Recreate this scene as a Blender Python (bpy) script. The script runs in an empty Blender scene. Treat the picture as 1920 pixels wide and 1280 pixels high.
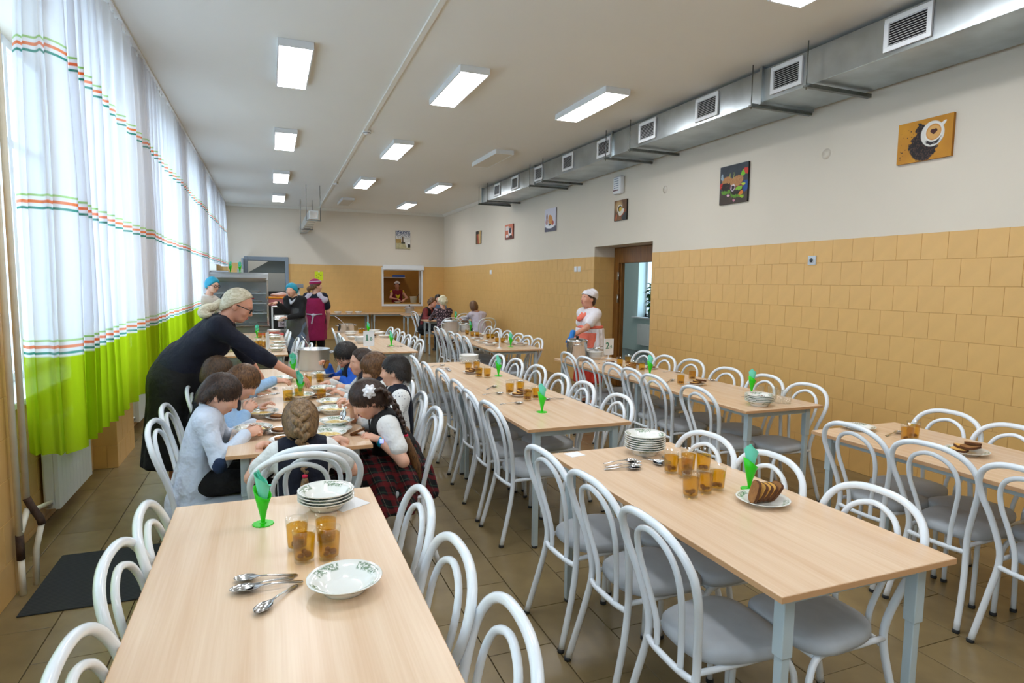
import bpy, bmesh, math, random
import numpy as np
from mathutils import Vector, Matrix

random.seed(7)
rng = np.random.default_rng(11)
SC = bpy.context.scene
COL = SC.collection
PI = math.pi

# ------------------------------------------------------------------ camera
EYE = Vector((0.0, 0.0, 1.65))
yaw, pitch, roll = math.radians(21.495), math.radians(5.422), math.radians(-0.769)
fwd = Vector((math.sin(yaw) * math.cos(pitch), math.cos(yaw) * math.cos(pitch), -math.sin(pitch)))
rt = Vector((math.cos(yaw), -math.sin(yaw), 0.0))
dn = fwd.cross(rt)
r2 = rt * math.cos(roll) + dn * math.sin(roll)
d2 = -rt * math.sin(roll) + dn * math.cos(roll)
cam_data = bpy.data.cameras.new('camera')
cam_data.sensor_width = 36.0
cam_data.sensor_fit = 'HORIZONTAL'
cam_data.lens = 21.638
cam_data.clip_start = 0.05
cam_data.clip_end = 200
cam = bpy.data.objects.new('camera', cam_data)
M = Matrix.Identity(4)
for i in range(3):
    M[i][0], M[i][1], M[i][2], M[i][3] = r2[i], -d2[i], -fwd[i], EYE[i]
cam.matrix_world = M
COL.objects.link(cam)
SC.camera = cam

def in_view(p, margin=60):
    """is a point inside the photographed frame (used only to choose which floor and wall tiles are worth their own object)"""
    q = Vector(p) - EYE
    d = q.dot(fwd)
    if d < 0.2:
        return False
    x = 960 + 1154.05 * q.dot(r2) / d
    y = 640 + 1154.05 * q.dot(d2) / d
    return -margin < x < 1920 + margin and -margin < y < 1280 + margin

# ------------------------------------------------------------------ sky, exposure
world = bpy.data.worlds.new('overcast_sky')
SC.world = world
world.use_nodes = True
wn = world.node_tree.nodes
bg = wn['Background']
bg.inputs[0].default_value = (0.70, 0.86, 1.0, 1)
bg.inputs[1].default_value = 5.2
SC.view_settings.view_transform = 'Standard'
SC.view_settings.look = 'None'
SC.view_settings.exposure = 0.06
SC.view_settings.gamma = 1.0
SC.view_settings.use_curve_mapping = False
LAMP_STRENGTH = 20.0
SC.cycles.use_light_tree = False
SC.cycles.max_bounces = 5
SC.cycles.diffuse_bounces = 4
SC.cycles.glossy_bounces = 2
SC.cycles.transmission_bounces = 3
SC.cycles.transparent_max_bounces = 12
SC.cycles.caustics_reflective = False
SC.cycles.caustics_refractive = False
SC.cycles.use_adaptive_sampling = True
SC.cycles.adaptive_threshold = 0.1

# ------------------------------------------------------------------ materials
def lin(c):
    c = c / 255.0
    return c / 12.92 if c <= 0.04045 else ((c + 0.055) / 1.055) ** 2.4
def rgb(r, g, b):
    return (lin(r), lin(g), lin(b), 1.0)

MATS = {}
def new_mat(name):
    m = bpy.data.materials.new(name)
    m.use_nodes = True
    MATS[name] = m
    return m, m.node_tree.nodes, m.node_tree.links, m.node_tree.nodes['Principled BSDF']

def mat(name, col, rough=0.5, metal=0.0, spec=0.5, var=None, bump=None, sub=0.0, coat=0.0, rnd=0.0, alpha=1.0, vscale=(1, 1, 1)):
    """principled material; var=(scale, amount) noise tone; bump=(scale, strength, distance); rnd = tone shift per object"""
    m, n, l, p = new_mat(name)
    p.inputs['Base Color'].default_value = col
    p.inputs['Roughness'].default_value = rough
    p.inputs['Metallic'].default_value = metal
    p.inputs['Specular IOR Level'].default_value = spec
    p.inputs['Coat Weight'].default_value = coat
    p.inputs['Alpha'].default_value = alpha
    if sub:
        p.inputs['Subsurface Weight'].default_value = sub
        p.inputs['Subsurface Radius'].default_value = (0.012, 0.005, 0.003)
        p.inputs['Subsurface Scale'].default_value = 1.0
    tc = n.new('ShaderNodeTexCoord')
    mp = n.new('ShaderNodeMapping')
    mp.inputs['Scale'].default_value = vscale
    l.new(tc.outputs['Object'], mp.inputs['Vector'])
    last = None
    if var:
        t = n.new('ShaderNodeTexNoise')
        t.inputs['Scale'].default_value = var[0]
        t.inputs['Detail'].default_value = 4
        l.new(mp.outputs[0], t.inputs['Vector'])
        mr = n.new('ShaderNodeMapRange')
        mr.inputs['From Min'].default_value = 0.3
        mr.inputs['From Max'].default_value = 0.7
        mr.inputs['To Min'].default_value = 1 - var[1]
        mr.inputs['To Max'].default_value = 1 + var[1]
        l.new(t.outputs['Fac'], mr.inputs['Value'])
        last = mr.outputs[0]
    if rnd:
        oi = n.new('ShaderNodeObjectInfo')
        mr2 = n.new('ShaderNodeMapRange')
        mr2.inputs['To Min'].default_value = 1 - rnd
        mr2.inputs['To Max'].default_value = 1 + rnd
        l.new(oi.outputs['Random'], mr2.inputs['Value'])
        if last is None:
            last = mr2.outputs[0]
        else:
            mu = n.new('ShaderNodeMath'); mu.operation = 'MULTIPLY'
            l.new(last, mu.inputs[0]); l.new(mr2.outputs[0], mu.inputs[1])
            last = mu.outputs[0]
    if last is not None:
        vm = n.new('ShaderNodeVectorMath'); vm.operation = 'SCALE'
        vm.inputs[0].default_value = col[:3]
        l.new(last, vm.inputs['Scale'])
        l.new(vm.outputs[0], p.inputs['Base Color'])
    if bump:
        t2 = n.new('ShaderNodeTexNoise')
        t2.inputs['Scale'].default_value = bump[0]
        t2.inputs['Detail'].default_value = 3
        l.new(mp.outputs[0], t2.inputs['Vector'])
        b = n.new('ShaderNodeBump')
        b.inputs['Strength'].default_value = bump[1]
        b.inputs['Distance'].default_value = bump[2] if len(bump) > 2 else 0.01
        l.new(t2.outputs['Fac'], b.inputs['Height'])
        l.new(b.outputs[0], p.inputs['Normal'])
    return m

def clear_mat(name, tint, gloss=0.08, rough=0.02, mix=0.0, body=None):
    """thin clear sheet or liquid: tinted transparency with a fresnel gloss; mix adds a little diffuse body"""
    m, n, l, p = new_mat(name)
    out = n['Material Output']
    n.remove(p)
    tr = n.new('ShaderNodeBsdfTransparent'); tr.inputs[0].default_value = tint
    gl = n.new('ShaderNodeBsdfGlossy'); gl.inputs['Roughness'].default_value = rough
    lw = n.new('ShaderNodeLayerWeight'); lw.inputs['Blend'].default_value = 0.25
    mr = n.new('ShaderNodeMapRange')
    mr.inputs['To Min'].default_value = gloss * 0.5
    mr.inputs['To Max'].default_value = min(1.0, gloss * 6)
    l.new(lw.outputs['Facing'], mr.inputs['Value'])
    base = tr.outputs[0]
    if mix:
        df = n.new('ShaderNodeBsdfTranslucent'); df.inputs[0].default_value = body or tint
        d3 = n.new('ShaderNodeBsdfDiffuse'); d3.inputs[0].default_value = body or tint
        ad = n.new('ShaderNodeMixShader'); ad.inputs[0].default_value = 0.5
        l.new(df.outputs[0], ad.inputs[1]); l.new(d3.outputs[0], ad.inputs[2])
        mx = n.new('ShaderNodeMixShader'); mx.inputs[0].default_value = mix
        l.new(base, mx.inputs[1]); l.new(ad.outputs[0], mx.inputs[2])
        base = mx.outputs[0]
    m2 = n.new('ShaderNodeMixShader')
    l.new(mr.outputs[0], m2.inputs[0]); l.new(base, m2.inputs[1]); l.new(gl.outputs[0], m2.inputs[2])
    l.new(m2.outputs[0], out.inputs[0])
    return m

# ---- graph helpers for flat prints (posters, plate decoration)
class G:
    def __init__(s, m):
        s.n, s.l = m.node_tree.nodes, m.node_tree.links
        s.p = s.n.get('Principled BSDF')
        s.tc = s.n.new('ShaderNodeTexCoord')
        s.sx = s.n.new('ShaderNodeSeparateXYZ')
        s.l.new(s.tc.outputs['Object'], s.sx.inputs[0])
        s.x, s.y, s.z = s.sx.outputs
    def m(s, op, a, b=None, c=None):
        q = s.n.new('ShaderNodeMath'); q.operation = op
        for i, v in enumerate((a, b, c)):
            if v is None: continue
            if isinstance(v, (int, float)): q.inputs[i].default_value = v
            else: s.l.new(v, q.inputs[i])
        return q.outputs[0]
    def mix(s, f, a, b):
        q = s.n.new('ShaderNodeMix'); q.data_type = 'RGBA'
        for k, v in ((0, f), (6, a), (7, b)):
            if isinstance(v, (int, float)): q.inputs[k].default_value = v
            elif isinstance(v, tuple): q.inputs[k].default_value = v
            else: s.l.new(v, q.inputs[k])
        return q.outputs[2]
    def ell(s, u, v, cu, cv, ru, rv, rot=0.0, soft=0.08):
        """1 inside the ellipse, 0 outside"""
        du, dv = s.m('SUBTRACT', u, cu), s.m('SUBTRACT', v, cv)
        if rot:
            c, t = math.cos(rot), math.sin(rot)
            du, dv = (s.m('ADD', s.m('MULTIPLY', du, c), s.m('MULTIPLY', dv, t)),
                      s.m('SUBTRACT', s.m('MULTIPLY', dv, c), s.m('MULTIPLY', du, t)))
        a = s.m('POWER', s.m('ABSOLUTE', s.m('DIVIDE', du, ru)), 2.0)
        b = s.m('POWER', s.m('ABSOLUTE', s.m('DIVIDE', dv, rv)), 2.0)
        r = s.m('SQRT', s.m('ADD', a, b))
        return s.step(r, 1.0, soft)
    def step(s, v, edge, soft=0.01, up=False):
        q = s.n.new('ShaderNodeMapRange')
        q.inputs['From Min'].default_value = edge - soft
        q.inputs['From Max'].default_value = edge + soft
        q.inputs['To Min'].default_value = 0.0 if up else 1.0
        q.inputs['To Max'].default_value = 1.0 if up else 0.0
        s.l.new(v, q.inputs['Value'])
        return q.outputs[0]
    def rect(s, u, v, u0, u1, v0, v1, soft=0.004):
        a = s.m('MULTIPLY', s.step(u, u0, soft, True), s.step(u, u1, soft))
        b = s.m('MULTIPLY', s.step(v, v0, soft, True), s.step(v, v1, soft))
        return s.m('MULTIPLY', a, b)
    def noise(s, scale, detail=3, vec=None):
        q = s.n.new('ShaderNodeTexNoise'); q.inputs['Scale'].default_value = scale; q.inputs['Detail'].default_value = detail
        s.l.new(vec if vec is not None else s.tc.outputs['Object'], q.inputs['Vector'])
        return q.outputs['Fac']
    def voro(s, scale, feature='F1', out='Distance', rand=1.0):
        q = s.n.new('ShaderNodeTexVoronoi'); q.feature = feature
        q.inputs['Scale'].default_value = scale
        q.inputs['Randomness'].default_value = rand
        s.l.new(s.tc.outputs['Object'], q.inputs['Vector'])
        return q.outputs[out]
    def done(s, col):
        s.l.new(col, s.p.inputs['Base Color'])

# ------------------------------------------------------------------ mesh helpers
def rotz(a): return Matrix.Rotation(a, 3, 'Z')
class MB:
    """collects shapes; build() links them as ONE mesh object"""
    def __init__(s):
        s.V, s.F, s.I, s.S = [], [], [], []
    def add(s, verts, faces, mi=0, smooth=True):
        o = len(s.V)
        s.V.extend([tuple(v) for v in verts])
        for f in faces:
            s.F.append(tuple(o + i for i in f)); s.I.append(mi); s.S.append(smooth)
        return s
    def box(s, lo, hi, mi=0, bev=0.0, rot=None, about=None):
        x0, y0, z0 = lo; x1, y1, z1 = hi
        if bev <= 0:
            v = [(x0, y0, z0), (x1, y0, z0), (x1, y1, z0), (x0, y1, z0), (x0, y0, z1), (x1, y0, z1), (x1, y1, z1), (x0, y1, z1)]
            f = [(0, 3, 2, 1), (4, 5, 6, 7), (0, 1, 5, 4), (1, 2, 6, 5), (2, 3, 7, 6), (3, 0, 4, 7)]
        else:
            bm = bmesh.new()
            bmesh.ops.create_cube(bm, size=1.0)
            for q in bm.verts:
                q.co = Vector(((x0 + x1) / 2 + q.co.x * (x1 - x0), (y0 + y1) / 2 + q.co.y * (y1 - y0), (z0 + z1) / 2 + q.co.z * (z1 - z0)))
            bmesh.ops.bevel(bm, geom=bm.edges[:], offset=bev, segments=2, profile=0.5, affect='EDGES')
            v = [tuple(q.co) for q in bm.verts]
            bm.verts.index_update()
            f = [tuple(q.index for q in g.verts) for g in bm.faces]
            bm.free()
        if rot is not None:
            c = Vector(about) if about is not None else Vector(((x0 + x1) / 2, (y0 + y1) / 2, (z0 + z1) / 2))
            v = [tuple(c + rot @ (Vector(q) - c)) for q in v]
        return s.add(v, f, mi, False)
    def tube(s, pts, r, n=8, mi=0, closed=False, caps=True, flat=None):
        P = [Vector(p) for p in pts]
        N = len(P)
        R = r if isinstance(r, (list, tuple)) else [r] * N
        T = []
        for i in range(N):
            if closed: t = P[(i + 1) % N] - P[i - 1]
            else: t = P[min(i + 1, N - 1)] - P[max(i - 1, 0)]
            T.append(t.normalized())
        up = Vector((0, 0, 1)) if abs(T[0].z) < 0.9 else Vector((0, 1, 0))
        u = (up - T[0] * up.dot(T[0])).normalized()
        V = []
        for i in range(N):
            u = (u - T[i] * u.dot(T[i])).normalized()
            w = T[i].cross(u)
            for k in range(n):
                a = 2 * PI * k / n
                V.append(P[i] + (u * math.cos(a) * (flat or 1.0) + w * math.sin(a)) * R[i])
        Fs = []
        for i in range(N if closed else N - 1):
            j = (i + 1) % N
            for k in range(n):
                k2 = (k + 1) % n
                Fs.append((i * n + k, i * n + k2, j * n + k2, j * n + k))
        if caps and not closed:
            Fs.append(tuple(range(n))[::-1]); Fs.append(tuple((N - 1) * n + k for k in range(n)))
        return s.add(V, Fs, mi, True)
    def lathe(s, prof, n=24, mi=0, at=(0, 0, 0), close=True):
        V, Fs = [], []
        for (r, z) in prof:
            for k in range(n):
                a = 2 * PI * k / n
                V.append((at[0] + r * math.cos(a), at[1] + r * math.sin(a), at[2] + z))
        for i in range(len(prof) - 1):
            for k in range(n):
                k2 = (k + 1) % n
                Fs.append((i * n + k, i * n + k2, (i + 1) * n + k2, (i + 1) * n + k))
        if close:
            if prof[0][0] > 1e-5: Fs.append(tuple(range(n))[::-1])
            if prof[-1][0] > 1e-5: Fs.append(tuple((len(prof) - 1) * n + k for k in range(n)))
        return s.add(V, Fs, mi, True)
    def ball(s, c, r, n=12, mi=0, rot=None):
        rx, ry, rz = r if isinstance(r, (list, tuple)) else (r, r, r)
        V, Fs = [], []
        m = n // 2
        for i in range(m + 1):
            t = PI * i / m
            for k in range(n):
                a = 2 * PI * k / n
                v = Vector((rx * math.sin(t) * math.cos(a), ry * math.sin(t) * math.sin(a), rz * math.cos(t)))
                if rot is not None: v = rot @ v
                V.append(Vector(c) + v)
        for i in range(m):
            for k in range(n):
                k2 = (k + 1) % n
                Fs.append((i * n + k, (i + 1) * n + k, (i + 1) * n + k2, i * n + k2))
        return s.add(V, Fs, mi, True)
    def prism(s, poly, a, b, axis='z', mi=0, smooth=False):
        """extrude a 2-D outline (counter-clockwise) between a and b along an axis"""
        def P(u, v, w):
            return {'z': (u, v, w), 'y': (u, w, v), 'x': (w, u, v)}[axis]
        n = len(poly)
        V = [P(u, v, a) for u, v in poly] + [P(u, v, b) for u, v in poly]
        Fs = [tuple(range(n))[::-1], tuple(range(n, 2 * n))] + [(i, (i + 1) % n, n + (i + 1) % n, n + i) for i in range(n)]
        s.add(V, Fs[:2], mi, False)
        o = len(s.V) - 2 * n
        for f in Fs[2:]:
            s.F.append(tuple(o + i for i in f)); s.I.append(mi); s.S.append(smooth)
        return s
    def mesh(s, name, mats):
        me = bpy.data.meshes.new(name)
        me.from_pydata(s.V, [], s.F)
        for m in (mats if isinstance(mats, (list, tuple)) else [mats]):
            me.materials.append(m)
        me.polygons.foreach_set('material_index', s.I)
        me.polygons.foreach_set('use_smooth', s.S)
        me.update()
        return me
    def build(s, name, mats, parent=None, loc=None, rz=0.0):
        return put(name, s.mesh(name, mats), parent, loc, rz)

KIDS = {}
def put(name, me, parent=None, loc=None, rz=0.0):
    o = bpy.data.objects.new(name, me)
    COL.objects.link(o)
    if parent is not None:
        o.parent = parent
        KIDS.setdefault(parent.name, []).append(o)
    if loc is not None: o.location = loc
    if rz: o.rotation_euler = (0, 0, rz)
    return o
def tag(o, label=None, cat=None, group=None, kind=None):
    if label: o['label'] = label
    if cat: o['category'] = cat
    if group: o['group'] = group
    if kind: o['kind'] = kind
    return o
def thing(name, label, cat, loc=(0, 0, 0), rz=0.0, group=None):
    o = bpy.data.objects.new(name, None)
    o.empty_display_size = 0.1
    COL.objects.link(o)
    o.location = loc
    o.rotation_euler = (0, 0, rz)
    return tag(o, label, cat, group)
def copy_tree(o, parent=None):
    """a thing, its parts and their sub-parts (mesh data shared)"""
    c = o.copy(); COL.objects.link(c)
    if parent is not None:
        c.parent = parent
        KIDS.setdefault(parent.name, []).append(c)
    for ch in KIDS.get(o.name, ()):
        copy_tree(ch, c)
    return c
def dup(o, loc, rz, label, group=None):
    c = copy_tree(o)
    c.location = loc; c.rotation_euler = (0, 0, rz)
    c['label'] = label
    if group: c['group'] = group
    return c
def spline(ctrl, per=6, closed=False):
    """Catmull-Rom through control points"""
    P = [Vector(p) for p in ctrl]
    n = len(P); out = []
    rngi = range(n) if closed else range(n - 1)
    for i in rngi:
        if closed: a, b, c, d = P[i - 1], P[i], P[(i + 1) % n], P[(i + 2) % n]
        else: a, b, c, d = P[max(i - 1, 0)], P[i], P[i + 1], P[min(i + 2, n - 1)]
        for k in range(per):
            t = k / per
            out.append(0.5 * ((2 * b) + (c - a) * t + (2 * a - 5 * b + 4 * c - d) * t * t + (3 * b - a - 3 * c + d) * t ** 3))
    if not closed: out.append(P[-1])
    return out
# ================================================================== THE SETTING
W, YB, HC = 4.874, 18.0, 3.64           # tiled wall, back wall, ceiling height
XL, XN = -1.27, -1.45                   # window-side pier face, niche face
TZ = 2.09                               # top of the tiling
M_paint = mat('wall_paint', rgb(222, 212, 196), 0.75, var=(1.3, 0.02), bump=(60, 0.08, 0.004))
M_ceil = mat('ceiling_paint', rgb(234, 233, 228), 0.8, var=(0.8, 0.015))
M_tile = mat('ochre_wall_tile', rgb(222, 177, 108), 0.36, var=(9, 0.03), bump=(45, 0.08, 0.003), rnd=0.018)
M_grout = mat('tile_grout', rgb(206, 164, 104), 0.8)
M_floor = mat('floor_tile', rgb(130, 112, 78), 0.26, var=(5, 0.13), bump=(30, 0.05, 0.003), rnd=0.06)
M_fgrout = mat('floor_grout', rgb(58, 48, 34), 0.8)
M_white = mat('white_plastic', rgb(235, 236, 238), 0.35)
M_pvc = mat('window_profile', rgb(232, 236, 240), 0.3)
M_glass = clear_mat('window_glass', (0.93, 0.97, 1.0, 1), 0.06)
M_trim = mat('cornice_white', rgb(232, 230, 222), 0.6)
M_wood = mat('door_wood', rgb(128, 82, 32), 0.4, var=(6, 0.25), vscale=(6, 6, 0.7))
M_steel = mat('brushed_steel', rgb(190, 192, 192), 0.28, metal=1.0, var=(4, 0.08))
M_steel2 = mat('polished_steel', rgb(205, 205, 205), 0.12, metal=1.0)
M_zinc = mat('galvanised_sheet', rgb(186, 194, 198), 0.30, metal=1.0, var=(3.0, 0.18), bump=(2.5, 0.25, 0.02))
M_greyframe = mat('grey_door_frame', rgb(132, 145, 158), 0.4)
M_dark = mat('dark_rubber', rgb(30, 31, 32), 0.7)
M_black = mat('black_plastic', rgb(18, 18, 20), 0.4)
M_aged = mat('aged_pipe_paint', rgb(240, 234, 216), 0.5, var=(12, 0.06))
M_rust = mat('rusty_pipe', rgb(70, 50, 38), 0.8, var=(40, 0.4))
M_corr = mat('corridor_paint', rgb(206, 226, 226), 0.7)

def wall(name, mb, m):
    return tag(mb.build(name, m), kind='structure')

TGAP = 0.0024
def tile_mesh(name, w, h, t, m, axis, ch=0.0014):
    TGAP = 0.0042 if axis == 'z' else 0.0024
    """one tile, chamfered front edge; axis: 'z' lies flat (w=x, h=y), '-x' on the wall at +x, '+x', '-y'"""
    a, b = w / 2 - TGAP / 2, h / 2 - TGAP / 2
    pts = [(-a, -b, 0), (a, -b, 0), (a, b, 0), (-a, b, 0), (-a, -b, t - ch), (a, -b, t - ch), (a, b, t - ch), (-a, b, t - ch),
           (-a + ch, -b + ch, t), (a - ch, -b + ch, t), (a - ch, b - ch, t), (-a + ch, b - ch, t)]
    fs = [(0, 1, 5, 4), (1, 2, 6, 5), (2, 3, 7, 6), (3, 0, 4, 7), (4, 5, 9, 8), (5, 6, 10, 9), (6, 7, 11, 10), (7, 4, 8, 11), (8, 9, 10, 11)]
    conv = {'z': lambda u, v, d: (u, v, d), '-x': lambda u, v, d: (-d, -u, v), '+x': lambda u, v, d: (d, u, v), '-y': lambda u, v, d: (u, -d, v)}[axis]
    return MB().add([conv(*p) for p in pts], fs, 0, False).mesh(name, m)
TILES = {}
def tiles(parent, cells, axis, place, thick, m, limit=300):
    """cells: (u0,u1,v0,v1); place(u,v)->xyz. The ones that show largest become parts, the rest one part."""
    def dist(c):
        p = place((c[0] + c[1]) / 2, (c[2] + c[3]) / 2)
        return (Vector(p) - EYE).length + (0 if in_view(p) else 1000)
    cells = sorted(cells, key=dist)
    single = [c for c in cells[:limit] if dist(c) < 1000]
    rest = cells[len(single):]
    for c in single:
        w, h = round(c[1] - c[0], 4), round(c[3] - c[2], 4)
        key = (w, h, axis, m.name)
        if key not in TILES: TILES[key] = tile_mesh('tile', w, h, thick, m, axis)
        put('tile', TILES[key], parent, place((c[0] + c[1]) / 2, (c[2] + c[3]) / 2))
    if rest:
        mb = MB()
        for c in rest:
            u0, u1, v0, v1 = c
            p = place((u0 + u1) / 2, (v0 + v1) / 2)
            w, h = (u1 - u0 - TGAP) / 2, (v1 - v0 - TGAP) / 2
            lo, hi = {'z': ((-w, -h, 0), (w, h, thick)), '-x': ((-thick, -w, -h), (0, w, h)), '+x': ((0, -w, -h), (thick, w, h)), '-y': ((-w, -thick, -h), (w, 0, h))}[axis]
            mb.box([p[i] + lo[i] for i in range(3)], [p[i] + hi[i] for i in range(3)])
        o = mb.build('remaining_tiles', m, parent)
        o['kind'] = 'stuff'
def bond(u0, u1, v_top, rows, t, off, holes=(), th=None, v_min=0.0):
    """running-bond cells; holes: (u0,u1,v0,v1) left free"""
    th = th or t
    out = []
    for j in range(rows):
        v1 = v_top - j * th; v0 = max(v1 - th, v_min)
        if v1 - v0 < 0.03: continue
        o = off + (t / 2 if j % 2 else 0)
        k0 = math.floor((u0 - o) / t) - 1
        k = k0
        while o + k * t < u1:
            spans = [(max(o + k * t, u0), min(o + (k + 1) * t, u1))]
            for (a, b, c, d) in holes:
                if v1 > c + 0.01 and v0 < d - 0.01:
                    nx = []
                    for (p, q) in spans:
                        if q <= a or p >= b: nx.append((p, q))
                        else:
                            if a - p > 0.02: nx.append((p, a))
                            if q - b > 0.02: nx.append((b, q))
                    spans = nx
            for (p, q) in spans:
                if q - p > 0.02: out.append((p, q, v0, v1))
            k += 1
    return out

# ---- floor
f = wall('floor', MB().box((-1.85, -3.0, -0.25), (W + 0.5, YB + 2.6, -0.006)), M_fgrout)
cells = []
TX, TY = 0.31, 0.622
for i in range(-9, 13):
    x0 = 1.18 + i * TX
    x0c, x1c = max(x0, XN), min(x0 + TX, W + 0.45)
    if x1c - x0c < 0.02: continue
    off = 2.748 + (0.0 if i % 2 == 0 else TY / 2)
    y = off - TY * 10
    while y < YB:
        a, b = max(y, -1.0), min(y + TY, YB)
        if b - a > 0.02: cells.append((x0c, x1c, a, b))
        y += TY
tiles(f, cells, 'z', lambda u, v: (u, v, -0.006), 0.006, M_floor)

# ---- tiled wall with the doorway recess
D0, D1, DZ = 7.19, 8.81, 2.243          # doorway recess along y, its height
mb = MB()
mb.box((W, -3.0, 0), (W + 0.5, D0, HC)).box((W, D1, 0), (W + 0.5, YB + 0.3, HC)).box((W, D0, DZ), (W + 0.5, D1, HC))
wr = wall('wall_right', mb, M_paint)
mb = MB().box((W - 0.003, -3.0, 0), (W, D0, TZ - 0.002)).box((W - 0.003, D1, 0), (W, YB, TZ - 0.002)).box((W, D1 - 0.003, 0), (W + 0.44, D1, TZ - 0.002))
mb.build('grout_bed', M_grout, wr)
tiles(wr, bond(-1.0, YB, TZ, 10, 0.21, 7.01, holes=[(D0, D1, 0, 3)]), '-x', lambda u, v: (W - 0.003, u, v), 0.0032, M_tile, 290)
tiles(wr, bond(W, W + 0.42, TZ, 10, 0.21, W + 0.1), '-y', lambda u, v: (u, D1 - 0.003, v), 0.0032, M_tile, 40)

# ---- back wall with the kitchen door and the serving hatch
KD0, KD1, KDZ = -0.56, 0.44, 2.21
KW0, KW1, KZ0, KZ1 = 3.07, 4.17, 0.99, 2.0
mb = MB()
mb.box((-1.85, YB, 0), (KD0, YB + 0.3, HC)).box((KD0, YB, KDZ), (KD1, YB + 0.3, HC)).box((KD1, YB, 0), (KW0, YB + 0.3, HC))
mb.box((KW0, YB, 0), (KW1, YB + 0.3, KZ0)).box((KW0, YB, KZ1), (KW1, YB + 0.3, HC)).box((KW1, YB, 0), (W, YB + 0.3, HC))
wb = wall('wall_back', mb, M_paint)
holes = [(KD0 - 0.04, KD1 + 0.05, 0, 2.26), (KW0 - 0.05, KW1 + 0.05, 0.94, 2.2)]
MB().box((-1.45, YB - 0.003, 0), (KD0 - 0.03, YB, TZ - 0.002)).box((KD1 + 0.03, YB - 0.003, 0), (KW0 - 0.03, YB, TZ - 0.002)) \
    .box((KW1 + 0.03, YB - 0.003, 0), (W, YB, TZ - 0.002)).box((KW0 - 0.03, YB - 0.003, 0), (KW1 + 0.03, YB, 0.96)).build('grout_bed', M_grout, wb)
tiles(wb, bond(-1.45, W - 0.01, TZ, 10, 0.21, 0.0, holes=holes), '-y', lambda u, v: (u, YB - 0.003, v), 0.0032, M_tile, 290)

# ---- rear wall behind the camera and the ceiling
wall('wall_rear', MB().box((-1.85, -3.3, 0), (W + 0.5, -3.0, HC)), M_paint)
wall('ceiling', MB().box((-1.9, -3.3, HC), (W + 0.5, YB + 2.6, HC + 0.2)), M_ceil)
wall('trim_1', MB().box((-0.022, -3.0, -0.02), (0.022, YB + 2.9, 0.0)), M_trim).location = (1.135, 0, HC)
bpy.data.objects['trim_1'].rotation_euler = (0, 0, -0.0106)
MB2 = MB()
corn = [(0, 0), (-0.07, 0), (-0.06, -0.02), (-0.02, -0.06), (0, -0.07)]
mb = MB().prism([(W + u, HC + v) for u, v in corn], 12.6, YB, 'y')
wall('trim_2', mb, M_trim)
mb = MB().prism([(YB + u, HC + v) for u, v in corn], -1.45, W, 'x')
wall('trim_3', mb, M_trim)

# ---- window side: piers, sill walls, lintel
PIERS = [(-3.0, -1.9), (0.3, 1.0), (3.2, 3.90), (6.14, 6.85), (9.05, 9.76), (11.95, 12.66), (14.85, 15.56), (17.7, YB + 0.3)]
SILL, LINT = 0.92, 3.30
mb = MB()
for a, b in PIERS: mb.box((-1.85, a, 0), (XL, b, HC))
mb.box((-1.85, -1.9, LINT), (XL, YB, HC))
for (a, b), (c, d) in zip(PIERS, PIERS[1:]): mb.box((-1.85, b, 0), (XN, c, SILL - 0.04))
wl = wall('wall_left', mb, M_paint)
# tiles on the near pier, on the second pier and on the sill walls that show below the curtain hem
mb = MB().box((XL, 3.2, 0), (XL + 0.003, 3.90, TZ)).box((XL, 6.14, 0), (XL + 0.003, 6.85, TZ)).box((XN, 6.137, 0), (XL + 0.003, 6.14, TZ))
for (a, b), (c, d) in zip(PIERS, PIERS[1:]): mb.box((XN, b, 0), (XN + 0.003, c, SILL - 0.04))
mb.box((XL, 9.05, 0), (XL + 0.003, 9.76, TZ))
mb.build('grout_bed', M_grout, wl)
tiles(wl, bond(3.2, 3.90, TZ, 10, 0.21, 3.90), '+x', lambda u, v: (XL + 0.003, u, v), 0.0032, M_tile, 60)
tiles(wl, bond(6.14, 6.85, TZ, 10, 0.21, 6.14) + bond(9.05, 9.76, TZ, 10, 0.21, 9.05), '+x', lambda u, v: (XL + 0.003, u, v), 0.0032, M_tile, 30)
tiles(wl, bond(XN, XL + 0.009, TZ, 10, 0.21, XN), '-y', lambda u, v: (u, 6.137, v), 0.0032, M_tile, 20)
tiles(wl, bond(3.91, 6.13, SILL - 0.04, 5, 0.21, 3.95) + bond(6.86, 9.04, SILL - 0.04, 5, 0.21, 6.86), '+x', lambda u, v: (XN + 0.003, u, v), 0.0032, M_tile, 60)

def window(n, y0, y1):
    """white framed window of three lights with a transom, sill board, panes"""
    g = tag(put('window_%d' % n, None), kind='structure')
    mb = MB()
    x0, x1 = -1.74, -1.67
    w = 0.06
    ys = [y0, y0 + (y1 - y0) * 0.33, y0 + (y1 - y0) * 0.67, y1]
    mb.box((x0, y0, SILL), (x1, y1, SILL + w)).box((x0, y0, LINT - w), (x1, y1, LINT)).box((x0, y0, 2.55), (x1, y1, 2.55 + w))
    for i, y in enumerate(ys):
        a = y if i == 0 else (y - w if i == 3 else y - w / 2)
        mb.box((x0 - 0.004, a, SILL), (x1 + 0.004, a + w, LINT))
    mb.build('frame', M_pvc, g)
    MB().box((-1.85, y0 - 0.02, SILL - 0.04), (-1.38, y1 + 0.02, SILL), bev=0.008).build('window_sill', M_pvc, g)
    for a, b in zip(ys, ys[1:]):
        for c, d in ((SILL + w, 2.55), (2.55 + w, LINT - w)):
            MB().box((-1.712, a + w / 2, c), (-1.706, b - w / 2, d)).build('pane', M_glass, g)
for i, ((a, b), (c, d)) in enumerate(zip(PIERS, PIERS[1:])):
    window(i + 1, b, c)   # the row runs on behind the photographer

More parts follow.
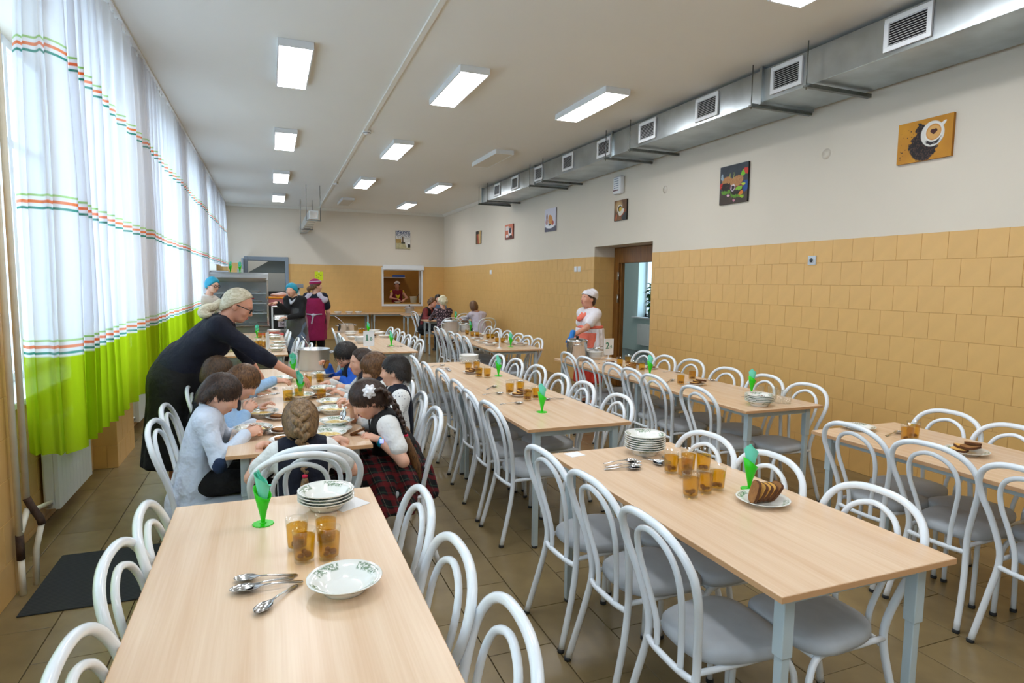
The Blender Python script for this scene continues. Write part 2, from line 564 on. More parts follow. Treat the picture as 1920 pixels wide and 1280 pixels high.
# ---- corridor behind the doorway, with its own window
XC = 8.6
mb = MB().box((W + 0.5, 5.6, 0), (XC, 5.9, 3.3)).box((W + 0.5, 16.0, 0), (XC, 16.3, 3.3))
CW0, CW1, CZ0, CZ1 = 11.2, 13.25, 0.86, 2.6
mb.box((XC, 5.6, 0), (XC + 0.45, CW0, 3.3)).box((XC, CW1, 0), (XC + 0.45, 16.3, 3.3)).box((XC, CW0, 0), (XC + 0.45, CW1, CZ0)).box((XC, CW0, CZ1), (XC + 0.45, CW1, 3.3))
wall('wall_corridor', mb, M_corr)
wall('floor_corridor', MB().box((W + 0.5, 5.6, -0.2), (XC + 0.4, 16.3, 0.0)), mat('corridor_floor', rgb(92, 100, 100), 0.3))
wall('ceiling_corridor', MB().box((W + 0.5, 5.6, 3.3), (XC + 0.45, 16.3, 3.45)), M_ceil)
g = tag(put('window_8', None), kind='structure')
mb = MB()
for a in (CW0, 12.15, CW1 - 0.07): mb.box((XC + 0.22, a, CZ0), (XC + 0.28, a + 0.07, CZ1))
mb.box((XC + 0.22, CW0, CZ0), (XC + 0.28, CW1, CZ0 + 0.07)).box((XC + 0.22, CW0, CZ1 - 0.07), (XC + 0.28, CW1, CZ1))
mb.build('frame', M_pvc, g)
MB().box((XC - 0.12, CW0 - 0.1, CZ0 - 0.04), (XC + 0.25, CW1 + 0.1, CZ0), bev=0.006).build('window_sill', M_pvc, g)
for a, b in ((CW0 + 0.07, 12.15), (12.22, CW1 - 0.07)):
    MB().box((XC + 0.245, a, CZ0 + 0.07), (XC + 0.255, b, CZ1 - 0.07)).build('pane', M_glass, g)

# ---- brown wooden door frame in the recess, with hinges
g = tag(put('door_1', None), kind='structure')
xf = W + 0.36
mb = MB().box((xf, D1 - 0.16, 0), (xf + 0.10, D1 - 0.01, 2.235), bev=0.006)
mb.build('jamb', M_wood, g)
MB().box((xf, D0 + 0.01, 0), (xf + 0.10, D0 + 0.08, 2.235), bev=0.006).build('jamb', M_wood, g)
MB().box((xf + 0.03, D1 - 0.20, 0), (xf + 0.09, D1 - 0.165, 1.99), bev=0.004).build('door_stop', M_wood, g)
MB().box((xf - 0.005, D0 + 0.08, 1.99), (xf + 0.10, D1 - 0.16, 2.235), bev=0.006).build('transom_panel', M_wood, g)
for z in (1.72, 1.36):
    MB().tube([(xf - 0.008, D1 - 0.172, z), (xf - 0.008, D1 - 0.172, z + 0.13)], 0.011, 8).box((xf - 0.006, D1 - 0.165, z), (xf - 0.001, D1 - 0.12, z + 0.13)).build('hinge', M_steel, g)

# ---- kitchen behind the back wall
M_kt = mat('kitchen_tile', rgb(196, 150, 78), 0.4, var=(4, 0.06))
mb = MB().box((2.55, YB + 2.3, 0), (4.9, YB + 2.45, HC)).box((2.4, YB + 0.3, 0), (2.55, YB + 2.45, HC)).box((4.75, YB + 0.3, 0), (4.9, YB + 2.45, HC))
wall('wall_kitchen', mb, M_kt)
mb = MB().box((-1.85, YB + 2.3, 0), (1.6, YB + 2.45, HC)).box((1.5, YB + 0.3, 0), (1.6, YB + 2.45, HC)).box((-1.95, YB + 0.3, 0), (-1.85, YB + 2.45, HC))
wall('wall_pantry', mb, mat('pantry_wall', rgb(226, 230, 230), 0.6))
# kitchen door frame and open leaf
g = tag(put('door_2', None), kind='structure')
mb = MB().box((KD0 - 0.055, YB - 0.05, 0), (KD0 + 0.03, YB + 0.32, 2.27), bev=0.004).box((KD1 - 0.03, YB - 0.05, 0), (KD1 + 0.055, YB + 0.32, 2.27), bev=0.004)
mb.box((KD0 + 0.03, YB - 0.046, KDZ - 0.05), (KD1 - 0.03, YB + 0.32, 2.268), bev=0.004)
mb.build('frame', M_greyframe, g)
MB().box((KD0 - 0.10, YB - 0.55, 0.01), (KD0 - 0.055, YB - 0.06, 2.2), bev=0.004).build('door_leaf', M_greyframe, g)
MB().box((KD0 - 0.052, YB - 0.50, 1.05), (KD0 - 0.04, YB - 0.46, 1.25)).tube([(KD0 - 0.03, YB - 0.48, 1.12), (KD0 - 0.03, YB - 0.36, 1.12)], 0.009, 8).build('door_handle', M_steel, g)
# serving hatch: white frame, ledge and roller shutter box
g = tag(put('window_9', None), kind='structure')
fw = 0.055
mb = MB().box((KW0 - fw, YB - 0.03, KZ0 - fw), (KW0, YB + 0.06, KZ1 + fw), bev=0.004).box((KW1, YB - 0.03, KZ0 - fw), (KW1 + fw, YB + 0.06, KZ1 + fw), bev=0.004)
mb.box((KW0 - fw, YB - 0.031, KZ0 - fw), (KW1 + fw, YB + 0.06, KZ0), bev=0.004).box((KW0 - fw, YB - 0.031, KZ1 - 0.03), (KW1 + fw, YB + 0.06, KZ1 + 0.03), bev=0.004)
mb.build('frame', M_pvc, g)
MB().box((KW0 - 0.03, YB - 0.15, 1.985), (KW1 + 0.06, YB - 0.03, 2.125), bev=0.012).build('shutter_box', M_pvc, g)
MB().box((KW0, YB + 0.06, KZ0 + 0.0), (KW1, YB + 0.5, KZ0 + 0.03)).build('ledge', M_wood2 if 'M_wood2' in globals() else M_kt, g)
# ================================================================== CURTAINS
def curtain_mat():
    m, n, l, p = new_mat('sheer_curtain')
    g = G(m)
    n.remove(p)
    z = g.z
    white = (0.90, 0.91, 0.95, 1)
    col = white
    lime_f = g.step(z, 1.214, 0.004)
    col = g.mix(lime_f, white, (0.47, 0.62, 0.012, 1))
    stripe = None
    for zc in (2.86, 2.05, 1.268):
        for dz, hw, c in ((0.034, 0.0060, (0.42, 0.66, 0.22, 1)), (0.0, 0.0085, (0.90, 0.23, 0.06, 1)), (-0.034, 0.0070, (0.03, 0.30, 0.22, 1))):
            f = g.step(g.m('ABSOLUTE', g.m('SUBTRACT', z, zc + dz)), hw, 0.002)
            f = g.m('MULTIPLY', f, g.m('ADD', 0.6, g.m('MULTIPLY', g.noise(9.0), 0.6)))
            col = g.mix(f, col, c)
            stripe = f if stripe is None else g.m('MAXIMUM', stripe, f)
    dense = g.m('MAXIMUM', stripe, lime_f)
    df = n.new('ShaderNodeBsdfDiffuse'); tl = n.new('ShaderNodeBsdfTranslucent'); tp = n.new('ShaderNodeBsdfTransparent')
    l.new(col, df.inputs[0]); l.new(col, tl.inputs[0])
    tint = g.mix(0.35, col, (1, 1, 1, 1)); l.new(tint, tp.inputs[0])
    a = n.new('ShaderNodeMixShader'); a.inputs[0].default_value = 0.55
    l.new(df.outputs[0], a.inputs[1]); l.new(tl.outputs[0], a.inputs[2])
    b = n.new('ShaderNodeMixShader')
    l.new(g.m('SUBTRACT', 0.22, g.m('MULTIPLY', dense, 0.12)), b.inputs[0])
    l.new(a.outputs[0], b.inputs[1]); l.new(tp.outputs[0], b.inputs[2])
    l.new(b.outputs[0], n['Material Output'].inputs[0])
    return m
M_curt = curtain_mat()
def curtain(y0, y1, hem, label, seed, start=None):
    r = random.Random(seed)
    pts = []
    if start:
        pts += start
    y = y0; phi = r.random() * 6
    dy = 0.012
    while y < y1:
        wl = 0.24 + 0.07 * math.sin(y * 2.3 + seed)
        phi += 2 * PI * dy / wl
        A = 0.040 + 0.016 * math.sin(y * 1.7 + seed * 2)
        x = -1.035 + A * math.sin(phi + 0.5 * math.sin(phi)) + 0.012 * math.sin(phi * 2.7)
        pts.append((x, y + 0.035 * math.cos(phi)))
        y += dy
    zs = [3.60, 3.55, 3.4, 3.0, 2.6, 2.2, 1.8, 1.4, 1.1, 0.85, 0.0]
    V, F = [], []
    n = len(pts)
    for k in range(len(zs)):
        t = k / (len(zs) - 1)
        for i, (x, yy) in enumerate(pts):
            z = zs[k] if k < len(zs) - 1 else hem
            z = max(z, hem + 0.0005 * (len(zs) - 1 - k))
            if k == len(zs) - 1: z = hem + 0.012 * math.sin(yy * 3 + seed)
            am = 0.45 + 0.55 * min(1, t * 2.2)
            V.append((-1.035 + (x + 1.035) * am + 0.006 * math.sin(yy * 5 + z * 3), yy, z))
    for k in range(len(zs) - 1):
        for i in range(n - 1):
            F.append((k * n + i, k * n + i + 1, (k + 1) * n + i + 1, (k + 1) * n + i))
    o = thing('curtain', label, 'curtain', (0, 0, 0), group='striped sheer curtains')
    MB().add(V, F).build('drape', M_curt, o)
    mb = MB()
    yy = y0
    while yy < y1:
        mb.tube([(-1.035, yy, 3.595), (-1.035, yy, 3.625)], 0.006, 6)
        yy += 0.14
    mb.build('hooks', M_white, o)['kind'] = 'stuff'
    return o
nearfold = [(p[0], p[1]) for p in spline([(-1.26, 4.10, 0), (-1.215, 4.035, 0), (-1.195, 4.07, 0), (-1.185, 4.03, 0), (-1.13, 4.045, 0), (-1.09, 4.00, 0), (-1.085, 4.06, 0), (-1.07, 4.02, 0), (-1.02, 4.08, 0)], 6)]
curtain(4.14, 6.55, 0.665, 'white sheer curtain with lime hem closest to the heating pipes', 1, nearfold)
curtain(0.75, 2.75, 0.665, 'unseen sheer curtain added to dim the window beside the photographer', 6)  # out of view, added to soften the daylight on the front table
curtain(6.5, 9.3, 0.68, 'white sheer curtain with lime hem behind the bending woman', 2)
curtain(9.25, 12.2, 0.69, 'white sheer curtain with lime hem beside the capped girl in glasses', 3)
curtain(12.15, 15.1, 1.98, 'short white sheer curtain ending above the glass display case', 4)
curtain(15.05, 17.9, 1.98, 'short white sheer curtain meeting the back wall', 5)
rail = MB().box((-1.06, -2.0, 3.622), (-1.01, 17.95, 3.64)).build('curtain_rail', M_white)
tag(rail, 'white curtain rail along the ceiling over the windows', 'curtain rail')

# ================================================================== CEILING LAMPS
def emit(name, col, s):
    m, n, l, p = new_mat(name)
    p.inputs['Base Color'].default_value = (0.9, 0.9, 0.9, 1)
    p.inputs['Emission Color'].default_value = col
    p.inputs['Emission Strength'].default_value = s
    return m
M_led = emit('lit_diffuser', (0.93, 0.96, 1.0, 1), LAMP_STRENGTH)
M_unlit = mat('unlit_diffuser', rgb(205, 200, 188), 0.4)
hb = MB().box((0, 0, -0.062), (0.29, 0.018, 0), bev=0.003).box((0, 1.172, -0.062), (0.29, 1.19, 0), bev=0.003)
hb.box((0, 0.018, -0.062), (0.012, 1.172, 0)).box((0.278, 0.018, -0.062), (0.29, 1.172, 0)).box((0.012, 0.018, -0.03), (0.278, 1.172, 0))
HOUS = hb.mesh('housing', M_pvc)
def diffuser(m):
    mb = MB().box((0.013, 0.019, -0.060), (0.277, 1.171, -0.052))
    mb.I = [0] + [1] * 5          # only the underside of the panel gives light
    return mb.mesh('diffuser', [m, M_pvc])
DIFF = diffuser(M_led)
DIFU = MB().box((0.013, 0.019, -0.060), (0.277, 1.171, -0.052)).mesh('unlit_panel', M_unlit)
cols = [(0.105, 'window-side'), (1.672, 'middle'), (3.195, 'duct-side')]
rows = [(2.27, 'above the front tables'), (5.63, 'second row from the front tables'), (8.87, 'third row from the front tables'), (12.25, 'fourth row from the front tables'), (15.45, 'closest to the back wall'), (-1.03, 'behind the photographer')]
for x, cn in cols:
    for y, rn in rows:
        off = (cn == 'duct-side' and y == 8.87) or (cn == 'middle' and y == 15.45)
        t = thing('ceiling_light', '%s rectangular ceiling panel lamp, %s column, %s' % ('unlit' if off else 'lit', cn, rn), 'lamp', (x, y, HC), 0, 'ceiling panel lamps')
        put('housing', HOUS, t)
        put('diffuser', DIFU if off else DIFF, t)
# unseen lamps added to brighten the rooms behind the back wall and the corridor
for x, y, z, k, n in ((3.2, YB + 0.8, HC, 0.55, 'kitchen room behind the serving hatch'), (-0.2, YB + 0.8, HC, 1.0, 'room behind the steel door frame'), (7.0, 10.0, 3.3, 2.0, 'corridor behind the doorway')):
    t = thing('ceiling_light', 'unseen panel lamp added to brighten the %s' % n, 'lamp', (x, y, z), 0)
    put('housing', HOUS, t); put('diffuser', diffuser(emit('added_lamp_diffuser', (1, 0.97, 0.9, 1), LAMP_STRENGTH * k)), t)
# detectors on the cable strip
for (x, y, l) in ((1.252, 8.548, 'round white smoke detector beside the ceiling strip, close to the third lamp row'), (1.308, 13.22, 'small white smoke detector by the ceiling strip near the hanging duct')):
    t = thing('smoke_detector', l, 'detector', (x, y, HC))
    MB().lathe([(0.05, 0), (0.055, -0.015), (0.05, -0.035), (0.03, -0.05), (0.0, -0.052)], 16).build('body', M_white, t)
    MB().lathe([(0.038, -0.030), (0.052, -0.030), (0.050, -0.036), (0.036, -0.036)], 16).build('slot', M_black, t)

# ================================================================== VENTILATION DUCT
DX0, DX1, DZ0, DZ1 = 4.20, 4.80, 3.315, 3.60
t = thing('ventilation_duct', 'long galvanised rectangular air duct below the ceiling above the tiled wall', 'duct', (DX0, 0, DZ0))
segs = [-2.9, 1.93, 4.555, 7.18, 9.71, 12.46]
GR = [3.002, 4.092, 5.135, 6.199, 7.223, 8.286, 9.36, 10.43, 11.37]
for a, b in zip(segs, segs[1:]):
    MB().box((0, a + 0.004, 0), (DX1 - DX0, b - 0.004, DZ1 - DZ0), bev=0.004).build('duct_section', M_zinc, t)
for y in segs[1:]:
    fl = MB()
    e = 0.022
    for lo, hi in (((-e, y - 0.014, -e), (DX1 - DX0 + e, y + 0.014, 0.002)), ((-e, y - 0.014, DZ1 - DZ0), (DX1 - DX0 + e, y + 0.014, DZ1 - DZ0 + e)), ((-e - 0.001, y - 0.0145, -e - 0.001), (0.002, y + 0.0145, DZ1 - DZ0 + e + 0.001)), ((DX1 - DX0, y - 0.0145, -e - 0.001), (DX1 - DX0 + e + 0.001, y + 0.0145, DZ1 - DZ0 + e + 0.001))):
        fl.box(lo, hi)
    fl.build('flange', M_zinc, t)
SL = MB()
GW, GH = 0.35, 0.232
gf = MB()
b = 0.034
gf.box((-0.018, 0, 0), (-0.001, GW, b), bev=0.002).box((-0.018, 0, GH - b), (-0.001, GW, GH), bev=0.002).box((-0.018, 0, b), (-0.001, b, GH - b)).box((-0.018, GW - b, b), (-0.001, GW, GH - b))
GFM = gf.mesh('grille_frame', M_white)
GBM = MB().box((-0.004, b, b), (-0.001, GW - b, GH - b)).mesh('grille_back', M_black)
SLM = MB().add([(-0.016, b, -0.005), (-0.016, GW - b, -0.005), (-0.004, GW - b, 0.003), (-0.004, b, 0.003), (-0.016, b, -0.0065), (-0.016, GW - b, -0.0065), (-0.004, GW - b, 0.0015), (-0.004, b, 0.0015)],
               [(0, 1, 2, 3), (7, 6, 5, 4), (0, 4, 5, 1), (1, 5, 6, 2), (2, 6, 7, 3), (3, 7, 4, 0)], 0, False).mesh('slat', M_white)
for k, y in enumerate(GR):
    g = put('grille', GFM, t, (0, y, 0.030))
    put('grille_back', GBM, g)
    for j in range(10):
        put('slat', SLM, g, (0, 0, b + 0.010 + j * (GH - 2 * b - 0.008) / 9.3))
# brackets below the duct with hanger rods
M_br = mat('bracket_steel', rgb(120, 124, 122), 0.4, metal=0.9, var=(20, 0.2))
for y in (3.97, 4.59, 6.63, 7.21, 9.21, 9.74, 11.9, 12.44):
    g = MB().box((-0.10, y - 0.02, -0.045), (DX1 - DX0 + 0.03, y + 0.02, -0.026), bev=0.002).box((-0.10, y - 0.022, -0.045), (DX1 - DX0 + 0.03, y - 0.016, -0.015)).build('bracket', M_br, t)
    MB().tube([(-0.085, y, -0.06), (-0.085, y, HC - DZ0)], 0.005, 6).build('hanger_rod', M_br, g)

# small hanging duct in front of the back wall
t = thing('hanging_duct', 'small square metal duct hanging on thin rods in front of the back wall', 'duct', (0.80, 13.75, 2.93))
MB().box((0, 0, 0), (0.19, 4.24, 0.18), bev=0.004).build('duct_body', M_zinc, t)
MB().box((0.02, -0.006, 0.02), (0.17, 0.0, 0.16)).build('end_plate', M_steel2, t)
for j in range(7):
    MB().box((0.02, 0.25 + j * 0.55, -0.006), (0.17, 0.45 + j * 0.55, 0.0)).build('rib', M_steel2, t)
for y in (0.05, 2.6):
    g = MB().box((-0.06, y - 0.02, -0.03), (0.25, y + 0.02, -0.01)).build('bracket', M_br, t)
    for x in (-0.045, 0.235):
        MB().tube([(x, y, -0.03), (x, y, HC - 2.93)], 0.006, 6).build('hanger_rod', M_br, g)

# ================================================================== HEATING, MAT
M_rad = mat('radiator_enamel', rgb(226, 230, 232), 0.35)
def radiator(loc, rz, n, label, h=0.58, grp='heating radiators'):
    t = thing('radiator', label, 'radiator', loc, rz, grp)
    for i in range(n):
        x = (i - (n - 1) / 2) * 0.08
        MB().box((x - 0.036, -0.02, 0), (x + 0.036, 0.05, h), bev=0.014).box((x - 0.0392, -0.045, 0.0), (x + 0.0392, -0.015, h), bev=0.003).build('section', M_rad, t)
    w = n * 0.04
    MB().tube([(-w - 0.02, 0.01, h - 0.05), (w, 0.01, h - 0.05)], 0.018, 8).tube([(-w - 0.02, 0.01, 0.05), (w, 0.01, 0.05)], 0.018, 8).build('header_pipe', M_rad, t)
    MB().ball((-w - 0.035, 0.01, 0.05), 0.026, 10).build('valve', M_steel, t)
    return t
radiator((XN + 0.075, 5.2, 0.11), PI / 2, 10, 'white sectional radiator below the curtain hem next to the heating pipes')
radiator((XN + 0.075, 7.9, 0.11), PI / 2, 10, 'white sectional radiator below the curtain behind the bending woman')
radiator((XC - 0.07, 12.75, 0.17), -PI / 2, 8, 'white radiator under the corridor window seen through the doorway', 0.52)
# pipes in front of the near pier
t = thing('heating_pipes', 'pair of cream painted heating pipes with rusty joints in front of the pier', 'pipes', (-1.225, 3.8, 0))
MB().tube([(-0.005, -0.02, 0.30), (-0.005, -0.03, HC)], 0.0155, 12).build('riser', M_aged, t)
MB().tube([(0.0, 0.09, 0.47), (0.0, 0.08, HC)], 0.0155, 12).build('riser', M_aged, t)
MB().tube([(-0.005, -0.02, 0.19), (-0.005, -0.02, 0.32)], 0.019, 12).build('joint', M_rust, t)
MB().tube([(0.0, 0.09, 0.48), (0.02, 0.09, 0.43), (0.055, 0.09, 0.36), (0.06, 0.09, 0.33)], 0.019, 12).build('joint', M_rust, t)
MB().tube([(-0.005, -0.02, 0.0), (-0.005, -0.02, 0.2)], 0.0155, 12).build('floor_pipe', M_aged, t)
MB().tube([(0.06, 0.09, 0.34), (0.03, 0.09, 0.2), (0.02, 0.09, 0.0)], 0.0145, 12).build('floor_pipe', M_aged, t)
MB().tube([(0.0, -0.02, 0.33), (0.0, 0.09, 0.42)], 0.015, 10).build('cross_pipe', M_aged, t)
MB().tube([(0.0, 0.09, 0.40), (-0.155, 1.0, 0.165)], 0.013, 10).build('radiator_pipe', M_aged, t)
m, n, l, p = new_mat('ribbed_mat')
g = G(m); g.done(g.mix(g.step(g.m('FRACT', g.m('MULTIPLY', g.y, 60.0)), 0.5, 0.2), (0.012, 0.016, 0.018, 1), (0.028, 0.034, 0.036, 1)))
p.inputs['Roughness'].default_value = 0.85
o = MB().box((-0.62, -0.36, 0), (0.62, 0.36, 0.008), bev=0.003).build('floor_mat', m, None, (-0.56, 3.88, 0.0))
tag(o, 'dark ribbed rubber mat on the floor by the heating pipes', 'mat')

# ================================================================== ON THE WALLS
def print_mat(name, fn, u_axis):
    m, n, l, p = new_mat(name)
    p.inputs['Roughness'].default_value = 0.55
    g = G(m)
    u = g.m('MULTIPLY', g.y, -1.0) if u_axis == '-y' else g.x
    fn(g, u, g.z)
    return m
def lay(g, base, items):
    c = base
    for f, k in items: c = g.mix(f, c, k)
    g.done(c)
def p_coffee(g, u, v):
    base = g.mix(g.noise(5), rgb(168, 104, 10), rgb(224, 160, 34))
    wob = g.m('MULTIPLY', g.m('SUBTRACT', g.noise(30, 1), 0.5), 0.06)
    uu, vv = g.m('ADD', u, wob), g.m('ADD', v, g.m('MULTIPLY', wob, -0.8))
    beans = g.mix(g.step(g.voro(75), 0.42, 0.1), rgb(18, 10, 8), rgb(74, 46, 38))
    loose = g.m('MULTIPLY', g.step(g.voro(42), 0.22, 0.02), g.m('MULTIPLY', g.ell(u, v, -0.07, -0.03, 0.165, 0.15), g.step(g.noise(14, 1), 0.52, 0.02, True)))
    lay(g, base, [(loose, rgb(40, 26, 20)), (g.ell(uu, vv, 0.0, -0.045, 0.115, 0.115, 0.15, 0.05), beans), (g.ell(uu, vv, -0.02, 0.06, 0.05, 0.07, 0.4, 0.05), beans),
                  (g.ell(u, v, 0.065, 0.035, 0.092, 0.098, 0.3, 0.03), rgb(226, 222, 214)), (g.ell(uu, vv, 0.075, -0.012, 0.062, 0.032, 0.25, 0.1), rgb(38, 30, 34)),
                  (g.ell(u, v, 0.14, 0.095, 0.035, 0.013, 0.7, 0.1), rgb(232, 228, 220)), (g.ell(u, v, 0.072, 0.045, 0.070, 0.072, 0, 0.03), rgb(236, 232, 224)),
                  (g.ell(u, v, 0.073, 0.047, 0.060, 0.062, 0, 0.04), rgb(206, 140, 62)), (g.ell(u, v, 0.074, 0.045, 0.053, 0.052, 0, 0.06), rgb(222, 168, 96)),
                  (g.ell(u, v, 0.063, 0.056, 0.017, 0.014, 0.0, 0.08), rgb(70, 26, 20)), (g.ell(u, v, 0.085, 0.056, 0.017, 0.014, 0.0, 0.08), rgb(70, 26, 20)),
                  (g.ell(u, v, 0.067, 0.046, 0.020, 0.010, -0.8, 0.08), rgb(70, 26, 20)), (g.ell(u, v, 0.081, 0.046, 0.020, 0.010, 0.8, 0.08), rgb(70, 26, 20))])
def p_burger(g, u, v):
    base = g.mix(g.step(v, -0.06, 0.05), g.mix(g.noise(7), rgb(30, 36, 44), rgb(66, 74, 84)), g.mix(g.noise(12), rgb(34, 28, 24), rgb(86, 68, 54)))
    bun = g.mix(g.noise(60), rgb(140, 84, 40), rgb(206, 152, 96))
    green = g.mix(g.noise(40), rgb(30, 70, 18), rgb(120, 180, 40))
    E_ = g.ell
    wv_ = g.m('MULTIPLY', g.m('SUBTRACT', g.noise(26, 2), 0.5), 0.05)
    u, v = g.m('ADD', u, wv_), g.m('ADD', v, g.m('MULTIPLY', g.m('SUBTRACT', g.noise(33, 2), 0.5), 0.04))
    lay(g, base, [(E_(u, v, 0.19, -0.04, 0.05, 0.06), rgb(16, 70, 140)), (E_(u, v, 0.15, 0.10, 0.05, 0.03, 0.5), rgb(120, 190, 30)), (E_(u, v, 0.195, 0.12, 0.035, 0.035), rgb(206, 50, 36)), (E_(u, v, -0.195, 0.0, 0.03, 0.035), rgb(200, 40, 30)),
                  (E_(u, v, -0.185, 0.09, 0.015, 0.05), rgb(150, 170, 185)), (E_(u, v, -0.11, -0.075, 0.085, 0.028), green), (E_(u, v, -0.115, -0.03, 0.085, 0.035), rgb(34, 18, 18)), (E_(u, v, -0.10, 0.04, 0.085, 0.052), bun), (E_(u, v, -0.11, 0.005, 0.09, 0.018), rgb(30, 16, 16)),
                  (E_(u, v, 0.05, -0.115, 0.095, 0.04), green), (E_(u, v, 0.05, -0.075, 0.10, 0.05), rgb(28, 16, 14)), (E_(u, v, 0.07, -0.07, 0.09, 0.025), rgb(40, 20, 18)), (E_(u, v, 0.05, -0.035, 0.11, 0.028), rgb(120, 30, 60)), (E_(u, v, 0.09, -0.055, 0.05, 0.022), rgb(130, 190, 50)), (E_(u, v, 0.05, 0.025, 0.105, 0.056, 0.15), bun),
                  (E_(u, v, -0.005, -0.04, 0.035, 0.038), rgb(228, 214, 220)), (E_(u, v, -0.005, -0.04, 0.025, 0.028), rgb(52, 24, 36)), (E_(u, v, 0.155, -0.02, 0.03, 0.014), rgb(180, 200, 40)), (E_(u, v, 0.12, -0.11, 0.04, 0.02, 0.4), rgb(214, 120, 40)),
                  (E_(u, v, 0.14, -0.15, 0.03, 0.014), rgb(150, 190, 30)), (E_(u, v, -0.08, -0.12, 0.02, 0.014), rgb(226, 180, 196)), (E_(u, v, 0.01, -0.18, 0.02, 0.014), rgb(200, 130, 150)), (g.rect(u, v, -0.062, -0.055, 0.07, 0.13), rgb(180, 190, 90)), (g.rect(u, v, 0.0, 0.007, 0.06, 0.13), rgb(180, 190, 90))])
def p_cup(g, u, v):
    base = g.mix(g.noise(6), rgb(36, 24, 16), rgb(150, 100, 52))
    E_ = g.ell
    lay(g, base, [(E_(u, v, -0.04, 0.06, 0.09, 0.08, 0, 0.4), rgb(196, 160, 110)), (E_(u, v, 0.12, -0.10, 0.08, 0.06), rgb(40, 44, 44)), (E_(u, v, 0.08, -0.05, 0.09, 0.02, 0.6), rgb(150, 60, 24)), (E_(u, v, -0.11, -0.10, 0.05, 0.02, 1.3), rgb(190, 90, 36)),
                  (E_(u, v, 0.045, -0.03, 0.07, 0.035, 0.6), rgb(230, 224, 210)), (E_(u, v, 0.0, -0.02, 0.055, 0.065), rgb(222, 214, 196)), (E_(u, v, -0.015, 0.025, 0.07, 0.055, 0.2), rgb(240, 236, 224)), (E_(u, v, -0.012, 0.024, 0.056, 0.043, 0.2), rgb(76, 52, 20)), (E_(u, v, 0.002, 0.014, 0.038, 0.034, 0.4), rgb(214, 176, 50))])
def p_croiss(g, u, v):
    E_ = g.ell
    lay(g, g.mix(g.step(v, -0.12, 0.01), rgb(214, 212, 224), g.mix(g.noise(25), rgb(30, 32, 52), rgb(110, 108, 128))),
        [(E_(u, v, 0.0, -0.105, 0.19, 0.05), rgb(236, 236, 240)), (E_(u, v, -0.14, 0.06, 0.03, 0.06), rgb(120, 60, 50)), (E_(u, v, -0.14, -0.03, 0.06, 0.05), g.mix(g.noise(30), rgb(150, 40, 40), rgb(220, 200, 196))),
         (E_(u, v, 0.02, 0.0, 0.11, 0.08, -0.7), g.mix(g.noise(22), rgb(190, 110, 36), rgb(236, 176, 92))), (E_(u, v, 0.12, -0.06, 0.04, 0.04), rgb(190, 80, 60)), (E_(u, v, -0.02, -0.085, 0.05, 0.02), rgb(60, 70, 76))])
def p_tea(g, u, v):
    E_ = g.ell
    lay(g, g.mix(g.step(v, -0.11, 0.02), g.mix(g.noise(8), rgb(190, 100, 74), rgb(214, 130, 98)), rgb(110, 40, 32)),
        [(g.rect(u, v, -0.20, -0.02, 0.03, 0.12), rgb(214, 206, 204)), (g.rect(u, v, -0.17, -0.03, -0.12, -0.06), rgb(222, 214, 210)), (E_(u, v, 0.07, -0.01, 0.10, 0.10), rgb(232, 230, 230)), (E_(u, v, 0.07, 0.02, 0.07, 0.065), rgb(38, 40, 52)), (E_(u, v, 0.11, -0.11, 0.09, 0.03), rgb(60, 30, 30))])
def p_stripes(g, u, v):
    w = g.m('ADD', u, g.m('MULTIPLY', v, 0.25))
    lay(g, g.mix(g.noise(10), rgb(60, 40, 24), rgb(130, 100, 50)), [(g.step(w, 0.02, 0.02, True), rgb(214, 180, 120)), (g.m('MULTIPLY', g.step(w, -0.06, 0.02, True), g.step(w, 0.03, 0.02)), rgb(176, 60, 40)), (g.m('MULTIPLY', g.step(v, 0.08, 0.01, True), g.step(w, 0.1, 0.05)), rgb(40, 34, 26))])
def p_city(g, u, v):
    sky = g.mix(g.m('MULTIPLY', g.step(g.noise(45, 2), 0.53, 0.03, True), 0.9), g.mix(g.step(v, 0.10, 0.08), rgb(32, 50, 92), rgb(200, 196, 184)), rgb(232, 232, 232))
    lay(g, sky, [(g.rect(u, v, -0.22, -0.05, -0.10, 0.02), g.mix(g.noise(60), rgb(120, 92, 40), rgb(200, 166, 92))), (g.rect(u, v, -0.03, 0.015, -0.10, 0.085), rgb(104, 84, 62)), (g.rect(u, v, -0.22, 0.22, -0.30, -0.10), g.mix(g.noise(20), rgb(150, 140, 96), rgb(206, 196, 156))),
                 (g.rect(u, v, -0.05, 0.06, -0.11, -0.06), rgb(60, 56, 40)), (g.ell(u, v, 0.16, -0.12, 0.09, 0.07), rgb(232, 232, 226)), (g.ell(u, v, 0.17, -0.17, 0.07, 0.05), rgb(46, 44, 40)), (g.rect(u, v, 0.10, 0.135, -0.22, -0.07), rgb(220, 218, 210))])
def canvas(y0, y1, z0, z1, fn, label, side=None):
    t = thing('canvas_picture', label, 'picture', (W, (y0 + y1) / 2, (z0 + z1) / 2), group='canvas pictures on the walls')
    a, b = (y1 - y0) / 2, (z1 - z0) / 2
    m = print_mat('print_' + fn.__name__[2:], fn, '-y')
    MB().box((-0.026, -a, -b), (-0.0245, a, b)).build('print', m, t)
    MB().box((-0.0245, -a, -b), (-0.002, a, b)).build('stretcher', side or mat('canvas_edge', rgb(70, 52, 34), 0.8), t)
canvas(3.25, 3.69, 2.66, 2.982, p_coffee, 'yellow canvas print of a coffee cup with latte heart and beans', mat('amber_edge', rgb(176, 112, 16), 0.7))
canvas(5.405, 5.85, 2.572, 2.997, p_burger, 'dark canvas print of two burgers on the white wall', mat('dark_edge', rgb(26, 26, 28), 0.7))
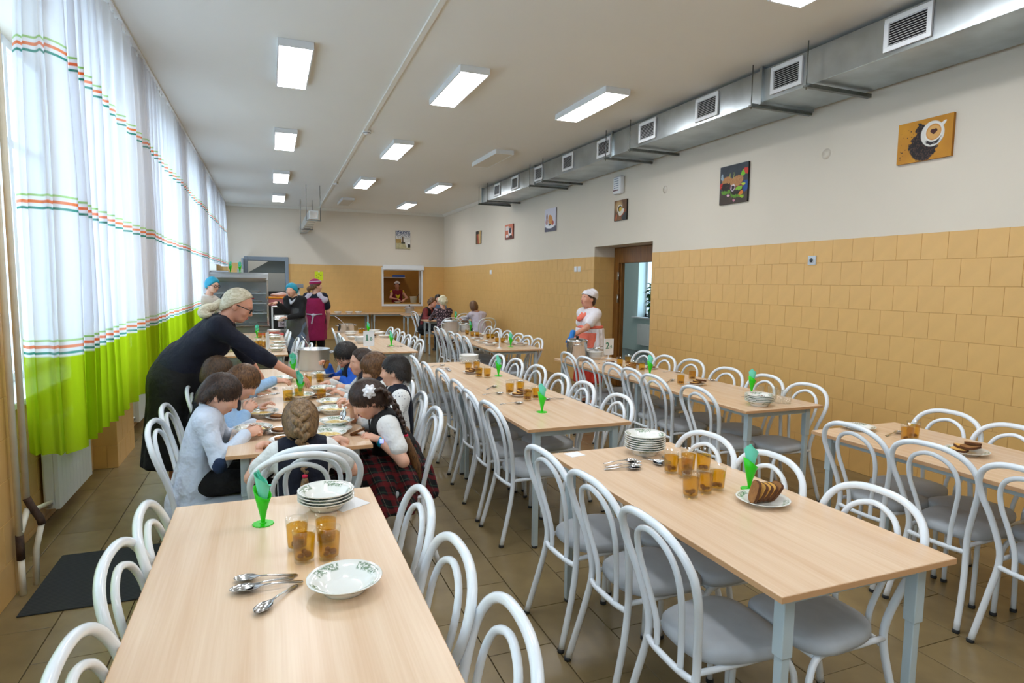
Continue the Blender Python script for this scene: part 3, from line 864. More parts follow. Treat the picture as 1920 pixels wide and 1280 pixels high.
canvas(7.847, 8.19, 2.595, 2.890, p_cup, 'small brown canvas print of a white cup below the wall siren', mat('brown_edge', rgb(30, 20, 14), 0.7))
canvas(10.24, 10.71, 2.611, 3.026, p_croiss, 'pale lilac canvas print of croissants on a plate', mat('lilac_edge', rgb(140, 134, 150), 0.7))
canvas(12.34, 12.82, 2.598, 2.912, p_tea, 'salmon canvas print of a black tea cup seen from above', mat('red_edge', rgb(120, 48, 38), 0.7))
canvas(14.51, 14.885, 2.607, 2.922, p_stripes, 'small red and tan canvas print close to the far corner')
t = thing('canvas_picture', 'canvas print of a clock tower and bridge under a starry sky on back wall', 'picture', (3.637, YB, 2.855), group='canvas pictures on the walls')
MB().box((-0.213, -0.024, -0.26), (0.213, -0.0225, 0.26)).build('print', print_mat('print_city', p_city, 'x'), t)
MB().box((-0.213, -0.0225, -0.26), (0.213, -0.002, 0.26)).build('stretcher', MATS['canvas_edge'], t)

# siren box
t = thing('wall_siren', 'white alarm siren box with vents and red strip above the cup picture', 'siren', (W, 8.06, 3.107))
MB().box((-0.075, -0.11, -0.128), (-0.001, 0.11, 0.128), bev=0.022).build('case', M_white, t)
for k in range(5):
    MB().box((-0.079, -0.05, 0.085 - k * 0.032), (-0.073, 0.07, 0.093 - k * 0.032)).build('vent', mat('vent_grey', rgb(110, 120, 140), 0.5) if k == 0 else MATS['vent_grey'], t)
MB().box((-0.079, -0.05, -0.082), (-0.073, 0.09, -0.066)).build('red_strip', mat('siren_red', rgb(96, 12, 20), 0.3), t)
# socket and switches
t = thing('wall_socket', 'grey power socket high on the tiled wall near the table with bread', 'socket', (W - 0.0062, 4.50, 1.906))
MB().box((-0.012, -0.047, -0.044), (0, 0.047, 0.044), bev=0.004).build('plate', mat('socket_grey', rgb(196, 204, 212), 0.35), t)
MB().tube([(-0.012, 0, 0), (-0.017, 0, 0)], 0.026, 20).build('ring', M_pvc, t)
MB().tube([(-0.0165, 0, 0), (-0.0185, 0, 0)], 0.02, 20).build('well', mat('socket_dark', rgb(60, 66, 72), 0.5), t)
for y, l in ((9.30, 'white light switch on the tiles next to the doorway recess'), (9.43, 'white light switch on the tiles, farther one of two by the doorway')):
    t = thing('light_switch', l, 'switch', (W - 0.0062, y, 1.90))
    MB().box((-0.012, -0.05, -0.045), (0, 0.05, 0.045), bev=0.004).build('plate', M_white, t)
    MB().box((-0.018, -0.03, -0.03), (-0.011, 0.03, 0.03), bev=0.003).build('rocker', M_pvc, t)
t = thing('light_switch', 'small white switch on the tiles above the seated woman in lilac', 'switch', (W - 0.0062, 13.77, 1.90))
MB().box((-0.012, -0.06, -0.05), (0, 0.06, 0.05), bev=0.004).build('plate', M_white, t)
MB().box((-0.018, -0.03, -0.03), (-0.011, 0.03, 0.03), bev=0.003).build('rocker', M_pvc, t)
t = thing('paper_note', 'yellow paper note taped to the tiled back wall', 'note', (1.288, YB - 0.0065, 1.775))
m, n, l, p = new_mat('yellow_note'); g = G(m)
ln = g.m('MULTIPLY', g.step(g.m('FRACT', g.m('MULTIPLY', g.z, 22.0)), 0.3, 0.05), g.m('MULTIPLY', g.step(g.noise(38, 1), 0.55, 0.03, True), g.rect(g.x, g.z, -0.08, 0.08, -0.06, 0.09)))
g.done(g.mix(ln, rgb(214, 232, 20), rgb(60, 70, 20)))
MB().box((-0.112, -0.002, -0.12), (0.112, 0.0, 0.12)).build('sheet', m, t)
MB().box((-0.02, -0.003, 0.105), (0.02, -0.001, 0.128)).build('tape', M_white, t)
# hairline circles: old capped junction boxes painted over
for y, z, l in ((4.42, 2.89, 'faint round painted-over box cover between burger and coffee pictures'), (6.95, 2.9, 'faint round painted-over box cover between burger and cup pictures')):
    t = thing('box_cover', l, 'cover', (W, y, z))
    MB().tube([(0.0, 0, 0), (-0.0009, 0, 0)], 0.05, 28).build('disc', M_paint, t)
# ================================================================== CHAIRS
M_tube = mat('white_enamel_tube', rgb(236, 241, 246), 0.16, coat=0.3)
M_seat = mat('grey_microfibre', rgb(184, 188, 192), 0.8, var=(7, 0.10), bump=(120, 0.15, 0.002))
M_cap = mat('foot_rubber', rgb(40, 42, 44), 0.7)
def seat_mesh():
    out = []
    for k in range(48):
        a = 2 * PI * k / 48
        c, s = math.cos(a), math.sin(a)
        e = 3.2
        r = (abs(c) ** e + abs(s) ** e) ** (-1 / e)
        x, y = r * c, r * s
        out.append((x * (0.178 + 0.022 * y), y * 0.185))
    rings = [(0.93, 0.415), (0.985, 0.420), (1.0, 0.435), (0.99, 0.452), (0.93, 0.463), (0.75, 0.468), (0.4, 0.470)]
    V, F = [], []
    for s, z in rings:
        for (x, y) in out: V.append((x * s, y * s + 0.0, z))
    n = 48
    for i in range(len(rings) - 1):
        for k in range(n): F.append((i * n + k, i * n + (k + 1) % n, (i + 1) * n + (k + 1) % n, (i + 1) * n + k))
    V.append((0, 0, 0.470)); c = len(V) - 1
    for k in range(n): F.append(((len(rings) - 1) * n + k, (len(rings) - 1) * n + (k + 1) % n, c))
    F.append(tuple(range(n))[::-1])
    return MB().add(V, F).mesh('seat', M_seat)
half = [(0.178, -0.285, 0.006), (0.158, -0.222, 0.24), (0.143, -0.196, 0.38), (0.147, -0.198, 0.47), (0.178, -0.222, 0.60), (0.206, -0.252, 0.70), (0.208, -0.275, 0.775), (0.170, -0.298, 0.84), (0.095, -0.312, 0.877)]
outer = spline([(-x, y, z) for x, y, z in half] + [(0, -0.316, 0.886)] + half[::-1], 4)
halfi = [(0.070, -0.205, 0.375), (0.074, -0.208, 0.47), (0.098, -0.228, 0.58), (0.118, -0.250, 0.67), (0.116, -0.270, 0.75), (0.080, -0.287, 0.81)]
inner = spline([(-x, y, z) for x, y, z in halfi] + [(0, -0.296, 0.838)] + halfi[::-1], 4)
CH = dict(seat=seat_mesh(), back_frame=MB().tube(outer, 0.0145, 10).mesh('back_frame', M_tube), inner_hoop=MB().tube(inner, 0.0115, 8).mesh('inner_hoop', M_tube),
          cross_rail=MB().tube(spline([(-0.143, -0.197, 0.372), (-0.07, -0.212, 0.372), (0.07, -0.212, 0.372), (0.143, -0.197, 0.372)], 4), 0.0125, 8).mesh('cross_rail', M_tube),
          seat_frame=MB().tube(spline([(-0.145, -0.196, 0.405), (-0.150, 0.0, 0.408), (-0.14, 0.14, 0.408)], 3), 0.011, 8).tube(spline([(0.145, -0.196, 0.405), (0.150, 0.0, 0.408), (0.14, 0.14, 0.408)], 3), 0.011, 8).tube([(-0.14, 0.14, 0.408), (0.14, 0.14, 0.408)], 0.011, 8).mesh('seat_frame', M_tube))
LEG = [MB().tube(spline([(s * 0.13, 0.06, 0.405), (s * 0.15, 0.14, 0.398), (s * 0.163, 0.178, 0.355), (s * 0.168, 0.19, 0.28), (s * 0.172, 0.20, 0.006)], 4), 0.0125, 8).mesh('leg', M_tube) for s in (-1, 1)]
CAPM = MB().lathe([(0.0155, 0), (0.0165, 0.004), (0.0158, 0.016), (0.013, 0.017)], 10).mesh('foot_cap', M_cap)
def make_chair(label, grp):
    t = thing('dining_chair', label, 'chair', group=grp)
    put('seat', CH['seat'], t)
    b = put('back_frame', CH['back_frame'], t)
    for s in (-1, 1): put('foot_cap', CAPM, b, (s * 0.178, -0.285, 0))
    put('inner_hoop', CH['inner_hoop'], t); put('cross_rail', CH['cross_rail'], t); put('seat_frame', CH['seat_frame'], t)
    for s, lm in zip((-1, 1), LEG):
        g = put('leg', lm, t)
        put('foot_cap', CAPM, g, (s * 0.172, 0.20, 0))
    return t
CHAIR0 = []
ORD = ['first', 'second', 'third', 'fourth', 'fifth', 'sixth']
def chair(x, y, facing, label, grp, z=0.0, jit=True):
    """x,y: top of the back hoop; facing: angle of the seat direction"""
    a = facing + (random.uniform(-0.06, 0.06) if jit else 0)
    loc = (x + 0.315 * math.cos(facing), y + 0.315 * math.sin(facing), z)
    if not CHAIR0:
        c = make_chair(label, grp); CHAIR0.append(c)
        c.location = loc; c.rotation_euler = (0, 0, a - PI / 2)
        return c
    return dup(CHAIR0[0], loc, a - PI / 2, label, grp)
def row(pts, facing, side, table, first=0):
    """pts run from the near end"""
    for i, (x, y) in enumerate(pts):
        chair(x, y, facing, 'white tube chair, %s from near end, %s side of %s' % (ORD[i + first], side, table), 'chairs at the %s' % table)
E_, W_ = 0.0, PI
N_T1, N_T2, N_T3 = 'table with one clean bowl', 'table with six tea glasses', 'table by the power socket'
N_T0, N_TM, N_TR = "children's table", 'long middle table', 'sign-two table'
N_FM, N_FR, N_FL = 'sign-one table', 'far table by tiled wall', 'far table before display case'
row([(-0.41, 1.43), (-0.43, 1.93), (-0.41, 2.28)], E_, 'window', N_T1)
row([(0.52, 1.27), (0.50, 1.66), (0.51, 2.14)], W_, 'aisle', N_T1)
row([(-0.60, 3.68), (-0.61, 4.15), (-0.55, 4.86), (-0.58, 5.75)], E_, 'window', N_T0)
row([(0.93, 3.58), (0.97, 4.12), (1.00, 4.66), (0.99, 5.20), (0.95, 5.72)], W_, 'aisle', N_T0)
row([(1.14, 1.66), (1.16, 2.12), (1.145, 2.55)], E_, 'window', N_T2)
row([(2.14, 1.60), (2.12, 2.11), (2.10, 2.50)], W_, 'wall', N_T2)
row([(2.99, 1.57), (3.01, 2.03), (3.0, 2.44)], E_, 'window', N_T3)
row([(3.90, 1.70), (3.89, 2.13), (3.94, 2.52)], W_, 'wall', N_T3)
row([(1.28, 3.67), (1.285, 4.10), (1.33, 4.57), (1.37, 5.19), (1.35, 5.68), (1.35, 6.22)], E_, 'window', N_TM)
row([(2.25, 3.64), (2.28, 4.21), (2.28, 4.64), (2.32, 5.18), (2.31, 5.70), (2.27, 6.10)], W_, 'wall', N_TM)
row([(2.97, 3.77), (3.0, 4.37), (3.04, 4.76), (3.07, 5.16), (3.06, 5.69), (3.06, 6.10)], E_, 'window', N_TR)
row([(3.94, 3.60), (3.98, 4.07), (3.97, 4.53), (4.05, 5.16), (3.99, 5.55), (4.02, 5.97)], W_, 'wall', N_TR)
row([(2.56, 8.33), (2.58, 8.78), (2.59, 9.20), (2.61, 9.76), (2.63, 10.24)], E_, 'window', N_FR)
row([(3.47, 7.79), (3.50, 8.22), (3.52, 8.60), (3.54, 9.14), (3.53, 9.58), (3.57, 10.12)], W_, 'wall', N_FR)
row([(1.85, 7.95), (1.88, 8.44), (1.86, 8.76), (1.87, 9.24), (1.92, 9.87), (1.88, 10.24)], W_, 'wall', N_FM)
row([(0.90, 8.53), (0.92, 9.3), (0.92, 10.18)], E_, 'window', N_FM)
row([(0.46, 7.78), (0.38, 8.10), (0.34, 8.57), (0.27, 9.58), (0.25, 9.98)], W_, 'wall', N_FL)
# the braided girl's chair: two nested chairs at the table's end
chair(0.115, 2.80, PI / 2 + 0.05, 'white tube chair the braided girl sits on, lower of two nested', 'chairs at the %s' % N_T0, jit=False)
chair(0.165, 2.83, PI / 2 - 0.04, 'white tube chair nested on top of another under the braided girl', 'chairs at the %s' % N_T0, 0.02, jit=False)
# the far corner where the women sit
for (x, y, a, l) in ((3.62, 12.72, PI / 2, 'white tube chair under the fair-haired woman in patterned jacket'), (4.02, 13.05, PI / 2, 'empty white tube chair between the fair-haired woman and lilac woman'),
                     (4.40, 12.60, PI / 2 + 0.15, 'white tube chair under the bob-haired woman in lilac'), (3.28, 14.75, -0.3, 'white tube chair under the curly-haired woman in red sleeves'), (4.45, 14.5, PI / 2 + 0.3, 'white tube chair behind the lilac woman against the wall'),
                     (3.42, 15.6, 0.2, 'white tube chair holding a black handbag near the hatch'), (4.2, 15.7, -PI / 2, 'white tube chair under the dark-haired person in far corner')):
    chair(x, y, a, l, 'chairs in the far corner', jit=False)

# ================================================================== TABLES
def beech():
    m, n, l, p = new_mat('beech_laminate')
    g = G(m)
    mp = n.new('ShaderNodeMapping'); mp.inputs['Scale'].default_value = (26, 1.1, 1)
    oi = n.new('ShaderNodeObjectInfo'); ad = n.new('ShaderNodeVectorMath'); ad.operation = 'ADD'
    l.new(g.tc.outputs['Object'], ad.inputs[0]); l.new(oi.outputs['Location'], ad.inputs[1])
    l.new(ad.outputs[0], mp.inputs['Vector'])
    a = g.noise(1.0, 5, mp.outputs[0])
    mp2 = n.new('ShaderNodeMapping'); mp2.inputs['Scale'].default_value = (180, 3.5, 1)
    l.new(ad.outputs[0], mp2.inputs['Vector'])
    b = g.noise(1.0, 2, mp2.outputs[0])
    f = g.m('ADD', g.m('MULTIPLY', a, 0.75), g.m('MULTIPLY', b, 0.25))
    q = n.new('ShaderNodeMapRange'); q.inputs['From Min'].default_value = 0.32; q.inputs['From Max'].default_value = 0.68
    l.new(f, q.inputs['Value'])
    g.done(g.mix(q.outputs[0], rgb(220, 184, 150), rgb(235, 207, 177)))
    p.inputs['Roughness'].default_value = 0.27
    return m
M_beech = beech()
M_edge = mat('beech_edging', rgb(206, 160, 116), 0.45)
M_leg = mat('grey_blue_leg', rgb(186, 200, 204), 0.35)
TH = 0.775
def make_table(x0, x1, y0, y1, label, grp, h=TH, legs=True):
    cx, cy = (x0 + x1) / 2, (y0 + y1) / 2
    a, b = (x1 - x0) / 2, (y1 - y0) / 2
    t = thing('canteen_table', label, 'table', (cx, cy, 0), group=grp)
    top = MB().box((-a, -b, h - 0.022), (a, b, h), bev=0.002).build('table_top', M_beech, t)
    MB().box((-a - 0.001, -b - 0.0012, h - 0.0205), (a + 0.001, b + 0.0012, h - 0.0022)).build('edge_band', M_edge, top)
    lx, ly = a - 0.085, b - 0.07
    mb = MB()
    for s in (-1, 1):
        mb.box((-lx, s * ly - 0.015, h - 0.064), (lx, s * ly + 0.015, h - 0.022))
        mb.box((s * lx - 0.012, -ly, h - 0.060), (s * lx + 0.012, ly, h - 0.022))
    mb.build('under_frame', M_leg, t)
    for sx in (-1, 1):
        for sy in (-1, 1):
            g = MB().box((sx * lx - 0.016, sy * ly - 0.016, 0.012), (sx * lx + 0.016, sy * ly + 0.016, h - 0.20), bev=0.003).build('leg', M_leg, t)
            MB().box((sx * lx - 0.021, sy * ly - 0.021, h - 0.235), (sx * lx + 0.021, sy * ly + 0.021, h - 0.022), bev=0.003).build('sleeve', M_leg, g)
            for z in (h - 0.10, h - 0.17):
                MB().lathe([(0.009, 0), (0.009, 0.004), (0.005, 0.009), (0, 0.010)], 8).build('bolt', M_steel, g)
                o = KIDS[g.name][-1]
                o.rotation_euler = (0, PI / 2, 0); o.location = (sx * lx + 0.021, sy * ly, z)
            MB().lathe([(0.019, 0), (0.02, 0.006), (0.018, 0.014)], 8).build('foot_cap', M_cap, g)
            KIDS[g.name][-1].location = (sx * lx, sy * ly, 0)
    return t
GT = 'beech canteen tables'
make_table(-0.353, 0.381, 1.05, 2.605, 'beech-topped table with four tea glasses and one clean bowl', GT)
make_table(1.332, 2.072, 1.268, 2.822, 'beech-topped table with six tea glasses and a bread plate', GT)
make_table(3.078, 3.80, 1.225, 2.777, 'beech-topped table beside tiled wall below the power socket', GT)
make_table(-0.222, 0.50, 3.30, 4.865, "children's beech-topped table, part where the braided girl sits", GT)
make_table(-0.222, 0.50, 4.868, 6.46, "children's beech-topped table, part holding the big aluminium pot", GT)
make_table(1.428, 2.146, 3.34, 4.915, 'middle beech-topped table, part with the near green napkin cone', GT)
make_table(1.428, 2.146, 4.918, 6.50, 'middle beech-topped table, part with the white plate stack', GT)
make_table(3.10, 3.82, 3.36, 4.93, 'beech-topped table with empty glasses, joined to sign-two table', GT)
make_table(3.10, 3.82, 4.933, 6.51, 'beech-topped table with sign two and lidded steel pot', GT)
make_table(2.68, 3.41, 7.50, 9.10, 'beech-topped far table, part with the edge-on sign stand', GT)
make_table(2.68, 3.41, 9.103, 10.72, 'beech-topped far table, part with the lidded aluminium pot', GT)
make_table(1.01, 1.735, 7.655, 9.25, 'beech-topped table holding the sign-one stand', GT)
make_table(1.01, 1.735, 9.253, 11.10, 'beech-topped table with steel pot behind the sign-one stand', GT)
make_table(-0.55, 0.187, 7.70, 9.27, 'beech-topped far table full of plates behind bending woman', GT)
make_table(-0.55, 0.187, 9.273, 10.95, 'beech-topped far table with red tray behind bending woman', GT)
make_table(3.27, 4.5, 13.55, 14.15, 'small beech-topped table where two women talk in far corner', GT)
make_table(3.26, 4.5, 15.85, 16.5, 'small beech-topped table close to the serving hatch', GT)
make_table(1.15, 2.62, 17.35, 17.96, 'beech-topped side table with plates along the back wall', GT, 0.75)
make_table(2.623, 4.10, 17.35, 17.96, 'beech-topped side table with a pot below the hatch', GT, 0.75)
# ================================================================== TABLEWARE
def plate_mat():
    m, n, l, p = new_mat('green_flower_china')
    g = G(m)
    r = g.m('SQRT', g.m('ADD', g.m('MULTIPLY', g.x, g.x), g.m('MULTIPLY', g.y, g.y)))
    th = g.m('ARCTAN2', g.y, g.x)
    gate = g.step(g.m('SINE', g.m('ADD', g.m('MULTIPLY', th, 4.0), 0.7)), -0.25, 0.12, True)
    band = g.m('MULTIPLY', g.step(r, 0.076, 0.002, True), g.step(r, 0.098, 0.002))
    v = g.voro(88)
    petals = g.step(g.m('ABSOLUTE', g.m('SUBTRACT', v, 0.42)), 0.10, 0.06)
    leaf = g.step(g.noise(110, 3), 0.50, 0.05, True)
    pat = g.m('MAXIMUM', g.m('MULTIPLY', petals, 0.7), g.m('MULTIPLY', leaf, 0.85))
    f = g.m('MULTIPLY', g.m('MULTIPLY', gate, band), pat)
    c = g.mix(f, rgb(238, 238, 232), g.mix(g.noise(30), rgb(52, 92, 60), rgb(112, 146, 104)))
    g.done(c)
    p.inputs['Roughness'].default_value = 0.12
    p.inputs['Coat Weight'].default_value = 0.4
    return m
M_plate = plate_mat()
M_china = mat('white_china', rgb(240, 240, 236), 0.14, coat=0.3)
M_spoon = mat('cutlery_steel', rgb(200, 200, 200), 0.16, metal=1.0)
M_alu = mat('aluminium_pot', rgb(206, 210, 214), 0.36, metal=0.85, var=(3, 0.05))
M_tumbler = clear_mat('tumbler_glass', (0.975, 0.985, 0.98, 1), 0.045)
M_tea = clear_mat('fruit_tea', (0.95, 0.72, 0.12, 1), 0.012, mix=0.15, body=(0.62, 0.36, 0.008, 1))
M_fruit = mat('stewed_fruit', rgb(110, 52, 10), 0.6)
M_green = mat('green_holder', rgb(40, 205, 20), 0.3, sub=0.2)
M_napkin = mat('teal_napkin', rgb(120, 226, 198), 0.9)
M_paper = mat('white_paper', rgb(236, 236, 238), 0.8)
M_crust = mat('bread_crust', rgb(92, 52, 20), 0.8, var=(30, 0.2))
M_rye = mat('rye_crumb', rgb(150, 102, 54), 0.9, var=(60, 0.2), bump=(200, 0.4, 0.002))
M_wheat = mat('wheat_crumb', rgb(226, 172, 84), 0.9, var=(60, 0.15), bump=(200, 0.4, 0.002))
M_red = mat('red_plastic', rgb(214, 40, 26), 0.35)
m, n, l, p = new_mat('noodle_soup'); g = G(m)
g.done(g.mix(g.step(g.m('ABSOLUTE', g.m('SUBTRACT', g.noise(45, 2), 0.5)), 0.035, 0.02), g.mix(g.noise(16), rgb(206, 160, 66), rgb(232, 196, 104)), rgb(250, 228, 150)))
p.inputs['Roughness'].default_value = 0.15
M_soup = m
prof = [(0.0, 0.004), (0.052, 0.004), (0.055, 0.0), (0.060, 0.0), (0.062, 0.005), (0.080, 0.024), (0.104, 0.037), (0.1055, 0.039), (0.104, 0.0405), (0.079, 0.028), (0.062, 0.011), (0.045, 0.0085), (0.0, 0.008)]
PLATE = MB().lathe(prof, 40).mesh('soup_plate', M_plate)
PLATEW = MB().lathe(prof, 32).mesh('soup_plate', M_china)
SAUC = MB().lathe([(r * 0.80, z * 0.5) for r, z in prof], 28).mesh('saucer', M_china)
SAUCG = MB().lathe([(r, z * 0.55) for r, z in prof], 28).mesh('saucer', M_plate)
SOUPM = MB().lathe([(0.0, 0.0215), (0.066, 0.0215), (0.0705, 0.0212), (0.060, 0.0185), (0, 0.0185)][::-1], 28).mesh('soup', M_soup)
def plate(x, y, label, z=TH, soup=False, kind='deco', grp=None, a=None):
    me = {'deco': PLATE, 'white': PLATEW, 'saucer': SAUC, 'flat': SAUCG}[kind]
    o = put('saucer' if kind in ('saucer', 'flat') else 'soup_plate', me, None, (x, y, z), a if a is not None else random.uniform(0, 6.28))
    tag(o, label, 'plate', grp)
    if soup: put('soup', SOUPM, o)
    return o
def plates(x, y, n, label, kinds=('deco',), z=TH, dz=0.0115, grp=None):
    """a stack: each plate on its own"""
    for i in range(n):
        w = 'topmost' if i == n - 1 else ('lowest' if i == 0 else ORD[i] + ' from below')
        plate(x + random.uniform(-.002, .002), y + random.uniform(-.002, .002), 'white plate, %s in %s' % (w, label), z + i * dz, kind=kinds[min(i, len(kinds) - 1)], grp=label, a=0.9 if i == n - 1 else None)
    return z + (n - 1) * dz
# tumbler
gp = [(0.0, 0.004), (0.0285, 0.004), (0.0295, 0.0), (0.0305, 0.002), (0.0345, 0.078), (0.0352, 0.080), (0.0365, 0.104), (0.0352, 0.105), (0.0338, 0.080), (0.0332, 0.078), (0.0295, 0.012), (0.0, 0.010)]
GLASS = MB().lathe(gp, 18).mesh('tumbler', M_tumbler)
TEA = MB().lathe([(0.0, 0.011), (0.0288, 0.0125), (0.0328, 0.0775), (0.0330, 0.082), (0.0, 0.082)], 18).mesh('tea', M_tea)
fr = MB()
for k in range(5):
    a = k * 2.1
    fr.ball((0.012 * math.cos(a), 0.012 * math.sin(a), 0.021 + 0.006 * (k % 2)), (0.012, 0.009, 0.007), 8, rot=rotz(a))
FRU = fr.mesh('fruit', M_fruit)
def glass(x, y, label, tea=True, z=TH, grp=None):
    o = put('tumbler', GLASS, None, (x, y, z), random.uniform(0, 6))
    tag(o, label, 'glass', grp)
    if tea:
        put('tea', TEA, o); f = put('fruit', FRU, o); f.rotation_euler = (0, 0, random.uniform(0, 6))
    return o
def glasses(pts, where, tea=True, grp=None):
    for i, (x, y) in enumerate(pts):
        glass(x, y, '%s, %s one of the %s' % ('tea glass' if tea else 'empty glass', ORD[i], where), tea, grp=where)
# napkin cone
def cone_mesh():
    V, F = [], []
    n = 20
    for j, (r, z) in enumerate([(0.007, 0.006), (0.008, 0.02), (0.014, 0.05), (0.023, 0.085), (0.031, 0.120)]):
        for k in range(n):
            a = 2 * PI * k / n
            zz = z + (0.022 * math.cos(a) if j == 4 else (0.006 * math.cos(a) if j == 3 else 0))
            V.append((r * math.cos(a), r * math.sin(a), zz))
    for i in range(4):
        for k in range(n): F.append((i * n + k, i * n + (k + 1) % n, (i + 1) * n + (k + 1) % n, (i + 1) * n + k))
    o = len(V)
    V += [(x * 0.93, y * 0.93, z + 0.0005) for (x, y, z) in V[:o]]
    for i in range(4):
        for k in range(n): F.append((o + (i + 1) * n + k, o + (i + 1) * n + (k + 1) % n, o + i * n + (k + 1) % n, o + i * n + k))
    for k in range(n): F.append((4 * n + k, 4 * n + (k + 1) % n, o + 4 * n + (k + 1) % n, o + 4 * n + k))
    return MB().add(V, F)
CONE = cone_mesh().mesh('holder', M_green)
bs = []
for k in range(28):
    a = 2 * PI * k / 28
    bs.append((math.cos(a) * (0.034 + 0.003 * (k % 2)), math.sin(a) * (0.034 + 0.003 * (k % 2))))
CBASE = MB().prism(bs, 0, 0.004, 'z').lathe([(0.012, 0.004), (0.007, 0.009), (0.0, 0.009)], 12).mesh('base', M_green)
def napkin_mesh():
    V, F = [], []
    n, turns = 44, 2.6
    rows_ = 7
    for j in range(rows_):
        t = j / (rows_ - 1)
        for k in range(n):
            s = k / (n - 1)
            a = s * turns * 2 * PI
            r = (0.005 + 0.031 * t) * (0.30 + 0.70 * s) * (1 - 0.10 * t) + 0.004 * t * math.sin(a * 2.3)
            z = 0.050 + 0.128 * t + (0.026 * math.cos(a - 0.8) - 0.012 * s if j == rows_ - 1 else 0.6 * 0.02 * t * math.cos(a - 0.8))
            V.append((r * math.cos(a), r * math.sin(a), z))
    for j in range(rows_ - 1):
        for k in range(n - 1): F.append((j * n + k, j * n + k + 1, (j + 1) * n + k + 1, (j + 1) * n + k))
    return MB().add(V, F).mesh('napkin', M_napkin)
NAPK = napkin_mesh()
def napkin_cone(x, y, label, rz=0.0, z=TH):
    o = thing('napkin_cone', label, 'napkin holder', (x, y, z), rz, 'green napkin cones')
    put('base', CBASE, o); put('holder', CONE, o); put('napkin', NAPK, o)
    return o
# spoon lying along +x, bowl at the origin
def spoon_mesh():
    V, F = [], []
    n = 10
    st = [(-0.034, 0.0015, 0.012), (-0.030, 0.010, 0.009), (-0.018, 0.0175, 0.005), (0.0, 0.0205, 0.002), (0.016, 0.017, 0.003), (0.028, 0.008, 0.009), (0.036, 0.004, 0.0125), (0.060, 0.0032, 0.0125), (0.10, 0.005, 0.008), (0.135, 0.0085, 0.004), (0.142, 0.004, 0.003)]
    m_ = 7
    for (x, w, zb) in st:
        for k in range(m_):
            u = -1 + 2 * k / (m_ - 1)
            dish = max(0, 0.012 - zb) if x < 0.03 else 0.0
            V.append((x, u * w, zb + dish * u * u + (0.0 if x < 0.03 else -0.001 * u * u)))
    s = len(V)
    V += [(x, y, z + 0.0016) for x, y, z in V]
    for i in range(len(st) - 1):
        for k in range(m_ - 1):
            a, b, c, d = i * m_ + k, i * m_ + k + 1, (i + 1) * m_ + k + 1, (i + 1) * m_ + k
            F.append((d, c, b, a)); F.append((s + a, s + b, s + c, s + d))
        for k in (0, m_ - 1):
            a, d = i * m_ + k, (i + 1) * m_ + k
            F.append((a, d, s + d, s + a))
    return MB().add(V, F).mesh('spoon', M_spoon)
SPOON = spoon_mesh()
def spoon(bx, by, hx, hy, label, z=TH, tilt=0.0):
    o = put('spoon', SPOON, None, (bx, by, z))
    o.rotation_euler = (0, tilt, math.atan2(hy - by, hx - bx))
    return tag(o, label, 'spoon', 'spoons')
# bread slices
def slice_mesh(w, h, t, crumb, name):
    prof_ = []
    for k in range(20):
        a = 2 * PI * k / 20
        c, s = math.cos(a), math.sin(a)
        e = 3.0
        r = (abs(c) ** e + abs(s) ** e) ** (-1 / e)
        prof_.append((r * c * w / 2, r * s * h / 2 + (0.008 if s > 0.5 else 0)))
    mb = MB().prism([(u * 0.94, v * 0.94) for u, v in prof_], -t / 2, t / 2, 'y', 0)
    mb.prism(prof_, -t / 2 + 0.0012, t / 2 - 0.0012, 'y', 1)
    return mb.mesh(name, [crumb, M_crust])
RYE = slice_mesh(0.075, 0.085, 0.013, M_rye, 'rye_slice')
WHT = slice_mesh(0.080, 0.070, 0.014, M_wheat, 'wheat_slice')
def bread(x, y, z, kind, rot, label, grp):
    o = put('bread_slice', RYE if kind == 'rye' else WHT, None, (x, y, z))
    o.rotation_euler = rot
    return tag(o, label, 'bread', grp)
def bread_plate(x, y, spec, where, kind='flat'):
    """spec: list of (dx, dy, kind, lean, yaw)"""
    plate(x, y, 'plate with bread slices, %s' % where, kind=kind, grp='bread plates')
    for i, (dx, dy, k, lean, yw) in enumerate(spec):
        z = TH + 0.012 + 0.036 * math.cos(lean) if abs(lean) < 1.2 else TH + 0.020 + 0.011 * i
        bread(x + dx, y + dy, z, k, (lean, 0, yw), '%s slice, %s on plate %s' % ('dark rye' if k == 'rye' else 'yellow bread', ORD[i], where), 'bread on the plates')
FAN = [(-0.045, 0.0, 'rye', 0.25, 1.2), (-0.02, 0.0, 'wheat', 0.5, 1.25), (0.002, 0.0, 'wheat', 0.6, 1.3), (0.024, 0.0, 'wheat', 0.65, 1.35), (0.048, 0.0, 'rye', 0.7, 1.4)]
FLAT3 = [(-0.02, 0.0, 'wheat', PI / 2, 0.3), (0.015, 0.01, 'wheat', PI / 2 + 0.1, 0.9), (0.04, -0.01, 'rye', PI / 2 + 0.15, 1.7)]
def paper(x, y, w, d, rz, label):
    t = MB().box((-w / 2, -d / 2, 0), (w / 2, d / 2, 0.002)).build('paper_napkin', M_paper, None, (x, y, TH), rz)
    tag(t, label, 'napkin')

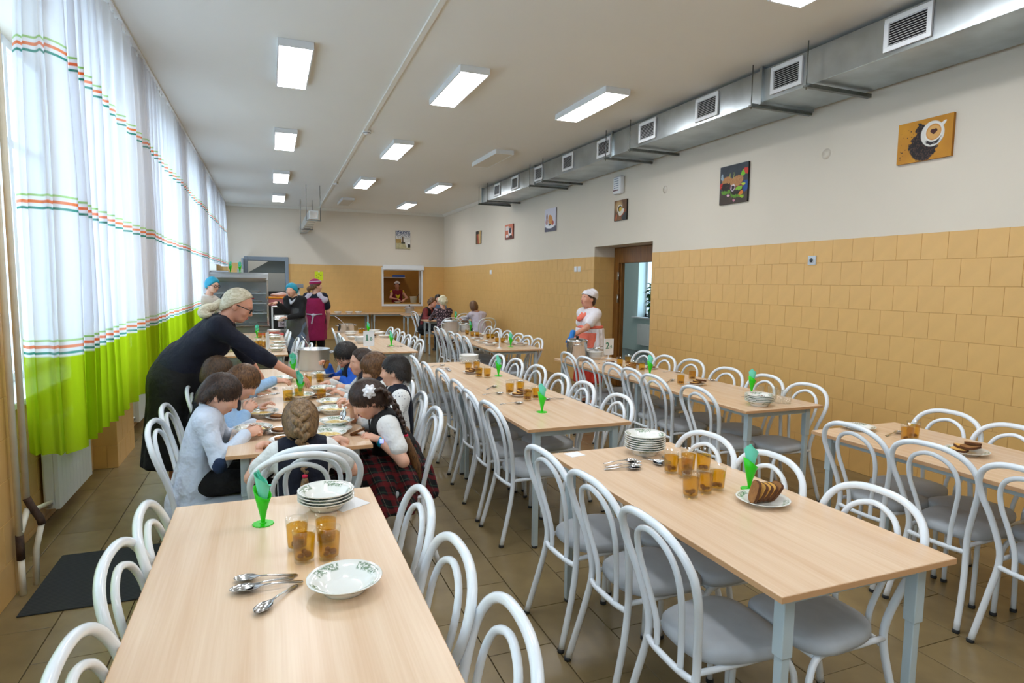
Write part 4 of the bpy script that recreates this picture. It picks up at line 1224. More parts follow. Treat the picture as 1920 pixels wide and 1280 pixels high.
# --- table with one clean bowl
napkin_cone(-0.040, 2.317, 'green cone with teal napkin on the table with one clean bowl', 2.4)
paper(0.27, 2.42, 0.13, 0.11, 0.5, 'white paper napkin under the bowls on the front window-side table')
plates(0.186, 2.407, 4, 'four-bowl stack behind tea glasses', z=TH + 0.003)
glasses([(0.083, 1.960), (0.157, 1.953), (0.066, 2.060), (0.158, 2.075)], 'four tea glasses in front of the flowered bowls')
plate(0.181, 1.735, 'single clean white bowl with green flower rim next to four spoons', a=0.35)
for i, (b, h, z, w) in enumerate((((-0.082, 1.880), (0.074, 1.862), 0, 'longest reach'), ((-0.090, 1.818), (0.066, 1.855), 0.001, 'second'), ((-0.070, 1.806), (0.066, 1.808), 0.004, 'third'), ((-0.033, 1.690), (0.050, 1.795), 0, 'pointing to the photographer'))):
    spoon(b[0], b[1], h[0], h[1], 'steel spoon beside the single clean bowl, %s' % ('topmost of four', 'second of four', 'third of four', 'fourth, with bowl apart from the others')[i], TH + z)
# --- table with six tea glasses
plates(1.800, 2.665, 7, 'seven-bowl stack behind the six tea glasses', kinds=('deco',))
paper(1.444, 2.765, 0.085, 0.075, 0.15, 'white paper square on the corner of table with six tea glasses')
for i, (b, h, z) in enumerate((((1.625, 2.525), (1.47, 2.54), 0.010), ((1.635, 2.50), (1.465, 2.505), 0.005), ((1.59, 2.44), (1.435, 2.49), 0), ((1.61, 2.46), (1.45, 2.515), 0.004))):
    spoon(b[0], b[1], h[0], h[1], 'steel spoon, %s of four heaped near the white paper square' % ORD[i], TH + z)
for i, (b, h, z) in enumerate((((1.745, 2.47), (1.755, 2.61), 0), ((1.765, 2.48), (1.66, 2.585), 0.003), ((1.79, 2.455), (1.85, 2.57), 0.002))):
    spoon(b[0], b[1], h[0], h[1], 'steel spoon, %s of three between bowl stack and tea glasses' % ORD[i], TH + z)
glasses([(1.732, 2.345), (1.752, 2.265), (1.825, 2.34), (1.89, 2.31), (1.609, 2.040)], 'tea glasses clustered behind the bread plate')
glass(1.700, 2.064, 'glass of amber fruit tea, middle of three in front, beside the bread plate', grp='tea glasses clustered behind the bread plate')
glass(1.779, 2.080, 'glass of amber fruit tea standing closest to the bread plate cone', grp='tea glasses clustered behind the bread plate')
napkin_cone(1.915, 2.035, 'green cone with teal napkin behind the fanned bread slices', 2.9)
bread_plate(1.847, 1.885, FAN, 'in front of the green cone, slices fanned')
# --- table by the power socket
plate(3.386, 2.715, 'white flowered plate alone at the corner of table by the socket', kind='flat', a=0.3)
spoon(3.52, 2.545, 3.37, 2.515, 'steel spoon next to two tea glasses near tiled wall')
glasses([(3.375, 2.385), (3.48, 2.425)], 'two tea glasses on the table by the socket')
bread_plate(3.447, 2.105, [(-0.035, 0.02, 'wheat', PI / 2, 0.2), (0.01, 0.03, 'wheat', PI / 2 + .1, .9), (0.0, -0.015, 'rye', PI / 2 - .1, 1.4), (0.04, -0.005, 'rye', PI / 2 + .15, 2.2)], 'near the two tea glasses by the socket')
# --- long middle table
plates(2.0, 6.35, 6, 'six-plate stack at far end of middle table', kinds=('white',))
glasses([(1.80, 5.40), (1.865, 5.35), (1.82, 5.80), (1.925, 5.85)], 'tea glasses around far bread plate of middle table')
bread_plate(1.80, 5.63, FLAT3, 'at far part of middle table', 'saucer')
napkin_cone(1.993, 5.40, 'green cone with teal napkin, farther of two on middle table', 2.6)
glasses([(1.78, 4.19), (1.865, 4.225), (1.755, 4.49), (1.86, 4.53)], 'tea glasses around near bread plate of middle table')
bread_plate(1.795, 4.375, FLAT3, 'at near part of middle table', 'saucer')
napkin_cone(1.713, 3.775, 'green cone with teal napkin, nearer of two on middle table', 2.9)
for i, (b, h) in enumerate((((1.67, 4.09), (1.51, 4.11)), ((1.67, 4.50), (1.51, 4.50)), ((1.74, 4.81), (1.58, 4.66)), ((1.63, 5.83), (1.56, 5.98)), ((1.65, 5.97), (1.58, 6.10)), ((1.67, 6.23), (1.53, 6.18)), ((1.93, 4.16), (2.08, 4.17)), ((2.06, 5.02), (1.99, 5.15)))):
    spoon(b[0], b[1], h[0], h[1], ('steel spoon on middle table, %s along its window edge' % ORD[i]) if i < 6 else ('steel spoon on middle table, wall side, behind the near tea glasses' if i == 6 else 'steel spoon on middle table, wall side, near its joint'))
# --- 2б table
plate(3.51, 5.93, 'saucer of dark bread on the sign-two table by its sign', kind='saucer')
bread(3.51, 5.93, TH + 0.02, 'rye', (PI / 2, 0, 0.4), 'dark rye slice on the saucer next to the sign-two stand', 'bread on the plates')
glasses([(3.46, 5.64), (3.66, 5.80), (3.44, 5.35), (3.505, 5.29)], 'tea glasses on the sign-two table')
bread_plate(3.55, 5.56, FLAT3, 'between tea glasses of the sign-two table', 'saucer')
napkin_cone(3.441, 5.05, 'green cone with teal napkin on the sign-two table', 2.8)
plate(3.70, 5.42, 'small plate with bread behind the cone of the sign-two table', kind='saucer')
bread(3.70, 5.42, TH + 0.02, 'rye', (PI / 2, 0, 1.0), 'dark rye slice behind the cone of the sign-two table', 'bread on the plates')
spoon(3.30, 6.02, 3.36, 5.90, 'steel spoon at the far end of the sign-two table')
glasses([(3.37, 4.47), (3.64, 4.66)], 'two tea glasses by the bread at the empty-glass table')
bread_plate(3.49, 4.41, FLAT3, 'on the table with empty glasses', 'saucer')
spoon(3.42, 4.66, 3.26, 4.56, 'steel spoon by the bread on table with empty glasses')
spoon(3.80, 5.10, 3.70, 5.16, 'steel spoon at the wall edge where the two tables join')
spoon(3.78, 4.55, 3.66, 4.64, 'steel spoon behind tea glass near wall edge of empty-glass table')
napkin_cone(3.679, 3.94, 'green cone with pale napkin on table with empty glasses', 3.0)
zt = plates(3.347, 3.50, 5, 'stack of five flowered plates beside the empty glasses')
spoon(3.36, 3.50, 3.24, 3.56, 'steel spoon lying in the plate stack beside empty glasses', zt + 0.010)
spoon(3.33, 3.48, 3.45, 3.55, 'second steel spoon lying in the plate stack beside empty glasses', zt + 0.013)
glasses([(3.545, 3.53), (3.60, 3.49), (3.625, 3.66), (3.53, 3.70)], 'four empty glasses by the plate stack', tea=False)

# --- pots, ladles, signs
def pot(x, y, r, h, m, label, lid=False, z=TH, a=0.4):
    t = thing('cooking_pot', label, 'pot', (x, y, z), a)
    MB().lathe([(0, 0.003), (r * 0.97, 0.0), (r, 0.01), (r, h), (r + 0.006, h + 0.002), (r + 0.006, h + 0.006), (r - 0.004, h + 0.004), (r - 0.004, 0.012), (0, 0.010)], 32).build('body', m, t)
    for s in (-1, 1):
        MB().tube(spline([(s * r, -0.045, h * 0.82), (s * (r + 0.035), -0.035, h * 0.86), (s * (r + 0.042), 0, h * 0.87), (s * (r + 0.035), 0.035, h * 0.86), (s * r, 0.045, h * 0.82)], 4), 0.008, 8).build('handle', m, t)
    if lid:
        g = MB().lathe([(r + 0.004, h + 0.006), (r, h + 0.016), (r * 0.6, h + 0.034), (0, h + 0.04)], 28).build('lid', m, t)
        MB().lathe([(0.012, h + 0.038), (0.02, h + 0.052), (0.018, h + 0.062), (0, h + 0.064)], 12).build('knob', M_black, g)
    else:
        MB().lathe([(0, h * 0.72), (r - 0.006, h * 0.72)], 28, close=False).build('soup', M_soup, t)
    return t
def ladle(p0, p1, label, m=None):
    """bowl centre, handle end"""
    a, b = Vector(p0), Vector(p1)
    t = thing('ladle', label, 'ladle', p0)
    MB().lathe([(0.0, -0.03), (0.025, -0.024), (0.042, -0.006), (0.046, 0.01), (0.043, 0.01), (0.038, -0.004), (0.022, -0.021), (0, -0.027)], 18).build('bowl', M_steel2, t)
    d = b - a
    MB().tube([Vector((0, 0, 0)) + d.normalized() * 0.045, d * 0.5 + Vector((0, 0, 0.01)), d], 0.007, 8, flat=0.5).build('handle', m or M_spoon, t)
pot(0.392, 6.33, 0.150, 0.20, M_alu, "big open aluminium pot at far end of children's table", a=0.0)
ladle((0.38, 6.33, TH + 0.17), (0.28, 6.36, TH + 0.34), "steel ladle standing in the big aluminium pot of children's table")
pot(3.30, 6.32, 0.118, 0.215, M_steel2, 'shiny lidded steel pot before the cook in white', lid=True, a=1.2)
plates(3.52, 6.30, 5, 'stack of white plates between steel pot and sign-two stand', kinds=('white',), dz=0.0135)
plates(3.42, 6.45, 6, 'taller stack of white plates behind the steel pot', kinds=('white',), dz=0.0135)
ladle((3.535, 6.29, TH + 0.125), (3.66, 6.36, TH + 0.14), 'steel ladle lying on the plate stack before the sign-two stand')
pot(1.20, 10.80, 0.135, 0.14, M_steel2, 'open steel pot with ladle on the sign-one table', a=0.2)
ladle((1.20, 10.80, TH + 0.12), (1.03, 10.86, TH + 0.27), 'ladle with pale handle in the steel pot of sign-one table', M_white)
pot(2.955, 10.45, 0.135, 0.185, M_alu, 'lidded aluminium pot on far table by the tiled wall', lid=True, a=0.3)
plates(3.22, 10.50, 7, 'stack of white plates beside the lidded aluminium pot', kinds=('white',), dz=0.014)
ladle((3.25, 10.46, TH + 0.15), (3.12, 10.48, TH + 0.17), 'ladle lying on plates beside the lidded aluminium pot')
pot(3.756, 17.66, 0.125, 0.155, M_alu, 'lidded aluminium pot on side table below the hatch', lid=True, z=0.75, a=0.0)
M_txt = mat('green_lettering', rgb(20, 120, 92), 0.5)
def text_mesh(s, size, bold=0.0):
    c = bpy.data.curves.new('lettering', 'FONT')
    c.body = s; c.size = size; c.align_x = 'CENTER'; c.align_y = 'CENTER'; c.offset = bold; c.extrude = 0.0008
    o = bpy.data.objects.new('lettering', c)
    COL.objects.link(o)
    dg = bpy.context.evaluated_depsgraph_get()
    me = bpy.data.meshes.new_from_object(o.evaluated_get(dg))
    COL.objects.unlink(o); bpy.data.objects.remove(o)
    me.materials.clear(); me.materials.append(M_txt)
    return me
def sign(x, y, big, small, label, rz=0.0):
    t = thing('sign_stand', label, 'sign', (x, y, TH), rz)
    MB().lathe([(0.045, 0), (0.045, 0.004), (0.02, 0.012), (0.009, 0.02), (0.008, 0.045), (0.014, 0.052), (0, 0.053)], 20).build('foot', M_white, t)
    w, h, z0 = 0.068, 0.19, 0.052
    MB().box((-w, -0.004, z0), (w, 0.004, z0 + h), bev=0.0015).build('panel', M_white, t)
    fr_ = MB()
    for lo, hi in (((-w, -0.0065, z0), (w, -0.0035, z0 + 0.008)), ((-w, -0.0065, z0 + h - 0.008), (w, -0.0035, z0 + h)), ((-w, -0.0065, z0), (-w + 0.008, -0.0035, z0 + h)), ((w - 0.008, -0.0065, z0), (w, -0.0035, z0 + h))):
        fr_.box(lo, hi)
    fr_.build('border', M_pvc, t)
    if big:
        for s, sz, dx, dz, bo in ((big, 0.105, -0.022, 0.105, 0.0015), (small, 0.055, 0.03, 0.088, 0.0006)):
            q = put('lettering', text_mesh(s, sz, bo), t, (dx, -0.0052, z0 + dz))
            q.rotation_euler = (PI / 2, 0, 0)
        if big == '1':
            MB().box((-0.043, -0.0056, z0 + 0.066), (-0.002, -0.0046, z0 + 0.072)).build('lettering', M_txt, t)
sign(3.689, 6.27, '2', 'б', 'white sign stand reading 2б in green beside the plate stack', 0.15)
sign(1.165, 7.95, '1', 'B', 'white sign stand reading 1В in green on its table', -0.05)
sign(2.859, 7.72, '', '', 'white sign stand seen edge-on on far table by tiled wall', 1.15)
sign(-0.037, 7.95, '', '', 'white sign stand seen edge-on before the display case', 1.35)

# --- children's table
CT = "children's table"
for (x, y, l) in ((-0.103, 3.75, 'before the boy in pale shirt with elbow patch'), (-0.065, 4.20, 'before the brown-haired boy holding a spoon'), (0.39, 4.44, 'before the straight-haired girl, second from the bows'), (0.375, 4.17, 'before the boy with short dark hair'), (0.36, 3.80, 'before the girl with white bows'), (0.283, 3.50, 'before the braided girl')):
    plate(x, y, 'flowered bowl of yellow noodle soup %s' % l, soup=True, grp='soup bowls')
plate(0.193, 4.74, "flowered soup bowl under the teal napkin of children's table", soup=True, grp='soup bowls')
plate(0.372, 5.02, "flowered soup bowl by the profile girl at children's table", soup=True, grp='soup bowls')
plate(0.43, 5.80, 'flowered soup bowl before the boy in blue with glasses', soup=True, grp='soup bowls')
plate(0.10, 5.62, "flowered soup bowl by the bending woman's sleeve", soup=True, grp='soup bowls')
plate(-0.10, 5.2, "flowered soup bowl before the boy stretching his arm", soup=True, grp='soup bowls')
plate(0.33, 3.655, 'greenish rimmed plate behind the braided girl soup bowl', kind='flat', z=TH)
for (x, y, l, k) in ((0.04, 4.10, 'with brown bread beside the spoon boy', 'rye'), (0.045, 3.72, 'with brown bread beside the patched boy', 'rye'), (0.335, 4.80, 'with bread beneath the near glass', 'rye'), (0.06, 3.50, 'with bread by the braided girl', 'rye')):
    plate(x, y, 'white saucer %s' % l, kind='saucer', grp='saucers')
    bread(x - 0.01, y, TH + 0.019, k, (PI / 2, 0, 0.7 + x), 'dark bread slice on saucer %s' % l, 'bread on the plates')
plate(0.24, 4.24, 'white saucer holding a fork in the middle of children table', kind='saucer', grp='saucers')
spoon(0.25, 4.24, 0.15, 4.3, 'steel spoon on the empty saucer amid the soup bowls', TH + 0.012)
bread(-0.03, 3.40, TH + 0.009, 'rye', (PI / 2, 0, 0.3), "dark bread slice lying on the near edge of children's table", 'bread on the plates')
bread(0.447, 3.535, TH + 0.017, 'wheat', (1.15, 0, 0.9), 'yellow bread chunk by the hand of girl with bows', 'bread on the plates')
glasses([(0.105, 4.66), (0.185, 4.72)], "two tea glasses beneath the woman's reaching hand")
glass(0.335, 4.64, "glass of amber fruit tea by the soup bowls, centre of children's table", grp="tea glasses on children's table")
glass(0.385, 5.43, "glass of amber fruit tea farthest along children's table, near the boy in blue", grp="tea glasses on children's table")
glass(0.275, 5.29, "glass of amber fruit tea behind the woman's fingers", grp="tea glasses on children's table")
glass(0.245, 5.38, "second glass of amber fruit tea behind the woman's fingers", grp="tea glasses on children's table")
napkin_cone(0.20, 4.86, "green cone with teal napkin between bowls of children's table", 2.0)
napkin_cone(0.19, 6.05, "green cone beside the big aluminium pot on children's table", 1.0)
spoon(0.36, 5.22, 0.26, 5.30, "steel spoon lying on children's table beyond the joint")
spoon(0.02, 5.25, -0.08, 5.36, "steel spoon lying under the stretched arm on children's table")

# --- far tables
for i, (x, y) in enumerate(((0.07, 8.10), (0.08, 8.50), (0.11, 8.95), (0.06, 9.75), (0.04, 10.1), (-0.40, 8.2), (-0.42, 8.8), (-0.40, 9.9))):
    plate(x, y, 'flowered plate, %s on far table before display case' % (ORD + ['seventh', 'eighth'])[i], soup=(i % 2 == 0), grp='plates on the far table before display case')
glasses([(-0.17, 8.56), (-0.09, 8.47), (-0.13, 8.66), (-0.05, 8.57)], 'tea glasses by the edge-on sign before display case')
glasses([(-0.15, 9.9), (-0.07, 9.95)], 'tea glasses beside the cone before display case')
napkin_cone(-0.19, 10.05, 'green cone with bent teal napkin before the display case', 0.5)
t = MB().box((-0.2, -0.15, 0), (0.2, 0.15, 0.012), bev=0.004).build('serving_tray', M_red, None, (0.0, 10.62, TH))
tag(t, 'red plastic tray at far end of table before display case', 'tray')
plates(0.05, 10.62, 3, 'small stack of plates on the red tray', kinds=('white',), z=TH + 0.012)
for i, (x, y) in enumerate(((1.16, 9.50), (1.20, 10.15), (1.25, 10.50), (1.66, 9.65), (1.68, 10.25), (1.66, 10.70))):
    plate(x, y, 'plate of food, %s on the sign-one table' % ORD[i], soup=(i % 3 == 0), kind='white', grp='plates on sign-one table')
plates(1.20, 8.85, 5, 'stack of white plates behind the sign-one stand', kinds=('white',), dz=0.013)
glasses([(1.38, 10.35), (1.44, 10.40)], 'tea glasses behind the sign-one stand')
napkin_cone(1.54, 8.43, 'green cone with pale napkin in front on the sign-one table', 2.6)
napkin_cone(1.53, 10.48, 'green cone with teal napkin farther back on the sign-one table', 2.9)
bread_plate(1.48, 9.75, FLAT3, 'on the sign-one table', 'saucer')
spoon(1.47, 8.25, 1.55, 8.22, 'steel spoon before the front cone of the sign-one table')
spoon(1.64, 8.24, 1.56, 8.21, 'second steel spoon before the front cone of the sign-one table')
glasses([(3.05, 9.80), (3.02, 9.42), (3.10, 9.40), (3.15, 9.02), (3.22, 9.0), (3.05, 8.33)], 'tea glasses on far table by tiled wall')
glass(3.13, 8.31, 'glass of amber fruit tea closest to edge-on sign on far table', grp='tea glasses on far table by tiled wall')
for i, (x, y) in enumerate(((3.18, 9.55), (2.92, 8.86), (2.86, 8.45), (2.86, 8.10), (3.20, 8.18), (3.26, 7.96))):
    plate(x, y, 'plate of food, %s on far table by tiled wall' % ORD[i], kind='white', grp='plates on far table by tiled wall')
    bread(x, y, TH + 0.033, 'rye' if i % 2 else 'wheat', (PI / 2, 0, i), 'piece of bread on the %s plate of far table by tiled wall' % ORD[i], 'bread on the plates')
plate(2.80, 10.0, 'saucer with bread before lidded aluminium pot', kind='saucer')
bread(2.80, 10.0, TH + 0.02, 'rye', (PI / 2, 0, 1), 'dark bread slice on saucer before the lidded aluminium pot', 'bread on the plates')
napkin_cone(3.50 - 0.13, 10.62, 'green cone with teal napkin by plates of far table', 2.2)
napkin_cone(3.077, 7.86, 'green cone with pale napkin next to edge-on sign on far table', 2.9)
for i, x in enumerate((1.75, 2.05, 2.3)):
    plates(x, 17.6, 2, ('first', 'second', 'third')[i] + ' plate pair on the back side table', kinds=('white',), z=0.75, dz=0.014)
spoon(2.33, 17.55, 2.48, 17.58, 'steel spoon on plates of the back side table', 0.80)
napkin_cone(4.05, 13.9, 'green cone on the small table of talking women', 1.0)
# ================================================================== PEOPLE
# bodies and clothes are grown as smooth implicit surfaces on a grid and meshed with surface nets
def V3(p): return np.array(p, float)
def unit(v):
    v = V3(v); return v / (np.linalg.norm(v) + 1e-12)
def smin(a, b, k):
    h = np.maximum(k - np.abs(a - b), 0) / k
    return np.minimum(a, b) - h * h * k * 0.25
def cap(a, b, ra, rb=None, k=0.02, f=None, q=1.0, op='+'):
    return dict(t='cap', a=V3(a), b=V3(b), ra=ra, rb=ra if rb is None else rb, k=k, f=None if f is None else unit(f), q=q, op=op)
def ell(c, r, R=None, k=0.02, op='+'):
    return dict(t='ell', c=V3(c), r=V3(r), R=np.eye(3) if R is None else R, k=k, op=op)
CAPD = 0.07
def prim_box(p):
    if p['t'] == 'cap':
        r = max(p['ra'], p['rb'])
        return np.minimum(p['a'], p['b']) - r, np.maximum(p['a'], p['b']) + r
    r = max(p['r']); return p['c'] - r, p['c'] + r
def prim_d(p, X, Y, Z):
    if p['t'] == 'cap':
        a, b = p['a'], p['b']; d = b - a
        f, q = p['f'], p['q']
        px, py, pz = X - a[0], Y - a[1], Z - a[2]
        if f is not None and q != 1.0:
            e = f - unit(d) * np.dot(f, unit(d)) if np.linalg.norm(d) > 1e-6 else f
            e = unit(e)
            pf = px * e[0] + py * e[1] + pz * e[2]
            s = (1 / q - 1) * pf
            px, py, pz = px + s * e[0], py + s * e[1], pz + s * e[2]
        dd = d @ d + 1e-12
        t = np.clip((px * d[0] + py * d[1] + pz * d[2]) / dd, 0, 1)
        D = np.sqrt((px - t * d[0]) ** 2 + (py - t * d[1]) ** 2 + (pz - t * d[2]) ** 2)
        return (D - (p['ra'] + (p['rb'] - p['ra']) * t)) * (0.5 + 0.5 * q)
    R, c, r = p['R'], p['c'], p['r']
    px, py, pz = X - c[0], Y - c[1], Z - c[2]
    u = (px * R[0, 0] + py * R[1, 0] + pz * R[2, 0]) / r[0]
    v = (px * R[0, 1] + py * R[1, 1] + pz * R[2, 1]) / r[1]
    w = (px * R[0, 2] + py * R[1, 2] + pz * R[2, 2]) / r[2]
    k0 = np.sqrt(u * u + v * v + w * w)
    k1 = np.sqrt((u / r[0]) ** 2 + (v / r[1]) ** 2 + (w / r[2]) ** 2) + 1e-9
    return k0 * (k0 - 1.0) / k1
def sdf(prims, h, cuts=(), wob=None, kc=0.0):
    """prims -> (verts, quads). cuts: (point, normal) keeps the side away from the normal; wob(X,Y,Z) adds relief"""
    pos = [p for p in prims if p['op'] == '+']
    lo = np.min([prim_box(p)[0] for p in pos], 0) - 3 * h - 0.02
    hi = np.max([prim_box(p)[1] for p in pos], 0) + 3 * h + 0.02
    n = np.ceil((hi - lo) / h).astype(int) + 1
    ax = [lo[i] + h * np.arange(n[i]) for i in range(3)]
    F = np.full(n, CAPD)
    for p in prims:
        a, b = prim_box(p)
        i0 = np.maximum(np.floor((a - CAPD - lo) / h).astype(int), 0)
        i1 = np.minimum(np.ceil((b + CAPD - lo) / h).astype(int) + 1, n)
        if np.any(i1 <= i0): continue
        sl = tuple(slice(i0[j], i1[j]) for j in range(3))
        X, Y, Z = ax[0][sl[0]][:, None, None], ax[1][sl[1]][None, :, None], ax[2][sl[2]][None, None, :]
        d = prim_d(p, X, Y, Z)
        if p['op'] == '+': F[sl] = smin(F[sl], np.minimum(d, CAPD), p['k'])
        else: F[sl] = np.maximum(F[sl], -d)
    X, Y, Z = ax[0][:, None, None], ax[1][None, :, None], ax[2][None, None, :]
    if wob is not None: F = F + wob(X, Y, Z)
    for pt, nr in cuts:
        nr = unit(nr)
        D = (X - pt[0]) * nr[0] + (Y - pt[1]) * nr[1] + (Z - pt[2]) * nr[2]
        F = -smin(-F, -D, kc) if kc else np.maximum(F, D)
    return nets(F, lo, h)
def nets(F, lo, h):
    S = F < 0
    n = np.array(F.shape)
    cn = n - 1
    acc = np.zeros((int(np.prod(cn)), 3)); cnt = np.zeros(int(np.prod(cn)))
    quads = []
    def cid(i, j, k): return (i * cn[1] + j) * cn[2] + k
    for axis in range(3):
        o1, o2 = (axis + 1) % 3, (axis + 2) % 3
        a = [slice(None)] * 3; b = [slice(None)] * 3
        a[axis] = slice(0, -1); b[axis] = slice(1, None)
        A, B = F[tuple(a)], F[tuple(b)]
        sa, sb = S[tuple(a)], S[tuple(b)]
        idx = np.argwhere(sa != sb)
        if len(idx) == 0: continue
        ok = (idx[:, o1] > 0) & (idx[:, o1] < n[o1] - 1) & (idx[:, o2] > 0) & (idx[:, o2] < n[o2] - 1)
        idx = idx[ok]
        fa = A[tuple(idx.T)]; fb = B[tuple(idx.T)]
        pos = idx.astype(float); pos[:, axis] += fa / (fa - fb)
        cs = []
        for d1, d2 in ((0, 0), (-1, 0), (-1, -1), (0, -1)):
            c = idx.copy(); c[:, o1] += d1; c[:, o2] += d2
            q = cid(c[:, 0], c[:, 1], c[:, 2])
            np.add.at(acc, q, pos); np.add.at(cnt, q, 1)
            cs.append(q)
        Q = np.stack(cs, 1)
        fl = sa[tuple(idx.T)]
        Q[~fl] = Q[~fl][:, ::-1]
        quads.append(Q)
    if not quads: return np.zeros((0, 3)), np.zeros((0, 4), int)
    Q = np.concatenate(quads)
    used, inv = np.unique(Q, return_inverse=True)
    Vt = acc[used] / cnt[used][:, None]
    return lo + Vt * h, inv.reshape(Q.shape)
def sdf_add(mb, root, prims, h, cuts=(), mi=0, wob=None, kc=0.0):
    v, q = sdf(prims, h, cuts, wob, kc)
    if len(v) == 0: return
    v = v - V3(root)
    mb.add(v.tolist(), q.tolist(), mi, True)

M_skin = mat('skin', rgb(224, 172, 146), 0.5, sub=0.12, var=(14, 0.04))
M_skin2 = mat('skin_ruddy', rgb(214, 154, 128), 0.5, sub=0.12, var=(14, 0.05))
M_lip = mat('lips', rgb(186, 98, 92), 0.45)
M_eye = mat('eye_dark', rgb(28, 20, 18), 0.2)
M_eyew = mat('eye_white', rgb(232, 230, 226), 0.2)
def hair_mat(name, c1, c2, sc=(45, 45, 14)):
    m, n, l, p = new_mat(name); g = G(m)
    mp = n.new('ShaderNodeMapping'); mp.inputs['Scale'].default_value = sc
    l.new(g.tc.outputs['Object'], mp.inputs['Vector'])
    t = g.noise(3.0, 4, mp.outputs[0])
    q = n.new('ShaderNodeMapRange'); q.inputs['From Min'].default_value = 0.35; q.inputs['From Max'].default_value = 0.65
    l.new(t, q.inputs['Value'])
    g.done(g.mix(q.outputs[0], c1, c2))
    p.inputs['Roughness'].default_value = 0.42
    b = n.new('ShaderNodeBump'); b.inputs['Strength'].default_value = 0.28; b.inputs['Distance'].default_value = 0.004
    l.new(t, b.inputs['Height']); l.new(b.outputs[0], p.inputs['Normal'])
    return m
H_brown = hair_mat('hair_brown', rgb(52, 36, 24), rgb(104, 76, 50))
H_dkbrown = hair_mat('hair_dark_brown', rgb(34, 22, 16), rgb(72, 48, 34))
H_black = hair_mat('hair_black', rgb(14, 11, 10), rgb(44, 34, 30))
H_fair = hair_mat('hair_dark_blond', rgb(92, 68, 42), rgb(156, 122, 82))
H_blond = hair_mat('hair_grey_blond', rgb(186, 172, 136), rgb(232, 224, 202), (9, 60, 60))
H_light = hair_mat('hair_pale_curls', rgb(190, 178, 140), rgb(238, 230, 200), (40, 40, 40))
H_chest = hair_mat('hair_chestnut', rgb(70, 44, 24), rgb(130, 90, 52))
def cloth(name, c, rough=0.85, b=0.5, var=0.05):
    return mat(name, c, rough, var=(8, var), bump=(11, min(1.0, b * 1.6), 0.03))
C_navy = cloth('navy_knit', rgb(10, 16, 36))
C_blackc = cloth('black_cloth', rgb(16, 16, 19))
C_palesh = cloth('pale_blue_shirt', rgb(206, 216, 232), b=0.6)
C_blue = cloth('light_blue_shirt', rgb(160, 196, 232), b=0.6)
C_white = cloth('white_blouse', rgb(232, 232, 230), b=0.6)
C_patch = cloth('navy_patch', rgb(34, 52, 84))
C_magenta = cloth('magenta_apron', rgb(150, 18, 76))
C_lilacw = cloth('lilac_white_cloth', rgb(206, 198, 214), b=0.6)
C_coat = cloth('cream_coat', rgb(216, 210, 200))
C_coral = cloth('coral_cloth', rgb(240, 122, 100))
C_kitch = cloth('white_uniform', rgb(230, 226, 232), b=0.6)
C_glove = mat('blue_glove', rgb(20, 120, 205), 0.4)
C_redsk = cloth('red_skirt', rgb(196, 52, 34))
C_net = mat('blue_hair_net', rgb(30, 150, 178), 0.6, bump=(70, 0.6, 0.004))
C_jeans = cloth('blue_jeans', rgb(84, 112, 146))
C_royal = cloth('royal_blue_shirt', rgb(42, 104, 214), b=0.6)
C_maroon = cloth('maroon_vest', rgb(130, 28, 48))
C_yel = cloth('yellow_trim', rgb(226, 200, 40))
C_redsl = cloth('dark_red_blouse', rgb(110, 34, 36), var=0.3)
C_band = mat('hair_band', rgb(214, 26, 70), 0.6)
m, n, l, p = new_mat('patterned_jacket'); g = G(m)
g.done(g.mix(g.step(g.noise(38, 3), 0.56, 0.02, True), rgb(44, 30, 38), rgb(170, 142, 150))); p.inputs['Roughness'].default_value = 0.9
C_pat = m
m, n, l, p = new_mat('dotted_shirt'); g = G(m)
g.done(g.mix(g.step(g.voro(55, rand=0.3), 0.20, 0.03), rgb(234, 234, 232), rgb(52, 58, 80))); p.inputs['Roughness'].default_value = 0.9
C_dot = m
m, n, l, p = new_mat('tartan'); g = G(m)
def tart(c, f, o=0.0): return g.m('FRACT', g.m('ADD', g.m('MULTIPLY', c, f), o))
uu = g.m('ADD', g.x, g.m('MULTIPLY', g.z, 0.4)); vv = g.m('ADD', g.y, g.m('MULTIPLY', g.z, 0.9))
r1 = g.step(tart(uu, 13), 0.34, 0.03); r2_ = g.step(tart(vv, 13, 0.2), 0.34, 0.03)
c = g.mix(r1, rgb(10, 12, 16), rgb(84, 11, 18)); c = g.mix(g.m('MULTIPLY', r2_, 0.42), c, rgb(128, 18, 26))
c = g.mix(g.step(tart(uu, 13, 0.5), 0.035, 0.01), c, rgb(96, 84, 72)); c = g.mix(g.step(tart(vv, 13, 0.7), 0.05, 0.01), c, rgb(40, 70, 56))
g.done(c); p.inputs['Roughness'].default_value = 0.9
C_tartan = m
C_film = clear_mat('clear_apron_film', (0.98, 0.99, 1.0, 1), 0.05, 0.3, mix=0.16, body=(0.9, 0.93, 0.95, 1))

